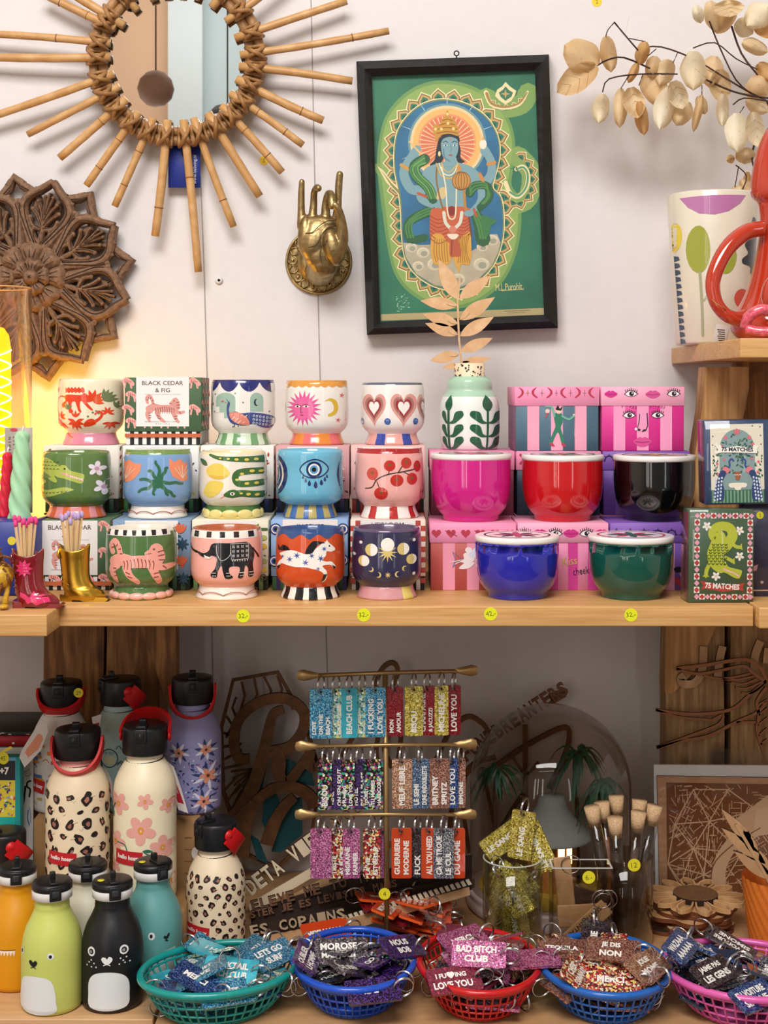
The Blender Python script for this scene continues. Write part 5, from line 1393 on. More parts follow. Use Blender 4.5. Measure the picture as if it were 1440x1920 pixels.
# hub rosette
mb = MB()
for n, r0, r1, w, z, off in ((8, 22, 66, 25, .006, 0), (5, 8, 36, 19, .014, 12)):
 for k in range(n):
  fn = rotf(off + k * 360 / n + (0 if n == 8 else 0), z)
  o = [(-w * .35, r0), (-w * .8, (r0 + r1) / 2), (-w * .92, r1 - 10), (-w * .5, r1 - 1), (0, r1 - 3), (w * .5, r1 - 1), (w * .92, r1 - 10), (w * .8, (r0 + r1) / 2), (w * .35, r0)]
  if n == 8: o = [(x * .95, y) for x, y in o]
  mb.dome(spline(o, True, 2), 0, .009, cw, .010, 4, fn)
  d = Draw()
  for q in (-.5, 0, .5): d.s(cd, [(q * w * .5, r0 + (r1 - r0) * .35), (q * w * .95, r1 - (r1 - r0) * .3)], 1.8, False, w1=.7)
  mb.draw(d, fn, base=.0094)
mb.ell(P(CC[0], CC[1], YC - .020), (S(15, YC), .012, S(14, YC)), cw)
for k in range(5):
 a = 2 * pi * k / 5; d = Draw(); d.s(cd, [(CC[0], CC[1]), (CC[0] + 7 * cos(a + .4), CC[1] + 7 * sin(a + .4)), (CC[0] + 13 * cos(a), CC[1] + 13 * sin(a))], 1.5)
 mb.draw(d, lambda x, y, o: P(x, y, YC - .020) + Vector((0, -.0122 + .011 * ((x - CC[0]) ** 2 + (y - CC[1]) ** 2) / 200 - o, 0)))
mb.build('rosette', t)
mb = MB(); mb.prism(ell2(CC[0], CC[1], 78, 78, 0, 40), YC + .001, .008, cd)
mb.build('backing', t)
# ================================================================== BRASS HAND
YH = 2.0
brass = M('#a08a60', 0.4, metal=1.0, bump=0.25, bscale=120, var=0.25, name='aged_brass')
t = thing('brass_hand', 'brass hand with touching thumb and finger on a round embossed wall plate', 'wall ornament', P(599, 490, WY))
mb = MB(); c0 = P(598, 491, WY); RX = Matrix.Rotation(pi / 2, 3, 'X')
R1 = S(63, 2.05)
mb.lathe([(R1, 0), (R1, .004), (R1 * .97, .007), (R1 * .93, .006), (R1 * .90, .0045), (R1 * .64, .0065), (R1 * .60, .010), (R1 * .56, .010), (R1 * .52, .015), (R1 * .46, .018), (R1 * .40, .018), (0.0001, .018)], brass, c0, n=64, rot=RX, close=False)
for k in range(9):
 a = 2 * pi * k / 9 + .3; q = c0 + Vector((cos(a) * R1 * .78, -.006, sin(a) * R1 * .78))
 mb.tube([q + Vector((cos(b) * .0062, 0, sin(b) * .0062)) for b in [i * .6 + a for i in range(9)]], .0011, brass, n=6)
 mb.ell(q, (.0028, .0016, .0028), brass, n=8, k=6)
 a2 = a + pi / 9; u = Vector((cos(a2), 0, sin(a2))); w = Vector((-u.z, 0, u.x))
 for s in (-1, 1): mb.tube(spline([c0 + Vector((0, -.006, 0)) + u * R1 * .66 + w * s * .002, c0 + Vector((0, -.007, 0)) + u * R1 * .78 + w * s * .006, c0 + Vector((0, -.006, 0)) + u * R1 * .9 + w * s * .002], False, 4), .001, brass, n=6)
mb.build('wall_plate', t)
# hand: overlapping solids fused by a voxel remesh into one continuous surface
mb = MB()
def cap(pts, rs, m=brass, n=12):
 q = [P(x, y, Y) for x, y, Y in pts]; mb.tube(q, [S(r, YH) for r in rs], m, n=n)
 for p, r in ((q[0], rs[0]), (q[-1], rs[-1])): mb.ell(p, S(r, YH) * 1.0, m, n=12, k=8)
def csm(pts, rs):
 q = spline([(x, y, Y, r) for (x, y, Y), r in zip(pts, rs)], False, 3); cap([a[:3] for a in q], [a[3] for a in q])
Yp = 1.985
csm([(566, 425, Yp), (565, 395, Yp), (565, 365, Yp - .003), (566, 341, Yp - .006)], [9.5, 7.2, 6.4, 5.6])       # little finger
csm([(585, 415, Yp), (588, 385, Yp), (589, 362, Yp - .006), (594, 352, Yp - .018), (597, 353, Yp - .026)], [9, 7.2, 6.6, 6.8, 6.6])     # ring finger bent at the tip
csm([(611, 410, Yp), (611, 385, Yp - .002), (617, 364, Yp - .010), (622, 372, Yp - .024), (622, 386, Yp - .028)], [9.5, 8, 8.5, 8.2, 6.8])   # middle finger curled to the thumb
csm([(632, 405, Yp), (634, 378, Yp), (635, 350, Yp - .002), (637, 327, Yp - .005)], [9, 6.8, 7.2, 6.6])       # index
csm([(630, 478, Yp - .006), (641, 448, Yp - .014), (640, 415, Yp - .022), (634, 392, Yp - .028), (628, 384, Yp - .030)], [17, 12.5, 9, 7.5, 6])    # thumb
# palm
for (x, y, Y, rx, ry, rz, rot) in [(598, 438, Yp + .001, 37, .017, 34, 0), (590, 452, Yp, 30, .018, 40, 8), (600, 474, Yp + .003, 33, .018, 34, 0), (624, 462, Yp - .006, 20, .020, 38, -14), (572, 440, Yp, 14, .014, 38, 4), (600, 420, Yp + .001, 38, .013, 17, 0), (606, 500, Yp + .012, 26, .02, 22, 0)]:
 mb.ell(P(x, y, Y), (S(rx, YH), ry, S(rz, YH)), brass, rot=Matrix.Rotation(radians(rot), 3, 'Y'), n=20, k=14)
csm([(604, 492, Yp + .008), (602, 505, 2.02), (600, 508, 2.045)], [27, 28, 30])
ho = mb.build('hand', t)
rm = ho.modifiers.new('fuse', 'REMESH'); rm.mode = 'VOXEL'; rm.voxel_size = 0.0011; rm.use_smooth_shade = True
sm = ho.modifiers.new('soften', 'SMOOTH'); sm.factor = 0.5; sm.iterations = 6
mb = MB()
for pts in ['568,437 585,436 597,425 612,415 628,414', '578,464 592,460 600,448 607,434 618,426 630,424', '603,494 600,478 604,460 618,448 632,442']:
 q = spline(pr(pts), False, 4)
 mb.tube([P(x, y, Yp - .0195 + .00001 * (x - 598) ** 2 * .9 - (.006 if x > 606 and y > 440 else 0)) for x, y in q], .0007, M('#4a3416', .6), n=6)
mb.build('palm_line', t, label='dark engraved palm lines')
# ================================================================== FRAMED PICTURE
YF = 2.045
t = thing('framed_picture', 'black framed print of a blue-skinned crowned figure on green, hung slightly askew', 'picture', P(858, 365, YF))
blk = M('#15171a', 0.35, coat=0.3, bump=0.3, bscale=90, var=0.5, name='worn_black_lacquer')
O = [(668, 115), (1029, 102), (1046, 615), (688, 628)]; I = [(697, 143), (1003, 131), (1020, 590), (713, 603)]
for k in range(4):
 a, b, c2, d2 = O[k], O[(k + 1) % 4], I[(k + 1) % 4], I[k]
 mb = MB(); y0, y1 = YF, YF - .020
 ml = [((p[0] * .5 + q[0] * .5), (p[1] * .5 + q[1] * .5)) for p, q in ((a, d2), (b, c2))]
 vs = [P(*a, YF + .012), P(*b, YF + .012), P(*a, y1 + .004), P(*b, y1 + .004), P(*ml[0], y1 - .002), P(*ml[1], y1 - .002), P(*d2, y1 + .008), P(*c2, y1 + .008), P(*d2, YF + .012), P(*c2, YF + .012)]
 mb.add(vs, [(0, 1, 3, 2), (2, 3, 5, 4), (4, 5, 7, 6), (6, 7, 9, 8)], blk)
 mb.build('frame_rail', t)
mb = MB(); mb.tube([P(856 + 4.5 * cos(a), 100 + 4.5 * sin(a), YF) for a in [i * pi / 6 for i in range(12)]], .0009, M('#1a1a1a', .4, metal=.8), n=6, closed=True); mb.tube([P(856, 104, YF), P(856, 109, YF)], .001, M('#1a1a1a', .4, metal=.8), n=6)
mb.build('hanging_ring', t)
# the print, in coordinates of the crop (640,80) x3.2
d = Draw(640, 80, 3.2)
BG = M('#2c7156', .6, var=.28, bscale=9, name='print_green')
d.p(BG, [((x - 640) * 3.2, (y - 80) * 3.2) for x, y in I], layer=0)
def eggp(g=0.0):
 e = '640,345 760,375 870,450 935,560 948,680 920,800 905,870 955,930 972,1060 960,1200 905,1340 800,1440 680,1480 560,1460 450,1390 385,1290 365,1150 360,1000 345,880 322,760 322,620 350,510 430,410 530,355'
 p = pr(e); cx, cy = 645, 900
 if not g: return p
 o = []
 for x, y in p:
  l = sqrt((x - cx) ** 2 + (y - cy) ** 2); o.append((x + (x - cx) / l * g, y + (y - cy) / l * g))
 return o
d.p(M('#6f9a56', .6, name='print_glow'), eggp(118), True, 1); d.p(M('#8fae5e', .6), eggp(96), True, 2)
d.s('#7fa45a', '870,330 960,390 1080,370 1120,300', 120, layer=1); d.s('#86a65c', '1060,680 1140,780 1120,930 1040,970', 120, layer=1); d.s('#7fa45a', '225,750 300,850 420,985', 60, layer=1)
def scal(path, r, n, closed=True, lay=3):
 q = spline(path, closed, 8); L = [0]
 for i in range(1, len(q)): L.append(L[-1] + sqrt((q[i][0] - q[i - 1][0]) ** 2 + (q[i][1] - q[i - 1][1]) ** 2))
 tot = L[-1]; j = 0
 for k in range(n):
  s = tot * (k + .5) / n
  while j < len(L) - 2 and L[j + 1] < s: j += 1
  x, y = q[j]; dx, dy = q[(j + 1) % len(q)][0] - x, q[(j + 1) % len(q)][1] - y; l = sqrt(dx * dx + dy * dy) or 1; nx, ny = dy / l, -dx / l
  for c, q2, L2 in (('#efe0ae', 1.22, lay), ('#7d6a3a', 1.05, lay + 1), ('#c9a468', .9, lay + 2), ('#2f7a5c', .62, lay + 3), ('#1c4f48', .3, lay + 4)):
   rr = r * q2
   d.p(c, [(x - dx / l * rr, y - dy / l * rr), (x - dx / l * rr * .9 + nx * rr * .55, y - dy / l * rr * .9 + ny * rr * .55), (x + nx * rr * 1.35, y + ny * rr * 1.35), (x + dx / l * rr * .9 + nx * rr * .55, y + dy / l * rr * .9 + ny * rr * .55), (x + dx / l * rr, y + dy / l * rr)], layer=L2)
scal(eggp(8), 40, 40)
d.p('#efe3b4', eggp(10), True, 8); d.p('#7d8a4a', eggp(4), True, 9); d.p(M('#2f6f96', .6, var=.2, bscale=30, name='print_blue'), eggp(-4), True, 10)
# crescent ornament top right, curl on the right, long leaf on the left
d.s('#efe0ae', '868,300 900,370 980,392 1070,370 1118,295', 30, layer=8, w1=14); d.s('#a8864a', '872,305 902,366 980,386 1066,364 1114,300', 18, layer=9, w1=8); scal([(1110, 340), (1060, 385), (990, 405), (920, 395), (880, 350)][::-1], 24, 5, False, 3)
d.p('#efe0ae', '985,236 1010,262 1050,290 1040,318 1020,350 985,372 945,345 922,320 935,282 965,262', layer=8); d.p('#3c7a5c', '985,262 1005,285 1030,300 1020,325 985,350 955,325 945,300 970,282', layer=9); d.star('#c9a468', 985, 308, 28, 9, 4, layer=10)
scal([(1060, 680), (1125, 760), (1130, 880), (1060, 960), (960, 900)], 32, 9, False, 3)
d.s('#efe0ae', '1050,760 1090,745 1120,790 1110,870 1060,925 1010,900 985,840', 26, layer=8); d.s('#5a9a70', '1050,762 1090,748 1118,790 1108,868 1060,920 1012,897', 12, layer=9)
d.p('#efe0ae', '215,740 250,765 300,830 380,905 440,985 440,1004 390,965 330,900 270,840', layer=8); d.p('#8a8a4c', '235,760 300,842 400,940 430,988 380,945 300,860', layer=9)
# halo
for rr, c in ((235, '#6f9aa0'), (222, '#e9d2a0'), (205, '#eebb6e'), (172, '#e8976a'), (160, '#dd7858')): d.e(c, 635, 600 if rr < 200 else 600, rr, rr * (1.0), layer=11 + [235, 222, 205, 172, 160].index(rr), n=40)
for k in range(36):
 a = 2 * pi * k / 36; d.s('#f0cf9c', [(635 + 60 * cos(a), 610 + 60 * sin(a)), (635 + 168 * cos(a), 610 + 168 * sin(a))], 3, False, layer=16, w1=7, cap=False)
for a in (20, 55, 90, 125, 160, 200, 340): d.s('#bcd8dc', [(635 + 225 * cos(radians(a)), 600 - 225 * sin(radians(a))), (635 + 290 * cos(radians(a)), 600 - 290 * sin(radians(a)))], 5, False, layer=11, w1=1, cap=False)
# sea foam
W1 = M('#b8ae94', .6, var=.12, bscale=60, name='print_foam')
d.p(W1, '370,1200 420,1205 470,1215 560,1210 600,1260 760,1260 810,1235 870,1205 890,1150 935,1150 955,1200 940,1260 900,1345 800,1438 680,1476 560,1456 450,1388 388,1290', False, 12)
for x, y, r in [(905, 1185, 40), (845, 1225, 34), (420, 1230, 36), (490, 1260, 40), (560, 1330, 46), (840, 1330, 50), (700, 1420, 44), (460, 1340, 36)]:
 d.e('#cfc5a8', x, y, r, r * .8, layer=13); d.e('#9fa08c', x + 6, y + 6, r * .5, r * .4, layer=14); d.s('#e6dcc0', ell2(x, y, r * .8, r * .65, 0, 12, 160, 340), 5, layer=15)
# figure
SK, SD, HR = '#7fa6ae', '#5f8896', '#1d2a33'
GS, G2s, OR, YE = '#4f8a4a', '#2c5f3c', '#c8623f', '#d9a344'
d.s(SK, '455,640 400,720 375,790 420,880 500,880', 50, layer=17, w1=62); d.s(SK, '860,640 900,720 895,800 840,860', 46, layer=17, w1=58)
d.e(SK, 435, 680, 34, 26, -40, layer=18); d.e(SK, 862, 655, 32, 26, 40, layer=18); d.s('#c99a4c', '360,735 400,760', 22, False, layer=19); d.s('#c9904c', '880,730 920,720', 22, False, layer=19)
d.s('#e6c07c', '408,595 470,660', 10, False, layer=19); d.e('#efe8d4', 850, 610, 22, 30, layer=19); d.p('#d9b46a', '840,585 850,560 862,585', layer=19)
d.p(HR, '590,570 570,640 560,700 530,735 570,735 610,700 620,600', True, 18); d.p(HR, '690,570 715,640 715,690 740,715 700,720 680,650', True, 18)
d.p(SK, '500,760 560,730 630,715 700,720 780,745 830,790 835,850 800,880 760,840 745,930 730,1010 570,1010 560,900 500,870 480,820', True, 19)
d.s(SK, '515,800 480,880 480,940 560,975 600,950', 56, layer=20, w1=34); d.s(SK, '815,800 840,880 830,960 770,1025', 52, layer=20, w1=34)
d.s(G2s, '500,700 440,740 450,800 520,870 550,940', 66, layer=21, w1=58)
for o in (-22, -8, 6, 20): d.s(GS if o % 4 else '#6fa65c', [(500 + o * .2, 702 + o), (440 + o, 745), (452 + o, 800 - o * .3), (520 + o, 868 - o * .3), (548 + o, 935)], 10, layer=22, w1=9)
d.s(G2s, '770,900 800,860 870,860 890,920 850,970 830,990', 56, layer=21, w1=40)
for o in (-18, -4, 10): d.s(GS, [(772, 905 + o), (800 + o, 868 + o), (866, 862 + o), (885 + o * .5, 920), (850 + o * .5, 966)], 9, layer=22)
d.s(G2s, '560,1000 460,1040 400,1090 410,1180 500,1170', 60, layer=17, w1=44); d.s(G2s, '800,1010 830,1090 850,1180', 60, layer=17, w1=90)
for o in (-16, 0, 16): d.s(GS, [(555, 1000 + o), (460, 1040 + o), (405 + o, 1095), (415 + o, 1170)], 10, layer=18); d.s(GS, [(800 + o, 1010), (832 + o, 1090), (850 + o, 1175)], 12, layer=18)
d.p('#3f7a48', '840,1040 930,1070 900,1100 880,1160 850,1150', True, 18)
d.p(OR, '545,995 640,985 770,995 770,1080 775,1180 700,1200 600,1200 540,1190 530,1090', True, 20)
for k in range(7): d.s('#9c4430', [(532, 1040 + k * 22), (580, 1062 + k * 24), (640, 1050 + k * 22)], 5, layer=21); d.s('#9c4430', [(700, 1060 + k * 22), (740, 1070 + k * 20), (772, 1045 + k * 20)], 5, layer=21)
d.p(YE, '540,1165 600,1150 640,1200 700,1190 770,1130 775,1320 720,1330 705,1380 665,1290 640,1330 550,1320', True, 21)
for k in range(6): d.s('#a8742c', [(560 + k * 14, 1180), (555 + k * 16, 1260), (570 + k * 14, 1315)], 5, layer=22); d.s('#a8742c', [(765 - k * 12, 1160), (750 - k * 8, 1240), (770 - k * 14, 1320)], 5, layer=22)
d.p('#b85a3c', '655,1160 690,1160 720,1270 680,1285 650,1275', True, 23); d.s('#6a2a20', '665,1165 660,1275', 4, False, layer=24)
d.p('#efe0c8', '635,1150 700,1150 690,1175 660,1180', True, 24); d.e('#d8806a', 668, 1122, 22, layer=24)
d.s('#dcdcc8', '615,1020 625,1080 655,1115', 20, layer=23); d.s('#dcdcc8', '722,1020 712,1080 680,1115', 20, layer=23); d.e('#8a2a28', 662, 1010, 24, 30, layer=23)
for rr, c in ((70, '#d8b45c'), (54, '#efe3c0'), (38, '#d8b45c')): d.s(c, [(640 - rr, 725), (640 - rr * .6, 725 + rr), (645, 735 + rr * 1.15), (645 + rr * .6, 725 + rr), (700, 725)], 7, layer=23)
d.s('#efe3c0', '600,740 625,860 635,1000 650,1055 680,1050 688,980 690,880', 8, layer=24); d.s('#8a6a34', '575,740 570,820 590,930 610,1000', 10, layer=23)
d.s('#b8863c', '735,890 745,1000', 16, False, layer=24); d.s('#6a4a2c', '765,1040 780,1160', 10, False, layer=21); d.e('#c9924a', 720, 830, 58, 56, layer=25)
for k in range(-3, 4): d.s('#7a4e24', ell2(720, 830, 56 * abs(k) / 3.2 + 1, 54, 0, 10, 90 if k > 0 else -90, 270 if k > 0 else 90) if k else [(720, 776), (720, 884)], 4, layer=26, cap=False)
d.e('#c9924a', 706, 755, 14, 20, layer=25); d.e(SK, 765, 1025, 30, 20, layer=26); d.s('#b85a3c', '795,1000 810,1040', 16, False, layer=27)
d.e('#d9c08a', 600, 910, 26, 46, 20, layer=22); d.e(SK, 596, 965, 24, 30, layer=22); d.s('#b85a3c', '460,905 510,925', 16, False, layer=22); d.s('#c98a4c', '830,790 850,830', 22, False, layer=21)
d.p(SK, '600,590 640,565 690,575 702,630 690,680 660,715 630,710 604,670', True, 24); d.p(SK, '625,690 690,690 700,745 620,745', layer=22)
d.s(SD, '612,640 620,690 650,712', 8, layer=25)
for x in (625, 680): d.s('#1d2a33', [(x - 16, 600), (x, 592), (x + 14, 600)], 4, layer=26); d.e('#e8eef0', x, 618, 12, 5, layer=26); d.e('#12181c', x, 618, 5, layer=27)
d.s(SD, '656,610 660,648 650,654', 4, False, layer=26); d.e('#a85a54', 655, 676, 13, 5, layer=26); d.e('#e8d9a0', 588, 668, 8, 16, layer=26); d.s('#d8704c', '655,570 655,590', 4, False, layer=26)
d.p(HR, '598,600 600,560 650,548 702,562 708,600 690,578 650,566 612,578', True, 25)
d.p('#c9943c', '568,590 560,530 590,500 600,465 620,445 636,405 652,445 680,465 695,500 704,530 700,560 650,548 600,556', True, 26)
for y, w in ((545, 62), (520, 58), (495, 46), (470, 30)): d.s('#8a5a1c', [(636 - w, y), (636, y - 10), (636 + w, y)], 5, layer=27)
for x, y in ((636, 430), (640, 485), (600, 520), (672, 518), (565, 520)): d.e('#efd48a', x, y, 9, layer=28, n=10)
d.e('#c9943c', 568, 522, 20, 32, layer=26)
d.text('#e0cf8c', 'M.L.Purohit', 1005, 1465, w=160, h=42, rot=-3, layer=3); d.s('#e0cf8c', '960,1488 1080,1480', 3, False, layer=3); d.text('#e0cf8c', '63', 1088, 1478, h=12, layer=3)
# pale bottom margin of the sheet
d.p('#b8a878', '238,1630 1214,1592 1216,1636 240,1668', layer=3); d.s('#6a5a3a', '975,1612 1130,1606', 3, False, layer=4); d.s('#6a5a3a', '1000,1622 1100,1618', 2, False, layer=4)
rnd = random.Random(8)
for k in range(40): d.e('#9cc4b0', rnd.uniform(330, 410), rnd.uniform(1510, 1615), rnd.uniform(2, 7), rnd.uniform(2, 4), layer=3, n=6)
for k in range(14):
 y = rnd.uniform(300, 1560); x0 = rnd.uniform(200, 900); d.s(M('#2a6a52' if k % 2 else '#347a5a', .6), [(x0, y), (x0 + 120, y - 10), (x0 + 260, y - 14)], 4, layer=0.5)
mb = MB(); mb.draw(d, FY(YF - .004), lambda c: M(c, .6), lay=.00006); mb.build('print', t)
mb = MB(); mb.add([P(x, y, YF - .0105) for x, y in I], [(0, 3, 2, 1)], glass()); mb.build('picture_glass', t)
# ================================================================== FLORAL VASE AND RED JUG (top right)
Yv = 1.925; xv = 1336
t = thing('floral_vase', 'tall cream vase with painted purple, olive and black flower shapes on the high shelf', 'vase', (PX(xv, Yv), Yv, US))
Xv = PX(xv, Yv); Hv = PZ(366, Yv) - US; rt, rb = S(84, Yv), S(70, Yv)
cm = M('#ddd6c4', 0.25, coat=0.5)
mb = MB()
mb.lathe([(0.0001, 0), (rb * .95, 0), (rb, .004), (rt, Hv - .002), (rt * .985, Hv), (rt * .95, Hv - .002), (rb * .93, .02), (0.0001, .015)], cm, (Xv, Yv, US), n=72, close=False)
def vf(x, y, o):
 z = CZ - (y - HY) / FP * (Yv - rt * .8) - US; q = rb + (rt - rb) * max(0, min(1, z / Hv)) + o + .0002
 th = asin(max(-.985, min(.985, (x - xv) / (84 - 14 * (y - 366) / 285)))); return Vector((Xv + q * sin(th), Yv - q * cos(th), US + z))
d = Draw(1000, 0, 2.7432)
Kv = '#16192a'
def vpetal(c, pts): d.p(c, pts, True, 1)
d.p('#b678a8', '726,1012 1042,1006 1010,1050 950,1090 880,1108 810,1100 760,1065', False, 1)
d.e('#e6cf4a', 712, 1210, 26, 74, layer=1); d.e('#9aa03c', 808, 1282, 54, 122, -2, layer=1); d.e('#96a03a', 940, 1330, 54, 82, 8, layer=1)
d.s('#a0a080', '815,1400 826,1560 832,1725', 12, layer=2); d.s('#a0a080', '836,1545 870,1480 900,1430', 9, layer=1)
d.p(Kv, '1095,1110 1115,1130 1112,1180 1130,1230 1120,1290 1140,1340 1112,1405 1080,1400 1080,1370 1030,1355 1028,1330 1062,1300 1040,1260 1060,1230 1048,1210 1064,1190 1060,1160 1082,1140', True, 1)
d.e('#c8402c', 1030, 1535, 46, 50, layer=1)
for k in range(13): d.p('#4a5468', [(712 + k * 2.4, 1305 + k * 36), (728 + k * 2.4, 1312 + k * 36), (732 + k * 2.4, 1330 + k * 36), (714 + k * 2.4, 1336 + k * 36)], layer=1)
mb.draw(d, vf, lambda c: M(c, .25, coat=.5), [xv + k * 8 for k in range(-10, 11)], [380 + k * 40 for k in range(7)])
mb.build('vase_body', t)
# white paper tag
mb = MB(); mb.rbox(P(1352, 628, 1.80), (S(26, 1.8), .0008, S(38, 1.8)), M('#dcd6cc', .6), .0003, rot=Matrix.Rotation(radians(12), 3, 'Y'), seg=1)
d = Draw()
for k in range(7): d.s('#4a3a34', [(1352 - 7 + (k % 3), 618 + k * 4), (1352 + 7, 619 + k * 4)], 1.6, False, layer=1, cap=False)
mb.draw(d, FY(1.7994), lambda c: M(c, .6))
tag(mb.build('price_tag', org=P(1352, 640, 1.8)), 'small white paper tag between the cream vase and the red jug', 'tag')
# red jug: an upright bird-necked pitcher
Yj = 1.765; xj = 1478; Xj = PX(xj, Yj)
rm_ = M('#b5341c', 0.12, coat=0.9)
t = thing('red_jug', 'glossy red ceramic jug with a looped handle at the right edge of the high shelf', 'jug', (Xj, Yj, US))
prof = [(634, 78), (630, 92), (618, 104), (600, 108), (585, 102), (565, 90), (540, 78), (500, 66), (450, 57), (410, 53), (380, 56), (372, 60), (366, 66), (352, 70), (330, 69), (300, 64), (270, 56), (245, 46), (225, 30), (215, 4)]
mb = MB(); zz0 = PZ(634, Yj - S(85, Yj))
pp = [(S(r, Yj), US + (634 - y) / FP * Yj) for y, r in prof]
pp = spline(pp, False, 3)
mb.lathe([(0.0001, US)] + [(max(r, .0001), z) for r, z in pp], rm_, (Xj, Yj, 0), n=64, sy=.75, close=False)
mb.ell((PX(1440, Yj), Yj - .062, PZ(560, Yj)), (.026, .02, .030), rm_)
mb.build('jug_body', t)
mb = MB(); mb.tube(spline([P(1432, 428, Yj - .02), P(1398, 436, Yj - .02), P(1362, 468, Yj - .025), P(1338, 520, Yj - .03), P(1340, 560, Yj - .032), P(1356, 586, Yj - .033), P(1378, 597, Yj - .03), P(1398, 594, Yj - .02)], False, 5), [S(14 + 1.5 * sin(i * .2), Yj) for i in range(36)], rm_, n=16)
mb.build('handle', t)
mb = MB(); lp = M('#d4566a', .15, coat=.9, bump=.5, bscale=200, var=.35)
mb.tube(spline([P(1398, 612, Yj - .075), P(1404, 594, Yj - .083), P(1430, 580, Yj - .088), P(1460, 592, Yj - .088), P(1478, 606, Yj - .086)], False, 5), S(10, Yj), lp, n=12)
mb.tube(spline([P(1400, 616, Yj - .078), P(1430, 622, Yj - .086), P(1470, 618, Yj - .088)], False, 5), S(9, Yj), lp, n=12)
mb.build('moulded_lips', t, label='moulded pink glossy lips low on the body')
mb = MB(); mb.tube([P(1343 + 17 * cos(a), 590 - 4 + 17 * sin(a) * .35, Yj - .035 - .014 * sin(a)) for a in [i * pi / 8 for i in range(16)]], .0007, M('#b07a3c', .5), n=5, closed=True);
mb.xform(Matrix.Translation(P(1349, 578, Yj)) @ Matrix.Rotation(radians(35), 4, 'Y') @ Matrix.Translation(-P(1343, 586, Yj)))
mb.build('tag_string', t)
# ================================================================== DRIED BRANCH
Yb = 1.93
t = thing('dried_branch', 'dried branches with papery beige leaves reaching in from the top right', 'dried plant', P(1430, 420, Yb))
st = M('#3d2620', 0.7)
mb = MB()
def tw_(pts, w, dy=0): mb.tube([P(x, y, Yb + dy + .02 * sin(i)) for i, (x, y) in enumerate(spline(pr(pts), False, 3))], [S(w * (1 - .5 * k / 40), Yb) for k in range(len(spline(pr(pts), False, 3)))], st, n=6)
for p_, w in [('1440,190 1400,170 1350,140 1300,110 1240,88 1200,90', 1.7), ('1152,42 1172,66 1196,94', 1.6), ('1152,42 1140,56 1136,68', 1.1), ('1180,72 1210,78', 1), ('1218,128 1170,108 1140,112 1118,124', 1.8), ('1270,139 1200,139 1142,148 1130,172', 1.5), ('1325,150 1370,170 1410,180 1440,184', 2), ('1330,40 1350,90 1380,150 1412,178', 1.6), ('1372,50 1390,100 1420,140', 2), ('1300,90 1340,80 1380,110 1420,130', 1.3), ('1180,140 1164,166', .9), ('1205,140 1198,160', .9), ('1230,92 1215,105', 1), ('1380,310 1400,330 1390,360', 1.2), ('1420,250 1410,300 1430,340 1470,360', 2), ('1385,312 1378,350', 1), ('1270,100 1262,118', .9), ('1316,160 1316,178', 1), ('1375,196 1395,184 1440,190', 1.4), ('1395,200 1385,215', .9), ('1180,30 1172,66', .1)]: tw_(p_, w)
mb.tube([P(1440, 190, Yb), P(1500, 300, 2.0), P(1530, 400, 2.02)], .003, st)
mb.build('twig', t)
LC = ['#f0dcb6', '#ecd0a6', '#f6ecd0', '#dfb67c', '#f7f0da']
def lf(x0, y0, x1, y1, w, ci, cv, dy):
 """one papery leaf from its stalk (x0,y0) to the tip, w wide, cupped by cv"""
 dx, dy2 = x1 - x0, y1 - y0; L = sqrt(dx * dx + dy2 * dy2); ux, uz = dx / L, dy2 / L
 lb = MB(); n, m = 9, 7; vs = []; rnd = random.Random(int(x0 * 7 + y0)); tl = rnd.uniform(-.5, .5)
 for i in range(n + 1):
  u = i / n; hw = w * (sin(pi * min(1, u * .97 + .03)) ** .5) * (1 - .1 * u)
  for j in range(m + 1):
   v = 2 * j / m - 1
   wob = 1 + .05 * sin(u * 9 + v * 4 + x0)
   x = x0 + dx * u - uz * hw * v * wob; y = y0 + dy2 * u + ux * hw * v * wob
   vs.append(P(x, y, Yb + dy + cv * .018 * (v * v) + tl * v * .012 + .008 * sin(u * 4 + x0) + .0015 * sin(v * 9 + u * 11)))
 fs = [(i * (m + 1) + j, i * (m + 1) + j + 1, (i + 1) * (m + 1) + j + 1, (i + 1) * (m + 1) + j) for i in range(n) for j in range(m)]
 mt = _leafm(ci)
 lb.add(vs, fs, mt, True)
 if ci in (0, 1, 3):
  vn = MB();
 for s in (-1, 1):
  for q in range(3):
   a = (n // 4 + q * 2) * (m + 1) + 3
   e = min(n, n // 4 + q * 2 + 2) * (m + 1) + (m if s > 0 else 0)
   lb.tube([vs[a] + Vector((0, -.0003, 0)), (vs[a] + vs[e]) / 2 + Vector((0, -.0008, 0)), vs[e] + Vector((0, -.0002, 0))], .00022, M('#b48a5c', .8), n=4)
 lb.build('leaf', t)
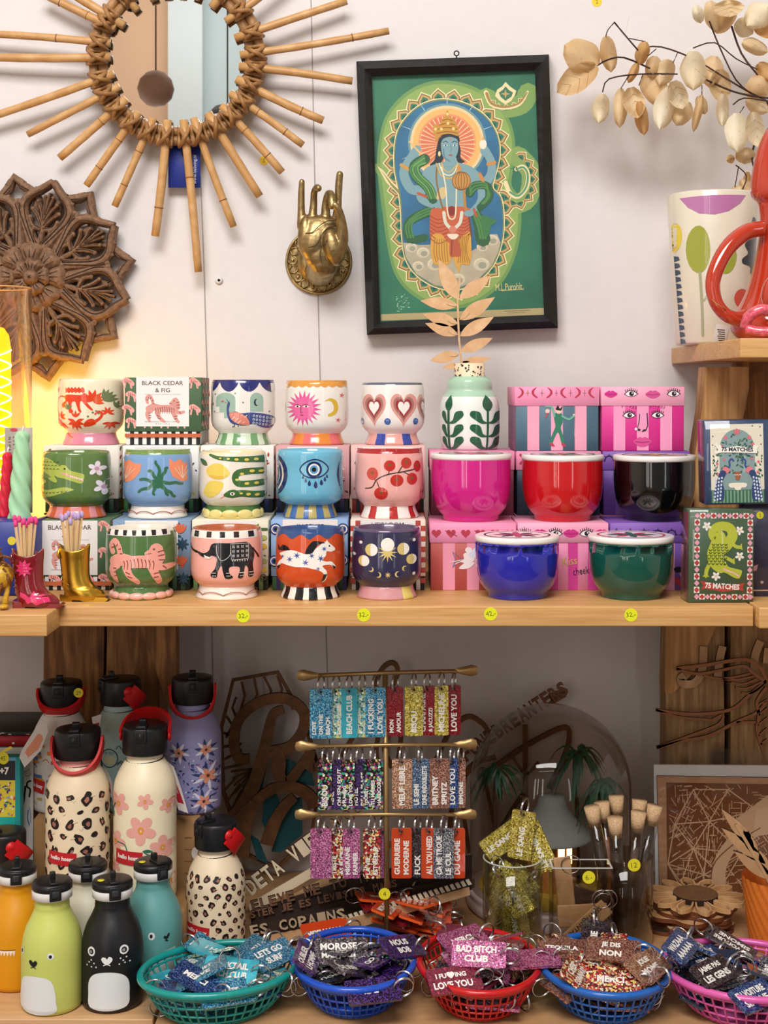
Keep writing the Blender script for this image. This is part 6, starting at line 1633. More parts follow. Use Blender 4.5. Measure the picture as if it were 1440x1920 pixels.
def _leafm(ci):
 k = 'leafm%d' % ci
 if k in _mats: return _mats[k]
 m = bpy.data.materials.new('dry_leaf'); m.use_nodes = True; nt = m.node_tree; b = nt.nodes['Principled BSDF']; b.inputs['Roughness'].default_value = .7
 tc = nt.nodes.new('ShaderNodeTexCoord'); n = nt.nodes.new('ShaderNodeTexNoise'); n.inputs['Scale'].default_value = 28; n.inputs['Detail'].default_value = 6
 r = nt.nodes.new('ShaderNodeValToRGB'); c = lin(LC[ci]); r.color_ramp.elements[0].position = .35; r.color_ramp.elements[1].position = .65
 r.color_ramp.elements[0].color = (c[0] * .86, c[1] * .78, c[2] * .66, 1); r.color_ramp.elements[1].color = c
 nt.links.new(tc.outputs['Object'], n.inputs['Vector']); nt.links.new(n.outputs['Fac'], r.inputs['Fac']); nt.links.new(r.outputs['Color'], b.inputs['Base Color'])
 tr = nt.nodes.new('ShaderNodeBsdfTranslucent'); mx = nt.nodes.new('ShaderNodeMixShader'); mx.inputs[0].default_value = .35
 nt.links.new(r.outputs['Color'], tr.inputs[0]); nt.links.new(b.outputs[0], mx.inputs[1]); nt.links.new(tr.outputs[0], mx.inputs[2]); nt.links.new(mx.outputs[0], nt.nodes['Material Output'].inputs[0])
 _mats[k] = m; return m
LV = [(1120, 124, 1058, 84, 34, 1, 1, 0), (1118, 122, 1044, 174, 26, 1, -1, .01), (1136, 68, 1146, 136, 17, 1, 1, 0), (1210, 78, 1198, 122, 14, 3, 1, 0), (1196, 118, 1178, 156, 9, 3, 1, .01),
   (1130, 176, 1122, 232, 18, 2, 1, -.01), (1164, 166, 1162, 240, 15, 0, 1, 0), (1182, 164, 1196, 222, 22, 0, -1, .01), (1198, 190, 1208, 254, 14, 3, 1, 0), (1228, 105, 1222, 150, 17, 1, 1, .02), (1256, 112, 1236, 160, 20, 0, 1, .01),
   (1214, 135, 1240, 198, 26, 1, 1, .02), (1256, 164, 1236, 244, 22, 4, 1, -.02), (1262, 152, 1280, 205, 20, 4, -1, -.01), (1300, 96, 1300, 170, 26, 2, 1, -.02), (1290, 190, 1268, 236, 20, 0, 1, 0), (1316, 178, 1300, 248, 9, 1, 1, -.01), (1310, 180, 1322, 215, 12, 0, 1, 0),
   (1340, 105, 1330, 165, 22, 1, 1, .02), (1350, 130, 1352, 192, 22, 0, -1, .02), (1356, 176, 1354, 238, 13, 2, 1, -.01), (1383, 212, 1382, 286, 25, 4, 1, -.03), (1412, 210, 1420, 276, 19, 4, -1, -.02), (1398, 276, 1396, 308, 20, 0, 1, 0), (1362, 300, 1378, 296, 9, 1, 1, 0),
   (1404, 150, 1440, 178, 30, 1, 1, .02), (1400, 186, 1440, 210, 18, 0, 1, .02), (1304, 10, 1314, 44, 12, 4, 1, 0), (1330, 2, 1345, 60, 18, 0, 1, .01), (1365, 0, 1368, 32, 30, 0, -1, 0), (1440, 10, 1400, 50, 26, 2, 1, -.01), (1380, 40, 1412, 64, 20, 2, 1, .01), (1392, 78, 1440, 98, 16, 0, 1, 0), (1420, 120, 1450, 150, 18, 3, 1, .01), (1390, 336, 1410, 366, 13, 1, 1, 0), (1402, 322, 1400, 372, 9, 3, 1, .01), (1372, 368, 1392, 350, 12, 0, 1, 0),
   (1340, 60, 1380, 20, 16, 1, 1, .02), (1420, 30, 1450, 70, 22, 3, -1, .02)]
for a in LV: lf(*a)
# ================================================================== YELLOW LAMP, CANDLES, LION (left edge)
Yl = 1.86; Xl = PX(-6, Yl)
zl = ST + .092
t = thing('glass_lamp', 'glass cylinder lamp glowing yellow at the left edge of the shelf', 'lamp', (Xl, Yl, zl))
mb = MB(); rg = S(64, Yl); Hl = PZ(540, Yl) - zl
mb.lathe([(rg, 0), (rg, Hl), (rg * .97, Hl), (rg * .97, .003), (0.0001, .003)], glass('#fff6ea', key='l'), (Xl, Yl, zl), n=48, close=False)
mb.build('glass_shade', t)
mb = MB(); gold = M('#e8b878', .3, metal=.3); mb.tube([(Xl + rg * .985 * cos(a), Yl + rg * .985 * sin(a), zl + Hl) for a in [i * pi / 24 for i in range(48)]], .0010, gold, n=6, closed=True); mb.build('rim', t)
em = M('#ffa400', .5, emit=3.2); mb = MB(); r2 = S(26, Yl)
He = PZ(612, Yl) - zl
mb.lathe([(0.0001, .005), (r2, .005), (r2, He - .03), (r2 * .85, He - .012), (r2 * .5, He - .002), (0.0001, He)], em, (Xl, Yl, zl), n=32, close=False)
mb.build('glowing_core', t, label='glowing yellow inner cylinder')
mb = MB(); hot = M('#ffe9a8', .5, emit=9.0)
for k in range(9):
 for s in (-1, 1):
  z = zl + .02 + k * (He - .05) / 9
  mb.tube([(Xl + (r2 + .001) * sin(s * a), Yl - (r2 + .001) * cos(s * a), z + .02 * (a + 1.5) / 3) for a in [-1.5 + i * .3 for i in range(11)]], .0011, hot, n=5)
mb.build('glowing_wire', t, label='bright zigzag filament')
pl = bpy.data.lights.new('lamp_glow', 'POINT'); pl.energy = 1.7; pl.color = (1.0, 0.55, 0.01); pl.shadow_soft_size = 0.03
po = bpy.data.objects.new('lamp_glow', pl); C.objects.link(po); po.location = (PX(45, Yl), Yl + .11, zl + .055)
# blue box under the candles
mb = MB(); mb.rbox((PX(-10, 1.70), 1.745, ST + .046), (S(142, 1.70), .09, .091), M('#1c2f86', .4), .001, seg=1)
d = Draw(); d.e('#d6c43a', 22, 1014, 8, layer=1); d.s('#d8902c', '-20,1040 5,1070 -5,1100', 6, layer=1); mb.draw(d, FY(1.70), lambda c: M(c, .4))
tag(mb.build('gift_box', org=(PX(-10, 1.70), 1.745, ST)), 'deep blue box with a yellow dot under the twisted candles', 'box')
def candle(label, px, y0, y1, Y, R0, R1, hx, turns, lean):
 mb = MB(); n, m = 26, 60; vs = []
 for i in range(m + 1):
  u = i / m; z = PZ(y0 + (y1 - y0) * u, Y); r = S(R0 + (R1 - R0) * u, Y) * (1 if u < .93 else sqrt(max(.04, 1 - ((u - .93) / .075) ** 2)))
  for j in range(n):
   a = 2 * pi * j / n; q = r * (1 + .13 * cos(4 * a + turns * 2 * pi * u * 4)); vs.append((PX(px + lean * u, Y) + q * cos(a), Y + q * sin(a), z))
 fs = [(i * n + j, i * n + (j + 1) % n, (i + 1) * n + (j + 1) % n, (i + 1) * n + j) for i in range(m) for j in range(n)] + [list(range(n))[::-1], [m * n + j for j in range(n)]]
 mt = M(hx, .45, var=.06, bscale=40); mb.add(vs, fs, mt, True)
 t = tag(mb.build('twisted_candle', org=(PX(px, Y), Y, PZ(y0, Y))), label, 'candle', 'twisted candles on the blue box')
 wb = MB(); wb.tube([(PX(px + lean, Y), Y, PZ(y1, Y) - .002), (PX(px + lean + 2, Y), Y, PZ(y1 - 10, Y))], .0011, M('#e8e4da', .8), n=6); wb.build('wick', t)
zc0 = HY + (CZ - (ST + .0915)) / 1.735 * FP
candle('pale green twisted candle wrapped beside the red one', 37, zc0, 808, 1.735, 21, 12.5, '#a5d6ab', 1.0, 5)
candle('red twisted candle behind the pale green one', 8, HY + (CZ - (ST + .0915)) / 1.765 * FP, 848, 1.765, 11, 8, '#d8203a', 1.3, 6)
candle('yellow-orange twisted candle behind the pale green one', 68, HY + (CZ - (ST + .0915)) / 1.80 * FP, 880, 1.80, 9, 8, '#f2b82c', 1.2, -3) if False else None
mb = MB(); mb.rbox(P(35, 880, 1.775) + Vector((0, 0, -.001)), (S(52, 1.775), .0008, S(160, 1.775)), M('#a59a92', .4), .0003, seg=1)
d = Draw()
for k in range(10): d.text('#2a2622', 'NSMARE'[k % 6], 18, 822 + k * 7, h=5, rot=90, layer=1); d.text('#2a2622', 'ZELTKA'[k % 6], 27, 820 + k * 7, h=5, rot=90, layer=1)
d.e('#c23a4a', 26, 806, 7, 3, layer=1)
mb.draw(d, FY(1.7745), lambda c: M(c, .4)); tag(mb.build('candle_card', org=P(35, 970, 1.775)), 'grey printed backing card behind the twisted candles', 'card')
# lion figure, mostly outside the frame
Yn = 1.60;
mb = MB(); mn = M('#7a4a1c', .5, bump=.8, bscale=260, var=.4); bd = M('#cfa436', .4, var=.2)
for x, y, rx, ry, m_ in [(-14, 1075, 30, 36, mn), (-20, 1050, 26, 26, mn), (6, 1078, 19, 24, bd)]: mb.ell(P(x, y, Yn), (S(rx, Yn), .016, S(ry, Yn)), m_, n=18, k=12)
for x in (15, -8): mb.tube([P(x, 1080, Yn), P(x - 2, 1110, Yn), P(x - 6, 1132, Yn - .004)], [S(7, Yn), S(5, Yn), S(6, Yn)], bd, n=10); mb.ell(P(x - 8, 1137, Yn - .006), (S(9, Yn), .008, S(5, Yn)), bd)
for k in range(40):
 a = 2.4 * k; r0 = 20 + (k % 5) * 3; mb.tube([P(-14 + r0 * cos(a), 1066 + r0 * sin(a) * 1.1, Yn - .013), P(-14 + (r0 + 13) * cos(a + .2), 1070 + (r0 + 13) * sin(a + .2) * 1.1, Yn - .004)], [.0016, .0008], mn, n=5)
q0 = len(mb.v)
tag(mb.build('lion_figurine', org=P(-5, 1140, Yn)), 'small ochre animal figurine with a shaggy brown mane at the left edge', 'figurine')
# ================================================================== CARTONS AND BOOKS (lower left)
kraft = M('#a27b50', 0.8, var=.08, bscale=30, bump=.1, name='kraft_card'); kd = M('#6a4c2c', .8)
def kbox(label, x0, x1, y0, y1, zt, art=None, zb=TT):
 mb = MB(); mb.rbox(((x0 + x1) / 2, (y0 + y1) / 2, (zb + zt) / 2), (x1 - x0, y1 - y0, zt - zb - .0004), kraft, .0012, seg=1)
 if art: d = Draw(); art(d); mb.draw(d, FY(y0), lambda c: M(c, .8))
 return tag(mb.build('cardboard_box', org=((x0 + x1) / 2, (y0 + y1) / 2, zb)), label, 'box')
def a_kb(d):
 for k in range(4): d.rect('#7d5c38', 346 + 0, 1570 + k * 22, 360, 1572 + k * 22, 1)
 d.s('#6a4c2c', '296,1552 330,1552 330,1600 296,1600', 1.4, False, True, layer=1); d.e('#6a4c2c', 313, 1566, 7, 4, layer=1)
 d.text('#5a3f24', 'INTERNATIONAL', 312, 1620, w=36, h=6, layer=1)
zK1 = 0.789; zK2 = 0.703
kbox('tall brown cardboard box under the back row of bottles', PX(62, 1.81), PX(372, 1.81), 1.812, 1.935, zK1, a_kb)
kbox('low brown cardboard box under the big leopard and flower bottles', PX(64, 1.72), PX(345, 1.72), 1.722, 1.806, zK2)
# stack of books, spines forward
yb0 = 1.86; zs = TT
mb = MB(); mb.rbox((PX(-25, yb0), yb0 + .06, TT + .085), (.135, .12, .17), kraft, .001, seg=1); tag(mb.build('cardboard_box', org=(PX(-25, yb0), yb0 + .06, TT)), 'brown cardboard box under the stack of picture books', 'box')
z = TT + .1705
for i, (c, h, l) in enumerate([('#d9d2c0', 8, 'cream picture book at the bottom of the stack'), ('#3a6a9a', 9, 'blue picture book, second from the bottom of the stack'), ('#e6c23a', 9, 'yellow spotted book low in the stack'), ('#d8485a', 11, 'pink-red book below the middle of the stack'), ('#2c5f84', 12, 'blue patterned book in the middle of the stack'), ('#b83a4c', 9, 'crimson book above the blue patterned one'), ('#d8bc80', 15, 'tan book with small dark trees on its spine'), ('#5a8a86', 13, 'teal book high in the stack'), ('#b3262e', 19, 'thick red book second from the top of the stack'), ('#2a2f30', 7, 'thin black book on top of the stack')]):
 th = S(h * 1.02, yb0); wd = .128 - .004 * (i % 3)
 t = thing('picture_book', l, 'book', (PX(-22, yb0), yb0 + .06, z), 'picture books stacked at the left edge')
 mb = MB(); m_ = M(c, .5)
 y0 = yb0 + .001 * ((i * 7) % 4)
 mb.rbox((PX(-22, yb0), y0 + .058, z + .0007), (wd, .116, .0013), m_, .0003, seg=1); mb.rbox((PX(-22, yb0), y0 + .058, z + th - .0008), (wd, .116, .0013), m_, .0003, seg=1)
 mb.rbox((PX(-22, yb0), y0 + .001, z + th / 2), (wd, .002, th - .0004), m_, .0005, seg=1)
 d = Draw(); rnd = random.Random(i)
 for k in range(9): d.e(['#e9e2d0', '#26303a', '#e0a03c'][(k + i) % 3], rnd.uniform(.3, .98), rnd.uniform(.3, .7), rnd.uniform(.01, .03), .12, layer=1)
 mb.draw(d, lambda x, y, o, y0=y0, z=z, th=th, wd=wd: Vector((PX(-22, yb0) + wd * (x - .5), y0 - o, z + th * y)), lambda c: M(c, .5))
 mb.build('cover', t)
 pg = MB(); pg.box((PX(-22, yb0), y0 + .058, z + th / 2), (wd - .004, .108, th - .003), M('#e9e3d6', .8)); pg.build('pages', t)
 z += th + .0002
# white card with looping script, teal activity book in front
t = thing('picture_card', 'white card with big black handwriting behind the teal book', 'card', (PX(0, 1.835), 1.835, TT))
zt = PZ(1402, 1.835)
mb = MB(); mb.box((PX(0, 1.835), 1.836, (zt + TT) / 2), (S(124, 1.835), .0016, zt - TT), M('#dcdad6', .5))
d = Draw(0, 1300, 6); K = '#17181a'
d.s(K, '225,1100 250,1180 280,1120 285,1040 270,1200 240,1310 215,1330', 20, layer=1); d.s(K, '345,985 310,1000 305,1050 340,1080 330,1160', 20, layer=1)
d.s(K, '240,860 280,880 330,860', 5, layer=1); d.s(K, '280,885 290,930 330,925 350,900', 5, layer=1); d.s('#2c6ab0', '320,1310 310,1400 330,1480', 12, layer=1); d.s('#2c6ab0', '330,1280 345,1340 345,1460', 6, layer=1)
d.at(0, 0, 1)
mb.draw(d, FY(1.8351), lambda c: M(c, .5)); mb.build('sheet', t)
t = thing('activity_book', 'teal edged activity book with a yellow cover and +7 on a black band', 'book', (PX(-30, 1.80), 1.80, TT))
zt = PZ(1420, 1.80); x1 = PX(38, 1.80); x0 = PX(-110, 1.80)
mb = MB(); mb.rbox(((x0 + x1) / 2, 1.809, (zt + TT) / 2), (x1 - x0, .018, zt - TT), M('#1f9a98', .45), .001, seg=1)
d = Draw(0, 1300, 6)
d.rect('#5fa6cc', -300, 730, 178, 970, 0); d.p('#e6d23c', '0,640 60,640 160,600 178,640 178,700 80,690 20,700', False, 1) if False else None
d.rect('#e6d23c', -300, 978, 170, 1400, 0); d.rect('#1b1c1e', -300, 758, 172, 975, 2); d.rect('#1fb3b0', -300, 1390, 170, 1700, 1)
d.rect('#5fa6cc', -300, 720, 178, 760, 1); d.s('#e6d23c', '-20,700 60,640 120,610', 30, layer=1)
d.text('#f2efe8', '+7', 50, 872, w=105, h=85, layer=3, bold=.04)
rnd = random.Random(3)
for k in range(60): d.p(['#2a4f9c', '#c83a3a', '#f0ece0', '#2f7a4a', '#e89a2c', '#7ab0d8', '#5a3a7a'][k % 7], [(x + rnd.uniform(-14, 14), y + rnd.uniform(-12, 12)) for x, y in [(lambda a, b: [(a, b), (a + 22, b), (a + 18, b + 20), (a, b + 22)])(rnd.uniform(-60, 150), rnd.uniform(990, 1370))][0]], layer=2)
d.e('#e2dc28', 40, 730, 62, 68, layer=4); d.text('#5d6414', '45', 34, 730, w=60, h=50, layer=5)
mb.draw(d, FY(1.80), lambda c: M(c, .45)); mb.build('cover', t)
# ================================================================== BOTTLES
def bfn(cx, R, Y, prof, zb):
 """front-projected picture art on a bottle of profile prof"""
 X, r = PX(cx, Y), S(R, Y)
 def rad(z):
  for i in range(len(prof) - 1):
   if prof[i][1] <= z <= prof[i + 1][1]: return prof[i][0] + (prof[i + 1][0] - prof[i][0]) * (z - prof[i][1]) / max(1e-9, prof[i + 1][1] - prof[i][1])
  return prof[-1][0] if z > 0 else prof[0][0]
 def fn(x, y, o):
  th = asin(max(-.99, min(.99, (x - cx) / R * .99))); z = CZ - (y - HY) / FP * (Y - r * .85) - zb; q = rad(z) + o + .0001
  return Vector((X + q * sin(th), Y - q * cos(th), zb + z))
 def fr(u, v, o):   # u = angle, v = height above base
  q = rad(v) + o + .0001; return Vector((X + q * sin(u), Y - q * cos(u), zb + v))
 return fn, fr, X, r
def leopard(d, r, z0, z1, s, seed, n_u):
 """rosettes round the bottle; x = angle, y = height"""
 rnd = random.Random(seed); dz = s * 1.5; rows = int((z1 - z0) / dz)
 for j in range(rows):
  for i in range(n_u):
   a = -pi + 2 * pi * (i + (j % 2) * .5) / n_u + rnd.uniform(-.05, .05); z = z0 + (j + .5) * dz + rnd.uniform(-.2, .2) * s
   q = rnd.random(); sz = s * rnd.uniform(.55, .95) * (.55 if q < .25 else .85)
   sx = sz / r; rot = rnd.uniform(0, 6.28); e = rnd.uniform(.6, .95)
   pts = []
   for k in range(9):
    b = 2 * pi * k / 9; rr = rnd.uniform(.72, 1.15)
    x, y = rr * cos(b), rr * e * sin(b); pts.append((a + sx * (x * cos(rot) - y * sin(rot)), z + sz * (x * sin(rot) + y * cos(rot))))
   d.p('#241b1a', pts, True, 1, 2)
   if q > .25:
    o = rnd.uniform(-.25, .25); d.p('#a06858' if q > .5 else '#b87a66', [(a + (p[0] - a) * .42 + sx * o, z + (p[1] - z) * .42 - sz * .1) for p in pts], True, 3, 2)
    b = rnd.uniform(0, 6.28); d.p('BODY', [(a + sx * .5 * cos(b), z + sz * .5 * sin(b)), (a + sx * 1.3 * cos(b - .25), z + sz * 1.3 * sin(b - .25)), (a + sx * 1.3 * cos(b + .3), z + sz * 1.3 * sin(b + .3))], False, 5)
CAPB = '#17181b'
def hossy(label, cx, R, Y, zb, cap_py, col, yaw, hd, art=None, spots=None, neck=None, tagc=None, lab=None, capR=.72, st=None, hl=.055):
 X, r = PX(cx, Y), S(R, Y); H = PZ(cap_py, Y) - zb
 ch = .0335 * r / .0374; cr = r * capR
 zc = H - ch; nk = zc - .008
 prof = [(r * .9, 0), (r * .97, .002), (r, .007), (r, .02), (r, nk - .040), (r * .99, nk - .034), (r * .95, nk - .026), (r * .86, nk - .017), (r * .72, nk - .007), (r * .60, nk), (r * .57, nk + .003), (r * .57, zc)]
 if capR < .7: pass
 t = thing('drinking_bottle', label, 'bottle', (X, Y, zb), 'capped drinking bottles with red carrying loops')
 m = lambda c: M(col if c == 'BODY' else c, .42)
 mb = MB(); body = m(col); nm = m(neck) if neck else body
 mb.lathe([(0.0001, 0)] + prof, body, (X, Y, zb), n=56, mfn=lambda i, j: nm if i >= 10 else body, close=False)
 fn, fr, _, _ = bfn(cx, R, Y, prof, zb)
 zc_ = [p[1] for p in prof[2:9]]
 if art: d = Draw(); art(d); mb.draw(d, fn, m, [cx + R * k / 9 for k in range(-8, 9)], [HY + (CZ - zb - z) / (Y - r * .85) * FP for z in zc_])
 if spots:
  d = Draw(); leopard(d, r, spots[0], spots[1], spots[2], spots[3], spots[4]); mb.draw(d, fr, m, [-pi + 2 * pi * k / 40 for k in range(41)])
 mb.build('bottle_body', t)
 if lab:   # small red woven-look label
  lb = MB(); d = Draw(); (x0, y0, x1, y1, rot) = lab
  mx, my = (x0 + x1) / 2, (y0 + y1) / 2
  def rr(x, y): a = radians(rot); return (mx + (x - mx) * cos(a) - (y - my) * sin(a), my + (x - mx) * sin(a) + (y - my) * cos(a))
  d.p('#c01f28', [rr(x0, y0), rr(x1, y0), rr(x1, y1), rr(x0, y1)], layer=0); d.text('#f2e8e4', 'hello hossy', mx, my, w=(x1 - x0) * .82, h=(y1 - y0) * .42, rot=rot, layer=2, bold=.04)
  lb.draw(d, fn, lambda c: M(c, .5), [cx + R * k / 12 for k in range(-11, 12)], base=.0011); lb.build('brand_label', t, label='small red label with white lettering')
 # cap
 Rz = Matrix.Rotation(radians(yaw), 3, 'Z'); o = Vector((X, Y, zb))
 cm_ = M(CAPB, .38); cb = MB()
 cb.lathe([(cr * .97, zc), (cr, zc + .0015), (cr, H - .005), (cr * .985, H - .0025), (cr * .93, H - .0008), (cr * .6, H), (0.0001, H)], cm_, o, n=48)
 cb.build('cap', t, label='matt black cap')
 sp = MB()
 def W(x, y, z): return o + Rz @ Vector((x, y, z))
 # flip spout: tab on top, shroud and mouth at the front edge
 w = cr * .26
 def bx(c, dd, m_, tx=0): sp.rbox(W(*c), dd, m_, .0012, rot=Rz @ Matrix.Rotation(tx, 3, 'X'))
 bx((0, -cr * .55, H + .0012), (w * 1.7, cr * .8, .004), cm_); bx((0, -cr * .45, H + .0055), (w * 1.25, cr * .22, .0085), cm_, .25)
 bx((0, -cr * .98, H - .009), (w * 2.1, .005, .017), cm_); bx((0, -cr * 1.0 - .0018, H - .009), (w * 1.35, .003, .0095), M('#060607', .6)); sp.ell(W(0, -cr - .0032, H - .009), (w * .36, .0012, .003), M('#1d1e20', .4), rot=Rz, n=12, k=6)
 sp.build('drinking_spout', t)
 # red loop handle
 hb = MB(); red = M('#c8171c', .4); up, fwd = hd; pts = []; L = hl * r / .0374 * 0.80
 dr = Vector((0, -fwd, up)).normalized(); A = cr + .0025
 zc2 = H - ch * .42
 for k in range(25):
  a = pi * k / 24; pts.append(W(-A * cos(a) , 0, zc2) + (Rz @ dr) * (L * sin(a) ** .75))
 # strap: flat band, wide across the plane normal
 nrm = Rz @ Vector((1, 0, 0)).cross(dr); vs = []; hw = (.0118 if yaw < -30 else .0080) * r / .0374; th = .0016
 for k, p in enumerate(pts):
  q = pts[min(24, k + 1)] - pts[max(0, k - 1)]; q.normalize(); io = q.cross(nrm).normalized()
  for a, b in ((-1, -1), (1, -1), (1, 1), (-1, 1)): vs.append(p + nrm * hw * a + io * th * b)
 hb.add(vs, [(i * 4 + k, i * 4 + (k + 1) % 4, (i + 1) * 4 + (k + 1) % 4, (i + 1) * 4 + k) for i in range(24) for k in range(4)] + [(3, 2, 1, 0), (96, 97, 98, 99)], red)
 for s in (-1, 1): hb.lathe([(0.0001, -.001), (hw * .6, -.001), (hw * .6, .001), (0.0001, .002)], red, W(s * A, 0, zc2), n=16, rot=Rz @ Matrix.Rotation(s * pi / 2, 3, 'Y'))
 hb.build('carrying_loop', t, label='bright red carrying loop')
 cd_ = MB(); cd_.tube([(X + r * .60 * cos(a), Y + r * .60 * sin(a), zb + nk + .001 + .002 * sin(a * 1 + .5)) for a in [i * pi / 16 for i in range(32)]], .0007, M('#15151a', .6), n=5, closed=True)
 cd_.build('cord', t)
 return t, fn
def a_white(d):
 rnd = random.Random(2); cols = ['#3f6fb0', '#d8862c', '#8a8f9c', '#c0504a', '#b9a24a', '#4a5a80']
 for k in range(60):
  x, y = rnd.uniform(66, 170), rnd.uniform(1395, 1545); c = cols[k % 6]; s = rnd.uniform(3, 9)
  if rnd.random() < .4: d.p(c, [(x - s, y - s * .5), (x + s, y - s * .6), (x + s, y + s * .5), (x - s, y + s * .4)], layer=1)
  else: d.s(c, [(x - s, y), (x, y - s * .6), (x + s, y + s * .3)], 1.5, layer=2)
 for x, y in ((78, 1410), (80, 1453), (72, 1420)): d.rect('#3f6fb0', x - 8, y, x + 10, y + 6, 3); d.rect('#d8862c', x - 6, y + 7, x + 12, y + 12, 3)
hossy('white bottle with tiny coloured drawings and a round yellow sticker on its cap', 115, 54, 1.865, zK1, 1276, '#dcd8d4', 3, (-.9, .9), a_white, lab=(63, 1462, 96, 1486, 6), hl=.04)
sticker(147, 1299, 1.834, '29', 'oval yellow price sticker on the cap of the white bottle', 9, '#d9cc20')
def a_mint(d):
 d.e('#3c4440', 215, 1420, 17, 18, layer=1); d.e('#a9c3c1', 215, 1420, 15, 16, layer=2); d.e('#c8c8a0', 216, 1424, 11, 8, layer=3); d.text('#3c4440', 'OK YOU', 214, 1410, w=20, h=5, layer=4)
 rnd = random.Random(6)
 for k in range(26): x, y = rnd.uniform(180, 270), rnd.uniform(1390, 1530); d.s('#4a5450', [(x - 5, y), (x, y - 6), (x + 6, y + 2)], 1.6, layer=1)
 d.s('#2c3430', '186,1440 196,1420 200,1435 190,1450', 4, layer=1)
hossy('pale mint bottle with small black doodles between the white and lavender ones', 226, 53, 1.872, zK1, 1270, '#a9c3c1', -58, (-.8, -.85), a_mint, hl=.042)
def a_lav(d):
 rnd = random.Random(9)
 for x, y, r in ((343, 1411, 10), (392, 1406, 10), (395, 1455, 14), (388, 1502, 12)):
  for a in range(0, 360, 36): d.leaf('#31406e' if a % 72 else '#e8e4f0', x + 5 * cos(radians(a)), y + 5 * sin(radians(a)), x + r * 2.1 * cos(radians(a + 10)), y + r * 2.1 * sin(radians(a + 10)), 2.6, 1)
  flower(d, x, y, r, '#e69a7c', '#b05a3c', 5, x, 3); d.e('#2a2a3a', x, y, 1.8, layer=6, n=8)
 for k in range(120):
  x, y = rnd.uniform(309, 414), rnd.uniform(1425, 1533); a = rnd.uniform(0, 6.28); s = rnd.uniform(3.5, 8)
  d.leaf(['#31406e', '#3a5aa0', '#e8e4f0', '#31406e', '#a8507a'][k % 5], x, y, x + s * cos(a), y + s * sin(a), s * .22, 1)
hossy('lavender bottle with orange flowers and dark blue leaves', 361, 54, 1.862, zK1, 1267, '#9a98c8', 8, (-.85, .5), a_lav)
hossy('large cream bottle with leopard spots and a pink neck', 146, 59.5, 1.765, zK2, 1364, '#ecd9b8', 2, (-.80, .6), None, (.0, .155, .0108, 5, 12), '#e2988a', lab=(103, 1596, 156, 1620, 3))
def a_flow(d):
 d.at(0, 1160, 3); P1, P2, O = '#e7a79c', '#eab3a2', '#e3973a'
 def fl(x, y, s, rot, n=5, c=P1):
  for k in range(n):
   a = radians(rot + 360 * k / n); X_, Y_ = x + s * .62 * cos(a), y + s * .62 * sin(a)
   d.e(c, X_, Y_, s * .48, s * .36, math.degrees(a), layer=1, n=12); d.e(c, X_ + s * .2 * cos(a + .4), Y_ + s * .2 * sin(a + .4), s * .25, layer=2, n=8)
  for k in range(7): d.e(O, x + s * .14 * cos(k * .9), y + s * .2 * sin(k * .9), s * .09, layer=4, n=8)
 fl(845, 1022, 42, 10); fl(822, 1185, 78, 20); fl(690, 1045, 60, -60, 5); fl(672, 1262, 58, 0); fl(962, 1060, 40, 90); fl(935, 1290, 62, -90, 5); fl(660, 1400, 40, 30); fl(970, 1490, 44, 30); fl(700, 1480, 40, 60); fl(850, 1420, 50, 10)
 d.s('#2f6a5c', '655,1130 650,1090 670,1050', 6, layer=3); d.leaf('#2f6a5c', 655, 1130, 650, 1085, 8, 3)
 d.s('#2f6a5c', '685,1262 730,1270 745,1305', 6, layer=3); d.s('#2f6a5c', '905,1330 860,1320 835,1300', 6, layer=3); d.leaf('#2f6a5c', 835, 1298, 890, 1305, 9, 3)
 d.at(0, 0, 1)
hossy('large cream bottle with pink blossoms and an upright red loop', 272, 58.5, 1.765, zK2, 1357, '#ecdfc0', -2, (.42, -.8), a_flow, lab=(226, 1594, 277, 1620, 3), hl=.052)
hossy('smaller cream bottle with leopard spots, right of the others', 405, 55.5, 1.77, TT, 1536, '#e9d6b8', -48, (-.8, -.85), None, (.0, .112, .0070, 8, 16), lab=(352, 1735, 399, 1757, 5), hl=.046)
def a_left(d):
 for x, y, s in ((8, 1700, 22), (40, 1740, 18), (-10, 1660, 20)):
  for k in range(5): d.e('#e7a79c', x + s * .6 * cos(k * 1.257), y + s * .6 * sin(k * 1.257), s * .45, s * .35, k * 72, layer=1)
  d.e('#e3973a', x, y, 4, layer=3)
hossy('cream bottle with pink flowers cut by the left edge of the photo', 8, 56, 1.752, TT, 1556, '#ecdfc0', -58, (-.8, -.85), a_left, hl=.046)
# swing tags
def swing(label, pts, Y, cols, txt=None):
 mb = MB(); mb.prism(pts, Y, .0008, M(cols[0], .6)); q = pr(pts); cx_ = sum(p[0] for p in q) / len(q); cy_ = sum(p[1] for p in q) / len(q)
 d = Draw()
 d.p(cols[1], [(cx_ + (x - cx_) * .62, cy_ + (y - cy_) * .5 + 6) for x, y in q], layer=1)
 if txt: d.text('#f2e6e4', txt, cx_, cy_ + 4, h=5, rot=70, layer=3)
 mb.draw(d, FY(Y), lambda c: M(c, .6))
 return tag(mb.build('swing_tag', org=P(cx_, cy_, Y)), label, 'tag')
swing('white folded tag with an orange panel hanging from the white bottle', '76,1349 88,1356 90,1372 76,1408 46,1439 36,1420 40,1408 66,1366', 1.80, ('#dcd8d4', '#e0967a'))
swing('red and white tag hanging behind the big leopard bottle', '172,1345 190,1339 186,1372 176,1376', 1.83, ('#dcd4d0', '#b01c28'))
swing('red and white tag hanging from the large flower bottle', '314,1428 326,1438 340,1480 353,1525 334,1518 325,1480', 1.79, ('#dcd4d0', '#b01c28'), 'hossy')
swing('white tag hanging from the big leopard bottle', '186,1436 200,1442 210,1465 212,1500 202,1482', 1.80, ('#cfc6be', '#b01c28'))
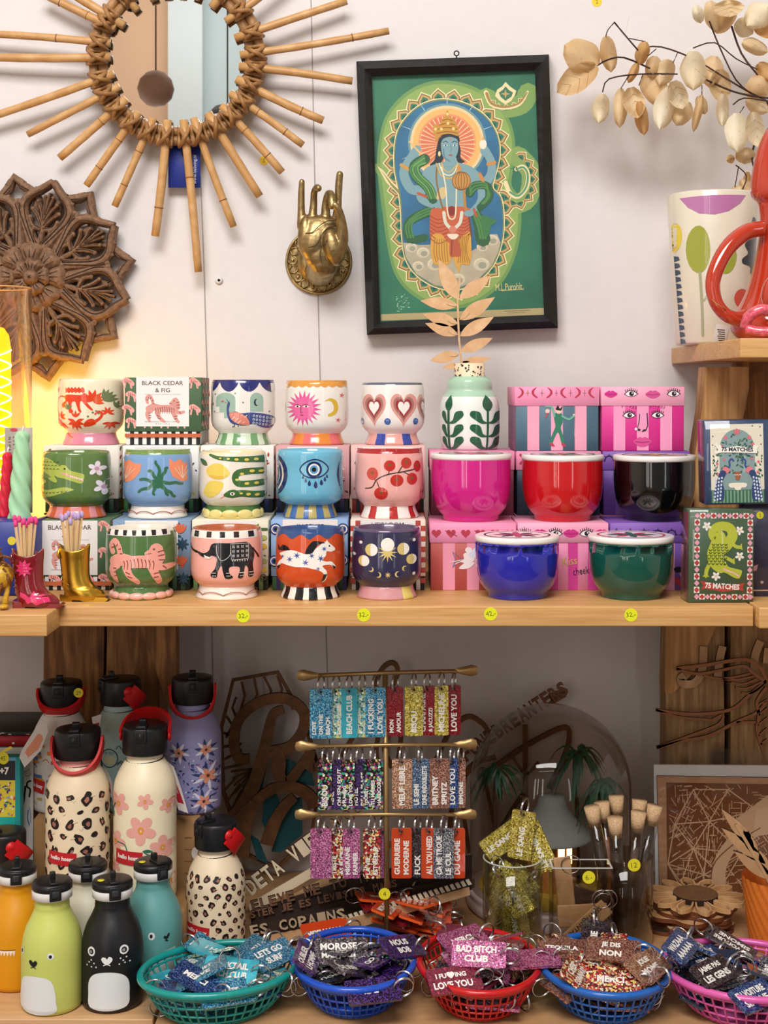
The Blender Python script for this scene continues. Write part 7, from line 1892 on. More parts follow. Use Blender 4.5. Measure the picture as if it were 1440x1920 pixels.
swing('small round white tag behind the smaller leopard bottle', ell2(366, 1600, 7, 11), 1.80, ('#cfc6be', '#dcd4d0'))
# small bottles with animal faces
def urban(label, cx, R, Y, top_py, col, art, yaw=0, dot=False):
 X, r = PX(cx, Y), S(R, Y); zb = TT; H = PZ(top_py, Y) - zb
 hz = H / .155
 t = thing('kids_bottle', label, 'bottle', (X, Y, zb), 'small bottles with animal faces')
 N = H - .040 * hz
 prof = [(r * .88, 0), (r * .96, .002), (r, .007), (r, .03), (r, N - .052 * hz), (r * .985, N - .040 * hz), (r * .93, N - .028 * hz), (r * .83, N - .017 * hz), (r * .70, N - .008 * hz), (r * .60, N), (r * .555, N + .005), (r * .57, N + .0065), (r * .545, N + .008), (r * .565, N + .0098), (r * .54, N + .0115), (r * .56, N + .0135), (r * .55, H - .0235)]
 m = lambda c: M(c, .4)
 mb = MB(); mb.lathe([(0.0001, 0)] + prof, m(col), (X, Y, zb), n=56, close=False)
 fn, fr, _, _ = bfn(cx, R, Y, prof, zb)
 if art: d = Draw(0, 1500, 3); art(d); mb.draw(d, fn, m, [cx + R * k / 9 for k in range(-8, 9)], [HY + (CZ - zb - p[1]) / (Y - r * .85) * FP for p in prof[2:9]])
 mb.build('bottle_body', t)
 cr = r * .655; z1 = H - .0235
 cb = MB(); cb.lathe([(cr * .9, z1), (cr, z1 + .001), (cr * 1.0, z1 + .0095), (cr * .97, z1 + .0105), (0.0001, z1 + .0105)], m('#e3e2e0'), (X, Y, zb), n=40)
 cb.build('white_cap_ring', t)
 cb = MB(); z2 = z1 + .0105; bm_ = m('#141518')
 cb.lathe([(cr * .98, z2), (cr * 1.01, z2 + .001), (cr * 1.0, z2 + .006), (cr * .93, z2 + .0085), (cr * .7, z2 + .0095), (0.0001, z2 + .0095)], bm_, (X, Y, zb), n=40)
 cb.build('cap_top', t)
 Rz = Matrix.Rotation(radians(yaw), 3, 'Z'); o = Vector((X, Y, zb)); sp = MB(); w = cr * .3
 for c, dd in (((0, -cr * .45, z2 + .0105), (w * 1.5, cr * .95, .003)), ((0, -cr * .1, z2 + .0145), (w * .9, cr * .28, .009)), ((0, -cr * 1.0, z1 + .010), (w * 1.9, .005, .015))): sp.rbox(o + Rz @ Vector(c), dd, bm_, .001, rot=Rz)
 sp.rbox(o + Rz @ Vector((0, -cr * 1.0 - .0025, z1 + .0105)), (w * 1.1, .002, .007), m('#303236'), .0008, rot=Rz)
 sp.build('drinking_spout', t)
 if dot: q = MB(); q.lathe([(0.0001, .0002), (cr * .18, 0), (cr * .18, -.0004)], m('#e0d428'), o + Vector((-cr * .5, -cr * .35, z2 + .0103)), n=14); q.build('sticker_dot', t, label='small yellow dot')
 return t
W_, K_ = '#dfe3e4', '#17181a'
def a_orange(d):
 d.e('#2a1c14', 24, 772, 10, 15, layer=1); d.p('#f1dccb', [(-40, 838)] + sum([[(x, 846), (x + 9, 872)] for x in range(-30, 128, 18)], []) + [(130, 838)], layer=1); d.s('#5a3a14', '-40,834 60,838 130,834', 3, layer=2)
urban('orange bottle with a zigzag collar at the left edge', 32, 55, 1.672, 1614, '#d9930e', a_orange, 12)
urban('cream-white bottle at the back between the green and black ones', 165, 55, 1.70, 1609, '#cfcdb8', None, 8)
def a_teal(d):
 d.e(W_, 880, 758, 19, 22, layer=1); d.e('#141a1c', 878, 758, 8, 11, layer=2); d.p('#16201f', [(942, 772), (950, 762), (958, 768), (968, 752), (974, 760), (966, 778), (960, 786), (968, 796), (950, 792), (954, 784)], True, 2)
 d.p('#b9cbcc', '865,985 868,930 900,880 950,850 1000,838 1000,1090 870,1090', False, 1)
urban('blue-green bottle with one round eye behind the black bottle', 287, 55, 1.688, 1607, '#5f9d9a', a_teal, 38, True)
def a_green(d):
 d.e(W_, 325, 872, 19, 18, layer=1); d.e(K_, 324, 874, 9, 10, layer=2); d.e(W_, 150, 866, 12, 16, layer=1); d.e('#1c3a20', 148, 866, 6, 11, layer=2)
 d.p(K_, '200,905 212,898 225,908 238,898 250,906 246,922 228,936 206,922', True, 1); d.s(K_, '228,934 212,942', 4, layer=1); d.s(K_, '228,934 242,942', 4, layer=1)
 d.p('#e2e5e6', '140,1190 142,1060 160,1010 205,990 280,990 325,1010 345,1060 352,1130 340,1195', True, 1)
urban('lime green bottle with a small heart nose and white belly, in front', 98, 57, 1.61, 1643, '#c3cc6a', a_green, 22)
def a_black(d):
 for x, y, w in ((543, 852, 23), (727, 842, 23)): d.e('#e0e0e0', x, y, w, w + 3, layer=1); d.e('#141619', x, y, w * .62, w * .68, layer=2); d.e('#8a8f94', x - 2, y + 1, w * .34, w * .36, layer=3)
 d.p('#e4e4e4', '604,890 612,876 628,878 636,886 648,872 664,880 664,896 640,918 622,912', True, 1); d.s('#e4e4e4', '636,912 616,922', 4, layer=1); d.s('#e4e4e4', '636,912 654,922', 4, layer=1)
 for x, y in ((545, 898), (532, 912), (562, 914), (518, 932), (546, 936), (574, 934), (708, 886), (738, 884), (722, 900), (702, 918), (730, 914), (754, 912)): d.e('#e0e0e0', x, y, 4.5, layer=1, n=8)
 d.p('#dde3e6', '535,1165 526,1090 530,1020 560,978 610,962 670,962 720,980 748,1020 752,1090 740,1160 640,1178', True, 1)
urban('black bottle with whisker dots and white belly, in front', 211, 57.5, 1.617, 1641, '#131519', a_black, 18, True)
# ================================================================== LASER-CUT SIGNS behind the stand
dkw = wood('dark_ply', '#8e6034', '#6a4424', scale=(5, 5, 5), rough=.7, bump=.05); edge = M('#26140c', .85); teal = M('#1f5c63', .6); ply = wood('plain_ply', '#c9a27a', '#b08860', scale=(6, 6, 3), rough=.6, bump=.04)
def q4(s, ox=380, oy=1220, sc=3.4286): return [(ox + x / sc, oy + y / sc) for x, y in pr(s)]
def bandm(mb, pts, w, Y, th, m, w1=None, closed=False, smooth=True, side=edge):
 pts = spline(pts, closed, 5) if smooth else pts; n = len(pts); w1 = w if w1 is None else w1; L = []; R = []
 for i in range(n):
  a = pts[(i - 1) % n] if closed or i else pts[i]; b = pts[(i + 1) % n] if closed or i < n - 1 else pts[i]
  dx, dy = b[0] - a[0], b[1] - a[1]; l = sqrt(dx * dx + dy * dy) or 1; h = (w + (w1 - w) * i / (n - 1)) / 2
  L.append((pts[i][0] - dy / l * h, pts[i][1] + dx / l * h)); R.append((pts[i][0] + dy / l * h, pts[i][1] - dx / l * h))
 vs = [P(x, y, Y) for x, y in L + R] + [P(x, y, Y) + Vector((0, th, 0)) for x, y in L + R]
 k = n if closed else n - 1
 mb.add(vs, [(i, (i + 1) % n, n + (i + 1) % n, n + i) for i in range(k)], m)
 mb.add(vs, [(i, (i + 1) % n, 2 * n + (i + 1) % n, 2 * n + i) for i in range(k)] + [(n + i, n + (i + 1) % n, 3 * n + (i + 1) % n, 3 * n + i) for i in range(k)] + [(2 * n + i, 2 * n + (i + 1) % n, 3 * n + (i + 1) % n, 3 * n + i) for i in range(k)] + ([] if closed else [(0, n, 3 * n, 2 * n), (n - 1, 2 * n - 1, 4 * n - 1, 3 * n - 1)]), side)
YS = 2.005
t = thing('plywood_plaque', 'dark six-sided openwork plywood plaque with big looping script letters and teal inlay', 'wall art', P(500, 1600, YS))
mb = MB(); bandm(mb, q4('118,500 195,190 482,140 640,420 760,800 700,1180 480,1400 260,1300 130,900'), 7, YS + .012, .004, dkw, closed=True, smooth=False)
for p_ in ['250,200 270,290 240,400', '330,180 350,280 300,390 260,420', '395,170 440,260 420,330', '480,160 510,250 500,300 530,290', '150,420 190,480 150,560', '215,300 190,370 220,440', '130,530 240,560', '130,620 250,600', '140,700 250,640', '140,900 230,800', '150,980 240,860', '170,1050 250,900', '540,270 580,380', '130,760 260,730']:
 bandm(mb, q4(p_), 4.5, YS + .013, .003, dkw, smooth=False)
for k in range(9): bandm(mb, q4('330,760 %d,%d' % (180 + k * 10, 780 + k * 45)), 3.2, YS + .014, .003, dkw, smooth=False)
mb.build('openwork_panel', t)
mb = MB()
for p_ in ['440,690 560,700 700,790 720,870 600,850 480,800', '400,900 480,930 520,1060 430,1200 380,1100', '560,960 640,940 640,1180 500,1300 440,1290', '300,1180 360,1220 420,1370 350,1340', '255,870 420,700 380,900 300,1050']:
 mb.prism(q4(p_), YS + .006, .003, teal)
mb.build('teal_inlay', t, label='dark teal inlay pieces')
for i, (p_, w, w1) in enumerate([('300,700 230,690 200,590 230,450 330,350 450,310 560,320 650,400 640,520 560,620 440,650', 15, 16), ('520,380 450,420 400,620 340,830 260,1000 200,1080', 12, 24), ('450,640 490,700 490,800 540,850 620,760 700,640', 22, 12), ('700,640 690,730 720,760 790,680', 12, 10), ('215,1090 330,980 450,890 580,880 680,930 720,1010', 12, 20), ('590,940 520,1010 450,1130 410,1250', 14, 20), ('330,970 280,1100 250,1330', 14, 22)]):
 mb = MB(); bandm(mb, q4(p_), w * 1.3, YS - .004 - .0008 * i, .006, dkw, w1 * 1.3); mb.build('script_letter', t)
t = thing('script_lettering', 'brown wooden script lettering with tall loops behind the keyring stand', 'wall art', P(760, 1500, YS))
for i, (p_, w) in enumerate([('640,1420 690,1330 712,1262 735,1243 746,1262 728,1310 706,1400 712,1440', 9), ('745,1440 752,1380 744,1360 720,1400 735,1440', 9), ('812,1440 845,1370 875,1345 898,1352 915,1375 905,1420 860,1470 845,1540 850,1600', 9), ('880,1600 868,1500 880,1440 930,1420', 8)]):
 mb = MB(); bandm(mb, pr(p_), w, YS + .01 + i * .001, .006, dkw); mb.build('script_letter', t)
# behind the dome: brown star-like branches
mb = MB()
for i, (p_, w) in enumerate([('905,1455 985,1400 1055,1365 1068,1380 1058,1420 1030,1480', 9), ('985,1360 986,1520', 9), ('905,1440 930,1560 960,1520 986,1480', 7), ('958,1414 986,1458 1010,1430', 6)]): bandm(mb, pr(p_), w, YS + .041 - i * .001, .005, dkw, smooth=i == 0)
tag(mb.build('plywood_lettering', org=P(985, 1520, YS)), 'brown cut-out wooden shape seen through the glass dome', 'wall art')
def letters(name, label, txt, p0, p1, h, Y, m, sd, back=None, th=.004, sag=0, shear=0, cat='sign'):
 """solid plywood letters set along a line in the picture plane, depth Y"""
 n = len(txt); ang = atan2(p1[1] - p0[1], p1[0] - p0[0]); t = thing(name, label, cat, P((p0[0] + p1[0]) / 2, (p0[1] + p1[1]) / 2, Y))
 stp = sqrt((p1[0] - p0[0]) ** 2 + (p1[1] - p0[1]) ** 2) / n
 for i, ch in enumerate(txt):
  if ch == ' ': continue
  u = (i + .5) / n; cx = p0[0] + (p1[0] - p0[0]) * u; cy = p0[1] + (p1[1] - p0[1]) * u - sag * 4 * u * (1 - u)
  d = Draw(); d.text('x', ch, cx, cy, w=min(stp * .86, h * .8), h=h, rot=math.degrees(ang) + shear, layer=0, bold=.03)
  mb = MB()
  for c, L, tri in d.t:
   a = [P(x, y, Y) for x, y in tri]; b = [v + Vector((0, th, 0)) for v in a]
   mb.add(a, [(0, 1, 2)], m); mb.add(a + b, [(0, 1, 4, 3), (1, 2, 5, 4), (2, 0, 3, 5)], sd); mb.add(b, [(2, 1, 0)], sd)
  mb.build('letter', t)
 if back:
  mb = MB()
  for pts in back: mb.prism(pts, Y + th + .0004, .003, back[pts] if isinstance(back, dict) else m)
  mb.build('backing_strip', t)
 return t
dkf = M('#7a4c30', .7)
letters('letter_sign', 'dark cut-out letter sign arching above the glass dome', 'FUNEBREANTERS', (866, 1420), (1062, 1288), 27, 2.02, dkf, edge, sag=4, back={'1028,1302 1058,1290 1062,1306 1036,1322': dkw})
plt = M('#dcc8aa', .7)
bd_ = {'466,1696 720,1548 726,1562 470,1714': plt}
letters('letter_sign', 'plywood letter sign reading DE TA VIE on a pale sloping strip', 'DETA VIE', (462, 1668), (592, 1572), 31, 1.852, plt, edge, back=bd_)
letters('letter_sign', 'dark letter strip sloping below the DE TA VIE sign', 'AMOUR', (600, 1560), (700, 1500), 20, 1.835, ply, edge, back={'470,1722 740,1574 744,1584 472,1736': ply})
dk2 = M('#2c1c14', .8)
letters('letter_sign', 'dark wooden strip with raised letters ELEVE ME TO TH behind the keyring stand', 'ELEVE ME TO TH', (470, 1700), (700, 1640), 19, 1.816, M('#6e4c38', .7), edge, back={'470,1708 700,1634 885,1604 885,1640 700,1690 472,1734': dk2})
letters('letter_sign', 'dark wooden strip with raised letters STER JE ES LEVISTER MAIS', 'STER JE ES LEVISTER MAIS', (468, 1716), (745, 1655), 14, 1.796, M('#6e4c38', .7), edge, back={'470,1724 745,1668 885,1642 885,1668 745,1712 472,1756': dk2})
letters('letter_sign', 'wooden strip lettered ES COPAINS with piano keys, low behind the baskets', 'ES COPAINS', (468, 1746), (648, 1712), 20, 1.766, M('#a89478', .7), edge, back={'472,1760 640,1726 880,1664 882,1678 650,1746 474,1778': ply, '474,1736 640,1702 640,1724 474,1760': dk2})
t = thing('piano_sign', 'strip of small wooden piano keys sloping up beside the keyring stand pole', 'sign', P(760, 1700, 1.776))
mb = MB(); mb.prism('640,1722 890,1650 890,1664 642,1738', 1.776, .004, dk2); mb.build('backing_strip', t)
for k in range(24):
 x = 648 + k * 10; y = 1728 - k * 2.95; mb = MB(); mb.prism([(x, y), (x + 7, y - 2), (x + 1, y - 11), (x - 5, y - 9)], 1.772, .003, M('#cfc4ae', .6)); mb.build('piano_key', t)
# ================================================================== KEYRING STAND AND KEYRINGS
YK = 1.745
brs = M('#a88a5c', .38, metal=.75); steel = M('#c9c9cc', .22, metal=1.0)
t = thing('keyring_stand', 'three-armed brass stand with paddle ends hung with glitter keyrings', 'display stand', P(724, 1785, YK))
mb = MB(); pb = P(726, 1, YK); mb.tube([P(722, 1262, YK), Vector((pb.x, YK, TT + .008))], S(5, YK), brs, n=10); mb.build('pole', t)
mb = MB(); mb.lathe([(.0001, .012), (.070, .012), (.074, .009), (.074, 0), (.0001, 0)], M('#4a2c1c', .35, coat=.5, var=.2, bscale=40), (PX(742, YK), YK + .052, TT), n=48, close=False); mb.build('base', t)
bars = [((556, 1267), (897, 1258)), ((553, 1400), (895, 1396)), ((552, 1528), (894, 1528))]
for (x0, y0), (x1, y1) in bars:
 mb = MB(); mb.tube([P(x0 + 30, y0, YK), P(724, (y0 + y1) / 2 - 1, YK - .004), P(x1 - 30, y1, YK)], S(4, YK), brs, n=8)
 for x, y, s in ((x0, y0, 1), (x1, y1, -1)): mb.dome([(x + s * a, y + b) for a, b in ((0, 0), (2, -8), (12, -11), (24, -8), (46, -3), (46, 3), (24, 8), (12, 10), (2, 7))], YK - .001, .003, brs, .003, 3)
 mb.build('arm', t)
sticker(721, 1676, YK - .0075, '4', 'half-folded yellow sticker on the stand pole', 11, '#e0d428')
GM = {
 'blue': lambda: glitter(['#2c84b4', '#1b5f92', '#58b4d6', '#9fdcec', '#2878a8']), 'holo': lambda: glitter(['#7fd8c8', '#f0f4dc', '#3fa0b8', '#e8e880', '#a0e0f0', '#4c7c80'], scale=500, metal=.3), 'aqua': lambda: M('#3aa9bd', .2, coat=1.0, var=.25, bscale=60),
 'red': lambda: glitter(['#7a0a18', '#8e1020', '#660814', '#b83a44'], scale=1400), 'gold': lambda: glitter(['#c8b430', '#8c7a14', '#e8dc70', '#a89420', '#f4eea0']), 'black': lambda: glitter(['#2fa08a', '#d8e0d0', '#6a4aa0', '#c84a7a', '#e0d870'], '#101014', 420, .4, .3), 'purple': lambda: glitter(['#4a2c8a', '#2a1a52', '#6a3a9a'], '#140f24', 900, .5, .3),
 'rose': lambda: glitter(['#b88468', '#d8ac8c', '#8a5a48', '#e8ccb0', '#a4745c']), 'navy': lambda: glitter(['#1f3a7a', '#2c56a0', '#6a8cc8', '#16285a']), 'steelb': lambda: glitter(['#3c5e88', '#6a8cb0', '#2a4468', '#a8c0d4']), 'pink': lambda: glitter(['#b04a88', '#d478ac', '#8c3068', '#e8a4c8']),
 'conf': lambda: glitter(['#c01c28', '#e8d070', '#8a0c18', '#f0e8d0', '#d87a5c'], '#50101a', 460, .7, .2), 'orange': lambda: M('#c2401a', .12, coat=1.0), 'grey': lambda: glitter(['#5a606c', '#8a909c', '#2c3038', '#c0c4cc']), 'dark': lambda: glitter(['#4a4450', '#18161c', '#6a5a68'], '#141216', 900, .5, .3), 'wine': lambda: glitter(['#8a1e40', '#6a1230', '#b03a60'], scale=1300), 'brown': lambda: glitter(['#8a5a50', '#b07c6c', '#6a4038', '#c89c88']), 'slate': lambda: M('#28344a', .15, coat=1.0)}
CW, CH, CT = .0268, .0625, .0032
_kr = {}
def keyring(kind, lines, w=CW):
 """upright tag: origin at the ring centre, tag hanging below; lettering reads bottom to top"""
 k = (kind, tuple(lines), w)
 if k in _kr: return _kr[k]
 t = bpy.data.objects.new('keyring', None); C.objects.link(t); ORG[t] = Vector((0, 0, 0))
 mb = MB(); zc = -.0095 - CH / 2
 r_ = .0025; o = []
 for cx_, cz_, a0 in ((w / 2 - r_, CH / 2 - r_, 0), (-w / 2 + r_, CH / 2 - r_, 90), (-w / 2 + r_, -CH / 2 + r_, 180), (w / 2 - r_, -CH / 2 + r_, 270)):
  for q in range(4): a = radians(a0 + q * 30); o.append((cx_ + r_ * cos(a), cz_ + r_ * sin(a)))
 mb.prism(o, 0, CT, GM[kind](), M('#e06a3a', .2) if kind == 'orange' else None, fn=lambda x, y, q: Vector((x, -CT / 2 - q, zc + y)))
 d = Draw(); n = len(lines); sp = w / (n + .25)
 for i, s in enumerate(lines):
  tr, tw, th = text_tris(s, .035); hh = min(sp * .62, .0075); ww = min(CH * .78, hh * tw / th * 1.0)
  d.text('#ece9e2', s, -w / 2 + sp * (i + .62), -(zc - CH * .0 - (CH * .78 - ww) / 2 + -.002), w=ww, h=hh, rot=-90, bold=.035)
 mb.draw(d, lambda x, y, q: Vector((x, -CT / 2 - .0001 - q, -y)), lambda c: M(c, .35))
 mb.draw(Draw().e('#2a2420', 0, .0135, .0016), lambda x, y, q: Vector((x, -CT / 2 - .0002 - q, -y)), lambda c: M(c, .5))
 mb.build('acrylic_tag', t)
 rb = MB(); R = Matrix.Rotation(radians(72), 3, 'Z')
 for s in (-1, 1): rb.tube([R @ Vector((.0112 * sin(a), s * .00055, .0112 * cos(a) - .0045)) for a in [i * pi / 10 for i in range(20)]], .00075, steel, n=6, closed=True)
 rb.build('split_ring', t)
 _kr[k] = t; t['used'] = 0
 return t
def place(kind, lines, M4, label, group, w=CW):
 r = keyring(kind, lines, w)
 if not r['used']: r['used'] = 1; r.matrix_world = M4; tag(r, label, 'keyring', group); return r
 c = copy_thing(r, M4, label, group); c['category'] = 'keyring'; return c
CN = {'blue': 'blue glitter', 'holo': 'iridescent aqua', 'aqua': 'plain turquoise', 'red': 'dark red glitter', 'gold': 'gold glitter', 'black': 'black confetti', 'purple': 'dark purple', 'rose': 'rose-gold glitter', 'navy': 'navy glitter', 'steelb': 'steel blue glitter', 'pink': 'pink glitter', 'conf': 'red and gold confetti', 'orange': 'clear orange', 'grey': 'silver-grey glitter', 'dark': 'charcoal glitter', 'wine': 'wine red glitter', 'brown': 'copper-brown glitter', 'slate': 'plain slate blue'}
HANG = [[(602, 'blue', ['LOVE', 'ON THE', 'BEACH'], 0, 42), (630, 'holo', ['TU MAIMES', 'HARDCORE'], 1, 30), (655, 'aqua', ['BEACH CLUB'], 0, 30), (679, 'holo', ['OH HEDI', 'HEIN'], 1, 30), (704, 'blue', ['I FUCKING', 'LOVE YOU'], 0, 38), (741, 'red', ['MON', 'AMOUR'], 0, 30), (776, 'gold', ['BISOU'], 0, 34), (801, 'red', ['CHAMPAGNE', '& JACUZZI'], 1, 34), (828, 'gold', ['MICHELINE'], 0, 26), (851, 'red', ['LOVE YOU'], 1, 26)],
  [(609, 'black', ['BISOU'], 0, 26), (630, 'purple', ['VIENS,', 'ON SEN FOUT'], 1, 30), (652, 'black', ['I FU+ING', 'LOVE YOU'], 0, 26), (674, 'purple', ['HOTEL', 'DE LA PLAGE'], 1, 30), (699, 'black', ['TOURIST,', 'TU MAIMES', 'HARDCORE'], 0, 38), (754, 'rose', ['MEUF LIBRE'], 0, 38), (788, 'steelb', ['LE SEMI', 'DUNE ANDOUILLETTE'], 1, 34), (824, 'brown', ['BRITNEY', 'SPRITZ'], 0, 38), (848, 'navy', ['LOVE YOU'], 1, 22), (864, 'brown', ['BIMONE'], 2, 18)],
  [(602, 'pink', [], 0, 40), (634, 'conf', ['TRISTE', 'AS FUCK'], 1, 32), (659, 'pink', ['MIGRAINE', 'FARMER'], 0, 32), (697, 'conf', ['LA VIE', 'EST BELLE'], 0, 32), (718, 'pink', [], 2, 22), (753, 'orange', ['GUERRIERE', 'MODERNE'], 1, 38), (783, 'dark', ['FUCK'], 2, 30), (805, 'orange', ['ALL YOU NEED'], 0, 30), (832, 'grey', ['CA ME TROUE', 'LE CUL'], -1, 38), (857, 'orange', ['DU GAME'], 1, 30)]]
for b, row in enumerate(HANG):
 (x0, y0), (x1, y1) = bars[b]
 for x, kd_, ln, dy, wp in row:
  by = y0 + (y1 - y0) * (x - x0) / (x1 - x0); Yk = YK - .003 + dy * .0042
  p = P(x, by + 11, Yk); p.y = Yk
  side = 'by the pole' if abs(x - 724) < 28 else ('left side' if x < 724 else 'right side')
  nm = ' '.join(ln) if ln else 'no visible lettering'
  place(kd_, ln, Matrix.Translation(p) @ Matrix.Rotation(radians((x * 7 % 9) - 4), 4, 'Z'), '%s keyring %s, %s arm, %s' % (CN[kd_], ('lettered ' + nm) if ln else 'with no lettering', ['top', 'middle', 'bottom'][b], side), 'keyrings on the brass stand', S(wp, YK))
# ================================================================== GLASS DOME with palms and hut
YD = 1.925; xd = 1032; XD = PX(xd, YD); rD = S(150, YD)
t = thing('glass_dome', 'large glass dome on a pale pink base with palm trees and a lit hut inside', 'glass dome', (XD, YD, TT))
mb = MB(); mb.lathe([(.0001, 0), (rD * 1.02, 0), (rD * 1.05, .004), (rD * 1.05, .013), (rD * 1.02, .017), (rD * 1.035, .020), (rD * 1.02, .025), (.0001, .025)], M('#d9c4be', .4, coat=.3), (XD, YD, TT), n=72, close=False); mb.build('base', t)
HD = PZ(1322, YD) - TT; zb = .025; hc = HD - rD
pf = [(rD, zb), (rD, hc * .6), (rD, hc)] + [(rD * cos(a), hc + rD * sin(a)) for a in [i * pi / 32 for i in range(1, 16)]] + [(.0001, HD)]
mb = MB(); mb.lathe(pf, glass('#ece6e0', key='d'), (XD, YD, TT), n=72, close=False); mb.build('dome_glass', t)
mb = MB(); mb.lathe([(.0001, .028), (rD * .9, .026)], M('#cbb24a', .9, var=.2, bscale=60), (XD, YD, TT), n=40, close=False); mb.build('straw_ground', t)
gp = M('#1b5a44', .5, var=.25, bscale=50); tk = M('#4a3a2c', .7)
for px_, py_, s, Yq in ((930, 1445, 1.0, 1.90), (1084, 1412, 1.15, 1.93), (1130, 1470, 1.05, 1.90)):
 mb = MB(); top = P(px_, py_, Yq); mb.tube([top, (top.x - .002, Yq, TT + .15), (top.x, Yq, TT + .027)], [.0022, .0028, .0036], tk, n=8); rnd = random.Random(px_)
 tr_ = mb
 tr_.build('palm_trunk', t); mb = MB()
 for k in range(26):
  a = 2 * pi * k / 26 + rnd.uniform(-.1, .1); up = rnd.uniform(-.2, .9); L = .036 * s * rnd.uniform(.8, 1.15)
  u = Vector((cos(a), sin(a) * .8, 0)); pts = [top + u * L * q + Vector((0, 0, L * (up * q * 1.3 - 1.5 * q * q))) for q in (0, .25, .5, .75, 1)]
  w = u.cross(Vector((0, 0, 1))).normalized() * .0034 * s; vs = []
  for i, p in enumerate(pts): h = [.4, 1, .95, .7, .05][i]; vs += [p - w * h - Vector((0, 0, .0012 * h)), p + Vector((0, 0, .001)), p + w * h - Vector((0, 0, .0012 * h))]
  mb.add(vs, [(i * 3 + j, i * 3 + j + 1, i * 3 + j + 4, i * 3 + j + 3) for i in range(4) for j in (0, 1)], gp, True)
 mb.build('palm_fronds', t)
X2, Y2_ = PX(1035, 1.92), 1.92; z1, z2 = PZ(1562, 1.92), PZ(1492, 1.92)
mb = MB(); mb.lathe([(.056, z1 - .004), (.057, z1), (.043, z1 + .010), (.030, z1 + .024), (.021, z1 + .038), (.017, z2), (.0001, z2 + .001)], M('#8e979c', .8, bump=.3), (X2, Y2_, 0), n=48, close=False); mb.build('hut_roof', t, label='grey conical hut roof')
mb = MB(); mb.lathe([(.034, TT + .026), (.034, z1)], M('#b5793c', .7, var=.2), (X2, Y2_, 0), n=40, close=False)
mb.build('hut_wall', t, label='warm brown hut wall')
lit = M('#ffe9a0', .5, emit=5.0); mb = MB()
for a0 in (.12, .5, -1.1):
 for w_ in (0,):
  aa = [a0 + .07 * i for i in range(5)]; vs = [(X2 + .0345 * sin(a), Y2_ - .0345 * cos(a), z) for z in (z1 - .034, z1 - .008) for a in aa]; mb.add(vs, [(i, i + 1, 6 + i, 5 + i) for i in range(4)], lit)
mb.build('lit_window', t, label='glowing hut windows')
# ================================================================== JAR, ACRYLIC BOX, TUBES
YJ = 1.757; XJ, rJ = PX(961, YJ), S(56, YJ)
t = thing('glass_jar', 'straight clear glass jar full of gold glitter keyrings', 'jar', (XJ, YJ, TT)); HJ = PZ(1608, YJ) - TT
mb = MB(); g2 = glass('#f2f4ee', key='j'); mb.lathe([(.0001, .006), (rJ * .94, .006), (rJ * .94, HJ), (rJ, HJ), (rJ, 0), (.0001, 0)], g2, (XJ, YJ, TT), n=48, close=False); mb.tube([(XJ + rJ * .97 * cos(a), YJ + rJ * .97 * sin(a), TT + HJ) for a in [i * pi / 20 for i in range(40)]], .0011, M('#b8bab0', .15), n=6, closed=True); mb.build('jar_glass', t)
rnd = random.Random(11)
for k in range(20):
 z = TT + .044 + .0026 * k; ry = rnd.uniform(-.75, .75) + pi * (k % 2); q = Vector((XJ + rnd.uniform(-.004, .004), YJ - .020 + .040 * ((k * 7) % 16) / 15, z)); lb = 'gold glitter keyring packed inside the clear glass jar'
 if k > 16: px_, py_, ry = [(946, 1572, .95), (978, 1566, .12), (1008, 1588, -.45)][k - 17]; q = P(px_, py_, YJ - .006 + .008 * (k % 3)); lb = 'gold glitter keyring sticking out of the jar top, %s' % ['leaning left', 'upright in the middle', 'leaning right'][k - 17]
 M4 = Matrix.Translation(q) @ Matrix.Rotation(rnd.uniform(-.3, .3), 4, 'Z') @ Matrix.Rotation(ry, 4, 'Y') @ Matrix.Rotation(rnd.uniform(-.2, .2), 4, 'X') @ Matrix.Translation((0, 0, .041))
 place('gold', ['LE SANG'], M4, lb, 'gold keyrings in the glass jar', .030)
def abox(label, x0, x1, y0, y1, zt, name='acrylic_box'):
 mb = MB(); th = .0022; g = glass('#f4f2ee', key='a'); t = thing(name, label, 'container', ((x0 + x1) / 2, (y0 + y1) / 2, TT))
 for c, dd in ((((x0 + x1) / 2, y0 + th / 2), (x1 - x0, th)), (((x0 + x1) / 2, y1 - th / 2), (x1 - x0, th)), ((x0 + th / 2, (y0 + y1) / 2), (th, y1 - y0 - 2 * th)), ((x1 - th / 2, (y0 + y1) / 2), (th, y1 - y0 - 2 * th))):
  mb = MB(); mb.box((c[0], c[1], (TT + .0005 + zt) / 2), (dd[0], dd[1], zt - TT - .0005), g)
  mb.box((c[0], c[1], zt + .0004), (dd[0], dd[1], .0008), M('#cfd0cc', .2)); mb.build('acrylic_wall', t)
 return t
YA = 1.712; zA = PZ(1629, YA)
abox('clear open acrylic box holding wooden keyrings, with a yellow 6 sticker', PX(1035, YA), PX(1149, YA), YA, YA + .034, zA)
sticker(1104, 1645, YA - .0006, '6.-', 'round yellow sticker marked 6 on the acrylic box', 12, '#e0d428')
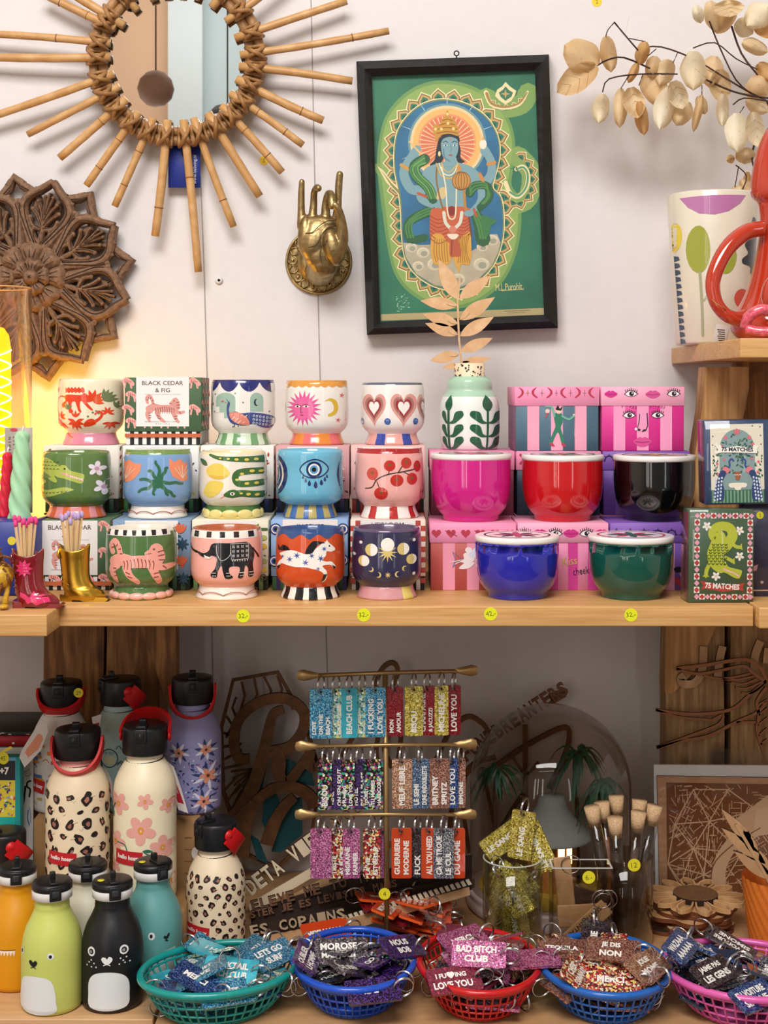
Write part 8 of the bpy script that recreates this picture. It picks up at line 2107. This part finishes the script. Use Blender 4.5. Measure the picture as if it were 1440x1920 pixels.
def wtag(label, cx, cy, w, h, Y, rot, lines=None, m=ply):
 """flat plywood tag with a split ring through its corner"""
 t = thing('wooden_keyring', label, 'keyring', P(cx, cy, Y), 'wooden keyrings in the acrylic box'); R = Matrix.Rotation(radians(rot), 3, 'Y'); mb = MB(); mb.rbox((0, 0, 0), (w, .003, h), m, .0014)
 if lines:
  d = Draw()
  for i, s in enumerate(lines): d.text('#3a2014', s, 0, (-.5 + i) * h * .42, w=w * (.8 if len(s) > 6 else .42), h=h * .26, rot=180, bold=.02)
  mb.draw(d, lambda x, y, o: Vector((x, -.00155 - o, -y)), lambda c: M(c, .7))
 mb.xform(Matrix.Translation(P(cx, cy, Y)) @ R.to_4x4()); mb.build('tag_plate', t)
 rb = MB(); q = P(cx, cy, Y) + R @ Vector((w * .42, -.003, h * .2)); rb.tube([q + Vector((.012 * cos(a), -.002 * sin(a), .012 * sin(a) + .010)) for a in [i * pi / 10 for i in range(20)]], .0008, steel, n=6, closed=True); rb.build('split_ring', t)
wtag('pale blank wooden keyring standing in the acrylic box', 1058, 1655, .022, .065, YA + .027, -6)
wtag('wide blank wooden keyring lying low in the acrylic box', 1092, 1716, .062, .028, YA + .020, -3)
wtag('wooden keyring engraved MOULE SENTIMENTALE upside down in the acrylic box', 1098, 1735, .072, .022, YA + .010, -42, ['SENTIMENTALE', 'MOULE'])
wtag('dark brown wooden keyring at the back of the acrylic box', 1105, 1700, .05, .04, YA + .030, 20, None, M('#3e2419', .6))
YT = 1.80; XT, rT = PX(1172, YT), S(52, YT); zT = PZ(1602, YT)
t = thing('acrylic_holder', 'round clear holder with corked test tubes and a yellow sticker', 'container', (XT, YT, TT)); mb = MB(); g3 = glass('#e8e4de', key='t')
mb.lathe([(rT * .97, TT + .002), (rT * .97, zT), (rT, zT), (rT, TT), (.0001, TT)], g3, (XT, YT, 0), n=40, close=False); mb.build('holder_wall', t)
sticker(1189, 1622, YT - rT - .001, '12', 'round yellow sticker on the test tube holder', 12, '#e0d428')
ck = M('#c9a880', .85, var=.25, bscale=500, bump=.3)
for i, (cx_, cy_, bx_, Yq, pos) in enumerate([(1112, 1520, 1157, 1.785, 'leftmost, leaning left'), (1130, 1512, 1162, 1.80, 'second from the left'), (1156, 1500, 1167, 1.815, 'tallest at the back'), (1154, 1541, 1167, 1.775, 'shortest in front'), (1198, 1508, 1179, 1.815, 'back right'), (1196, 1530, 1175, 1.79, 'right of centre'), (1225, 1518, 1183, 1.80, 'rightmost, leaning right')]):
 top = P(cx_, cy_ + 8, Yq); bot = Vector((PX(bx_, Yq), 1.80 + (Yq - 1.80) * .5, TT + .006)); ax = (top - bot).normalized()
 t = thing('corked_tube', 'corked glass tube holding a rolled strip, %s in the holder' % pos, 'test tube', bot, 'corked test tubes in the round holder')
 mb = MB(); mb.tube([bot, top - ax * .008], .0085, glass('#f2f2f0', key='tt'), n=18); mb.build('glass_tube', t)
 mb = MB(); mb.tube([bot + ax * .01, top - ax * .035], .005, M(['#3a2a24', '#8a5a3c', '#5a4438'][i % 3], .7), n=8); mb.build('rolled_strip', t)
 mb = MB(); mb.tube([top - ax * .014, top + ax * .011], [.0078, .0100], ck, n=18); mb.build('cork', t)
# ================================================================== RIGHT SIDE: map, bird, coasters, pot
YP = 1.925
t = thing('wooden_map', 'laser-cut wooden street map on a white board in a clear sleeve', 'wall art', P(1340, 1740, YP))
mb = MB(); mb.prism([(1226, 1434), (1560, 1436), (1560, 1745), (1230, 1745)], YP + .006, .004, M('#f2f2f2', .5)); mb.build('white_board', t)
mb = MB(); mb.prism([(1232, 1455), (1560, 1460), (1560, 1745), (1238, 1745)], YP + .002, .0035, wood('map_face', '#d8aa84', '#c2906a', scale=(3, 3, 8), rough=.6, bump=.03), edge)
mc, rc = M('#7c4a28', .75, var=.15, bscale=20), '#deb690'
d = Draw(); d.p(mc, [(1249, 1467), (1560, 1472), (1560, 1745), (1252, 1745)], layer=0)
rnd = random.Random(21); nodes = [(1330, 1540), (1300, 1590), (1265, 1545), (1365, 1480), (1300, 1480), (1390, 1600), (1320, 1640), (1275, 1660), (1360, 1650), (1420, 1520), (1252, 1620), (1310, 1700)]
for i, a in enumerate(nodes):
 for b in nodes[i + 1:]:
  if (a[0] - b[0]) ** 2 + (a[1] - b[1]) ** 2 < 105 ** 2: d.s(rc, [a, b], 2.2, False, layer=2, cap=False)
for k in range(430):
 x, y = rnd.uniform(1253, 1440), rnd.uniform(1472, 1730); a = (int((x // 45) * 7 + (y // 50) * 13) % 6) * .5 + (pi / 2 if k % 2 else 0); L = rnd.uniform(8, 22)
 x2, y2 = x + L * cos(a), y + L * sin(a)
 if 1251 < x2 and 1470 < y2 < 1740: d.s(rc, [(x, y), (x2, y2)], 1.25, False, layer=1, cap=False)
d.s(rc, '1440,1540 1385,1570 1350,1620 1352,1680 1380,1745', 26, layer=4); d.p(rc, '1378,1536 1440,1490 1470,1500 1470,1560 1400,1570', layer=4); d.s('#7a4a2c', '1425,1552 1372,1585 1336,1625 1338,1680 1362,1745', 2, layer=5)
mb.draw(d, FY(YP + .002), lambda c: M(c, .65), lay=.00015); mb.build('map_panel', t)
mb = MB(); mb.prism([(1224, 1404), (1560, 1404), (1560, 1748), (1227, 1748)], YP - .002, .0006, glass('#fcfcfc', key='s')); mb.build('clear_sleeve', t)
t = thing('wooden_bird', 'cut-out plywood line drawing of a long-tailed bird hung on the right posts', 'wall art', P(1340, 1400, 1.965))
mb = MB()
for p_, w in [('213,290 380,270 560,240 640,245 700,290 735,360', 9), ('213,292 330,320 470,300 600,275 650,310 730,370', 7), ('370,330 480,350 640,320', 6), ('480,350 560,355 660,335', 5), ('530,370 600,380 680,350', 5), ('555,400 620,405 710,365', 5), ('590,430 650,430 735,370', 5), ('735,360 640,440 520,530 300,555 95,530', 8), ('95,530 220,570 420,590', 6), ('420,590 480,560 470,600 400,640 98,750', 7), ('98,750 250,710 400,680 560,600 680,545 735,480', 8), ('560,600 680,600', 5), ('735,400 680,480 690,560 680,650 720,780', 8), ('690,500 740,470', 5), ('690,560 740,520', 5), ('685,620 740,575', 5), ('690,680 740,635', 5), ('700,730 740,700', 5)]:
 bandm(mb, q4(p_, 1200, 1160, 3.0958), w * .72, 1.962, .004, M('#94603e', .65))
mb.build('bird_outline', t)
for i, p_ in enumerate(['370,160 360,300 320,370 260,380 235,350 260,330', '480,160 460,250 450,350', '700,130 670,210 660,310', '745,170 735,260']): mb = MB(); bandm(mb, q4(p_, 1200, 1160, 3.0958), 15, 1.972, .004, ply); mb.build('script_letter', t)
# stack of coasters
def coaster(label, cx, Yc, z, R, n, kind, m, th=.004, rot=0):
 X = PX(cx, Yc); mb = MB(); pts = []
 fl_ = lambda x, y, o: Vector((X + x, Yc + y, z + th + o))
 if kind == 'open':
  for k in range(n):
   a = 2 * pi * k / n; o = [(R * .42 * cos(a - .2), R * .42 * sin(a - .2)), (R * .8 * cos(a - .17), R * .8 * sin(a - .17)), (R * cos(a), R * sin(a)), (R * .8 * cos(a + .17), R * .8 * sin(a + .17)), (R * .42 * cos(a + .2), R * .42 * sin(a + .2))]
   mb.relief(o, .0024, 0, .0004, th, m, fn=fl_)
  mb.prism(ell2(0, 0, R * .46, R * .46, 0, 36), 0, th + .002, M('#6b4a2c', .8, var=.2, bscale=200), edge, fn=lambda x, y, o: fl_(x, y, o + .002))
 else:
  for k in range(72):
   a = 2 * pi * k / 72; r = R * (1 - .16 * abs(cos(n * a / 2 + rot)) ** 3); pts.append((r * cos(a), r * sin(a)))
  mb.prism(pts, 0, th, m, M('#6a3a1c', .8), fn=fl_)
  mb.draw(Draw().s('#8a5a34', ell2(0, 0, R * .55, R * .55, 0, 30), .001, False, True), fl_, lambda c: M(c, .7))
 return tag(mb.build('wooden_coaster', org=(X, Yc, z)), label, 'coaster', 'stacked flower-shaped wooden coasters')
zz = TT
for i, (lb, cx_, R, n, kd2) in enumerate([('dark openwork wooden coaster at the bottom of the stack', 1288, .062, 6, 0), ('wooden flower coaster, second from the bottom', 1292, .060, 8, 0), ('wooden flower coaster in the lower middle of the stack', 1296, .058, 6, 0), ('wooden flower coaster in the middle of the stack', 1290, .062, 7, 0), ('wooden flower coaster in the upper middle of the stack', 1300, .058, 5, 0), ('wooden flower coaster just under the topmost one', 1302, .058, 9, 0), ('open daisy-shaped coaster with a dark round centre, topmost of the stack', 1304, .064, 12, 'open')]):
 m_ = M('#2e1d14', .8) if i == 0 else wood('coaster_ply', '#d8b184', '#c09464', scale=(5, 5, 5), rough=.6)
 coaster(lb, cx_, 1.852, zz, R, n, kd2, m_, .0055, i * .4); zz += .0057
# orange pot with plywood leaves
Yo = 1.775; xo = 1462; Xo = PX(xo, Yo); zo = PZ(1642, Yo); ro = S(69, Yo)
t = thing('ribbed_pot', 'orange swirl-ribbed pot holding plywood leaf stems at the right edge', 'pot', (Xo, Yo, TT))
mb = MB(); n, m = 96, 30; vs = []
for i in range(m + 1):
 u = i / m
 for j in range(n): a = 2 * pi * j / n; r = ro * (.74 + .26 * u ** .7) * (1 + .022 * cos(24 * (a + u * 1.1))); vs.append((Xo + r * cos(a), Yo + r * sin(a), TT + (zo - TT) * u))
mb.add(vs, [(i * n + j, i * n + (j + 1) % n, (i + 1) * n + (j + 1) % n, (i + 1) * n + j) for i in range(m) for j in range(n)] + [[j for j in range(n - 1, -1, -1)]], M('#d8762c', .5, var=.08), True); mb.build('pot_body', t)
t = thing('plywood_leaves', 'cut plywood leaf stems with dark edges standing in the orange pot', 'twig', (Xo, Yo, zo))
mb = MB()
for a, b, c_, e_, w in [(1424, 1600, 1352, 1516, 11), (1436, 1620, 1352, 1552, 12), (1450, 1650, 1376, 1596, 12), (1398, 1570, 1406, 1560, 8), (1440, 1640, 1424, 1594, 9), (1412, 1600, 1394, 1556, 8)]:
 mb.prism(leaf2(a, b, c_, e_, w, 8), Yo - .01, .006, ply, edge)
bandm(mb, pr('1380,1545 1412,1600 1440,1650 1460,1700'), 6, Yo - .011, .006, ply); mb.build('leaf_stem', t)
# ================================================================== PLASTIC BASKETS FULL OF KEYRINGS
def basket(label, cx, Yc, a, b, rot, hx, seed=0, h=.046):
 X = PX(cx, Yc); t = thing('plastic_basket', label, 'basket', (X, Yc, TT), 'oval plastic baskets along the counter front')
 m = M(hx, .3, coat=.3); R = Matrix.Rotation(radians(rot), 3, 'Z'); o = Vector((X, Yc, TT))
 def pt(an, u, g=0):  # u 0 bottom .. 1 rim
  k = .62 + .38 * u ** .6
  return o + R @ Vector(((a * k + g) * cos(an), (b * k + g) * sin(an), .002 + (h - .002) * u))
 N = 44
 mb = MB(); mb.tube([pt(2 * pi * i / 64, 1) for i in range(64)], .0042, m, n=10, closed=True, up=(0, 0, 1))
 mb.tube([pt(2 * pi * i / 64, .86) for i in range(64)], .0016, m, n=6, closed=True); mb.build('rim', t)
 mb = MB()
 for k in range(N):
  an = 2 * pi * k / N; mb.tube([pt(an, u) for u in (0.02, .15, .35, .6, .86, .98)], .0013, m, n=5)
 for u in (.12, .34, .60): mb.tube([pt(2 * pi * i / 56, u) for i in range(56)], .0013, m, n=5, closed=True)
 mb.build('lattice_side', t)
 mb = MB(); vs = [pt(2 * pi * i / 56, .02) for i in range(56)]; vs2 = [v - Vector((0, 0, .0018)) for v in vs]
 mb.add(vs + vs2, [list(range(56)), list(range(111, 55, -1))] + [(i, (i + 1) % 56, 56 + (i + 1) % 56, 56 + i) for i in range(56)], m); mb.build('base', t)
 return pt
def chip(kind, lines):
 """keyring lying flat: tag in the XY plane, lettering along X, ring at the right end"""
 k = ('c', kind, tuple(lines))
 if k in _kr: return _kr[k]
 t = bpy.data.objects.new('keyring', None); C.objects.link(t); ORG[t] = Vector((0, 0, 0)); L, w = .062, .032
 r_ = .003; o = []
 for cx_, cz_, a0 in ((L / 2 - r_, w / 2 - r_, 0), (-L / 2 + r_, w / 2 - r_, 90), (-L / 2 + r_, -w / 2 + r_, 180), (L / 2 - r_, -w / 2 + r_, 270)):
  for q in range(3): a = radians(a0 + q * 45); o.append((cx_ + r_ * cos(a), cz_ + r_ * sin(a)))
 mb = MB(); mb.prism(o, 0, CT, GM[kind](), M('#e8602a', .2) if kind == 'orange' else None, fn=lambda x, y, q: Vector((x, y, CT / 2 + q)))
 for side in (1, -1):
  d = Draw()
  for i, s in enumerate(lines):
   tr, tw, th = text_tris(s, .04); hh = .0085 if len(lines) < 3 else .0065; d.text('#efece6', s, -.003, (i - (len(lines) - 1) / 2) * .0115, w=min(L * .74, hh * tw / th), h=hh, bold=.04)
  mb.draw(d, lambda x, y, q: Vector((x, -y * side, side * (CT / 2 + .0001 + q))), lambda c: M(c, .35))
 mb.build('acrylic_tag', t)
 rb = MB()
 for s in (-1, 1): rb.tube([Vector((L / 2 + .004 + .0115 * cos(a), s * .0006 + .003 * sin(a), .0115 * sin(a) * .95)) for a in [i * pi / 10 for i in range(20)]], .0008, steel, n=6, closed=True)
 ro = rb.build('split_ring', t)
 _kr[k] = t; t['used'] = 0; return t
def pile(cx, Yc, a, b, rot, kinds, texts, seed, n, where, z0=.007, dz=.0028, spill=()):
 rnd = random.Random(seed); X = PX(cx, Yc); R = Matrix.Rotation(radians(rot), 3, 'Z')
 for k in range(n):
  u = k / n; rr = sqrt(rnd.random()) * (.62 if u < .5 else .70); an = rnd.uniform(0, 2 * pi)
  p = R @ Vector((a * rr * cos(an), b * rr * sin(an), 0)); z = TT + z0 + u * .044 + dz + (.006 * (1 - rr))
  kd_ = kinds[k % len(kinds)]; tx = texts[(k * 5 + seed) % len(texts)]
  tilt = .32 if u < .6 else .42
  M4 = Matrix.Translation((X + p.x, Yc + p.y, z)) @ Matrix.Rotation(rnd.choice([rnd.uniform(-.9, .9), rnd.uniform(-1.6, 1.6), rnd.uniform(2.6, 3.6)]), 4, 'Z') @ Matrix.Rotation(rnd.uniform(-.1, tilt), 4, 'X') @ Matrix.Rotation(rnd.uniform(-tilt, tilt), 4, 'Y')
  r = chip(kd_, tx); lb = '%s keyring lying in the pile %s' % (CN[kd_], where)
  if not r['used']: r['used'] = 1; r.matrix_world = M4; tag(r, lb, 'keyring', 'keyrings %s' % where)
  else: c = copy_thing(r, M4, lb, 'keyrings %s' % where); c['category'] = 'keyring'
 for (px_, py_, Y_, kd_, tx, rz, rx, ry, lb) in spill:
  M4 = Matrix.Translation(P(px_, py_, Y_)) @ Matrix.Rotation(radians(rz), 4, 'Z') @ Matrix.Rotation(radians(rx), 4, 'X') @ Matrix.Rotation(radians(ry), 4, 'Y'); r = chip(kd_, tx)
  if not r['used']: r['used'] = 1; r.matrix_world = M4; tag(r, lb, 'keyring', 'keyrings %s' % where)
  else: c = copy_thing(r, M4, lb, 'keyrings %s' % where); c['category'] = 'keyring'
B = [(411, 1.600, .091, .072, 24, '#12938e', 'teal oval basket of blue keyrings, first from the left'), (664, 1.628, .0705, .088, 0, '#1d52c4', 'bright blue basket of dark purple keyrings between the teal and red ones'), (898, 1.622, .070, .090, 0, '#c4161c', 'red basket of pink and wine keyrings'),
  (1134, 1.612, .074, .086, 0, '#1c62ba', 'blue basket of copper and confetti keyrings between the red and pink ones'), (1398, 1.598, .092, .082, -14, '#dd5fae', 'pink basket of navy and grey keyrings at the right corner')]
for i, (cx_, Yc, a, b, rot, hx, lb) in enumerate(B): basket(lb, cx_, Yc, a, b, rot, hx)
pile(*B[0][:5], ['blue', 'blue', 'holo', 'aqua', 'navy', 'blue'], [['CHEH !'], ['LETS GO', 'SURFING'], ['HOTEL', 'DE LA PLAGE'], ['COCKTAIL', 'BEACH CLUB'], ['MON JET', 'PRIVE'], ['MERCI']], 3, 24, 'in the teal basket', spill=[(372, 1850, 1.565, 'navy', ['HOTEL', 'DE LA PLAGE'], 4, 26, 0, 'navy HOTEL DE LA PLAGE keyring at the left of the teal basket'), (432, 1820, 1.575, 'aqua', ['COCKTAIL', 'BEACH CLUB'], -8, 30, 4, 'turquoise COCKTAIL BEACH CLUB keyring in the middle of the teal basket'), (425, 1862, 1.545, 'blue', ['MON JET'], 22, 30, 0, 'blue glitter MON JET keyring at the front of the teal basket'), (478, 1782, 1.63, 'blue', ['CHEH !'], 72, 24, 0, 'blue glitter CHEH keyring at the back of the teal basket'), (512, 1790, 1.625, 'blue', ['LETS GO', 'SURF'], 48, 30, 0, 'blue glitter surf keyring at the back right of the teal basket')])
pile(*B[1][:5], ['purple', 'dark', 'slate', 'purple', 'black', 'dark'], [['COUCHER', 'LA COMMODE'], ['OU LA LA'], ['DE RIEN'], ['BOB'], ['IDE'], ['BISOU', 'BISOU']], 7, 26, 'in the blue basket beside the teal one', spill=[(575, 1795, 1.60, 'purple', ['OUBLIER', 'LHOMME'], 86, 34, 0, 'purple keyring standing on the left rim of the first blue basket'), (640, 1784, 1.62, 'dark', ['MOROSE', 'MAIS JOLIE'], 5, 40, 0, 'charcoal keyring across the middle of the first blue basket'), (755, 1775, 1.62, 'purple', ['NOUS', 'BOB'], 40, 30, 14, 'dark purple keyring spilling over the right rim of the first blue basket'), (700, 1858, 1.545, 'purple', ['IDE'], 16, 28, 0, 'purple glitter keyring at the front of the first blue basket')])
pile(*B[2][:5], ['pink', 'wine', 'dark', 'pink', 'wine', 'dark'], [['I FUCKING', 'LOVE YOU'], ['BAD BITCH', 'CLUB'], ['HOTEL', 'DE LA PLAGE'], ['MERCI'], ['LOVE YOU']], 13, 26, 'in the red basket', spill=[(852, 1838, 1.555, 'wine', ['I FU\u2665ING', 'LOVE YOU'], 16, 34, 0, 'wine red I FU LOVE YOU keyring at the front of the red basket'), (898, 1790, 1.58, 'pink', ['BAD BITCH', 'CLUB'], -6, 38, 0, 'pink glitter BAD BITCH CLUB keyring in the middle of the red basket'), (930, 1762, 1.62, 'wine', ['HOTEL', 'DE LA PLAGE'], 215, 24, 0, 'wine red upside-down HOTEL keyring at the back of the red basket'), (870, 1762, 1.63, 'pink', ['MERCI'], 38, 26, 0, 'pink glitter keyring at the back left of the red basket'), (1000, 1798, 1.60, 'pink', [], 8, 14, 0, 'pink glitter keyring bridging the red and second blue baskets')])
pile(*B[3][:5], ['brown', 'conf', 'rose', 'conf', 'brown', 'dark'], [['CHER', 'CONNARD'], ['MERCI'], ['LA VIE'], ['OH HEIN'], ['JE VOUS', 'AIME']], 17, 26, 'in the second blue basket', spill=[(1150, 1782, 1.60, 'brown', ['JE DIS', 'NON'], -14, 26, 0, 'copper-brown keyring on top at the back of the second blue basket'), (1080, 1822, 1.57, 'conf', ['CHER', 'CONNARD'], 72, 36, 0, 'red confetti keyring standing at the left of the second blue basket'), (1150, 1838, 1.56, 'conf', ['MERCI'], -10, 30, 0, 'red and gold confetti keyring at the front of the second blue basket'), (1215, 1810, 1.575, 'rose', ['JOLIE', 'MOME'], 48, 30, 0, 'rose-gold keyring leaning over the right rim of the second blue basket'), (1058, 1780, 1.62, 'brown', ['TEQUILA'], -6, 20, 0, 'copper keyring at the back left of the second blue basket')])
pile(*B[4][:5], ['navy', 'grey', 'slate', 'dark', 'slate', 'navy'], [['MAZAAA', 'MAAAAM'], ['JAIME PAS', 'LES GENS'], ['EN VOITURE', 'SIMONE'], ['BZN']], 23, 28, 'in the pink basket', spill=[(1276, 1775, 1.585, 'navy', ['WAZAAA', 'AAAAAA'], 62, 30, 0, 'navy glitter keyring leaning on the left rim of the pink basket'), (1340, 1822, 1.565, 'dark', ['JAIME PAS', 'LES GENS'], 42, 30, 0, 'charcoal glitter keyring in the front left of the pink basket'), (1415, 1868, 1.53, 'navy', ['EN VOITURE', 'SIMONE'], 38, 30, 0, 'navy keyring reading EN VOITURE SIMONE at the front of the pink basket')])
pile(770, 1.788, .068, .040, 0, ['orange', 'orange', 'orange', 'red'], [['WISH YOU'], ['MON CUL SUR', 'LA COMMODE'], ['FUCK'], ['JE TAIME']], 31, 18, 'on the base of the keyring stand', z0=.014, dz=.001, spill=[(612, 1748, 1.745, 'orange', ['WISH YOU'], 24, 34, 0, 'orange WISH YOU keyring at the left end of the stand base'), (802, 1712, 1.79, 'orange', ['MON CUL SUR', 'LA COMMODE'], -12, 66, 0, 'orange MON CUL SUR LA COMMODE keyring propped right of the stand pole')])
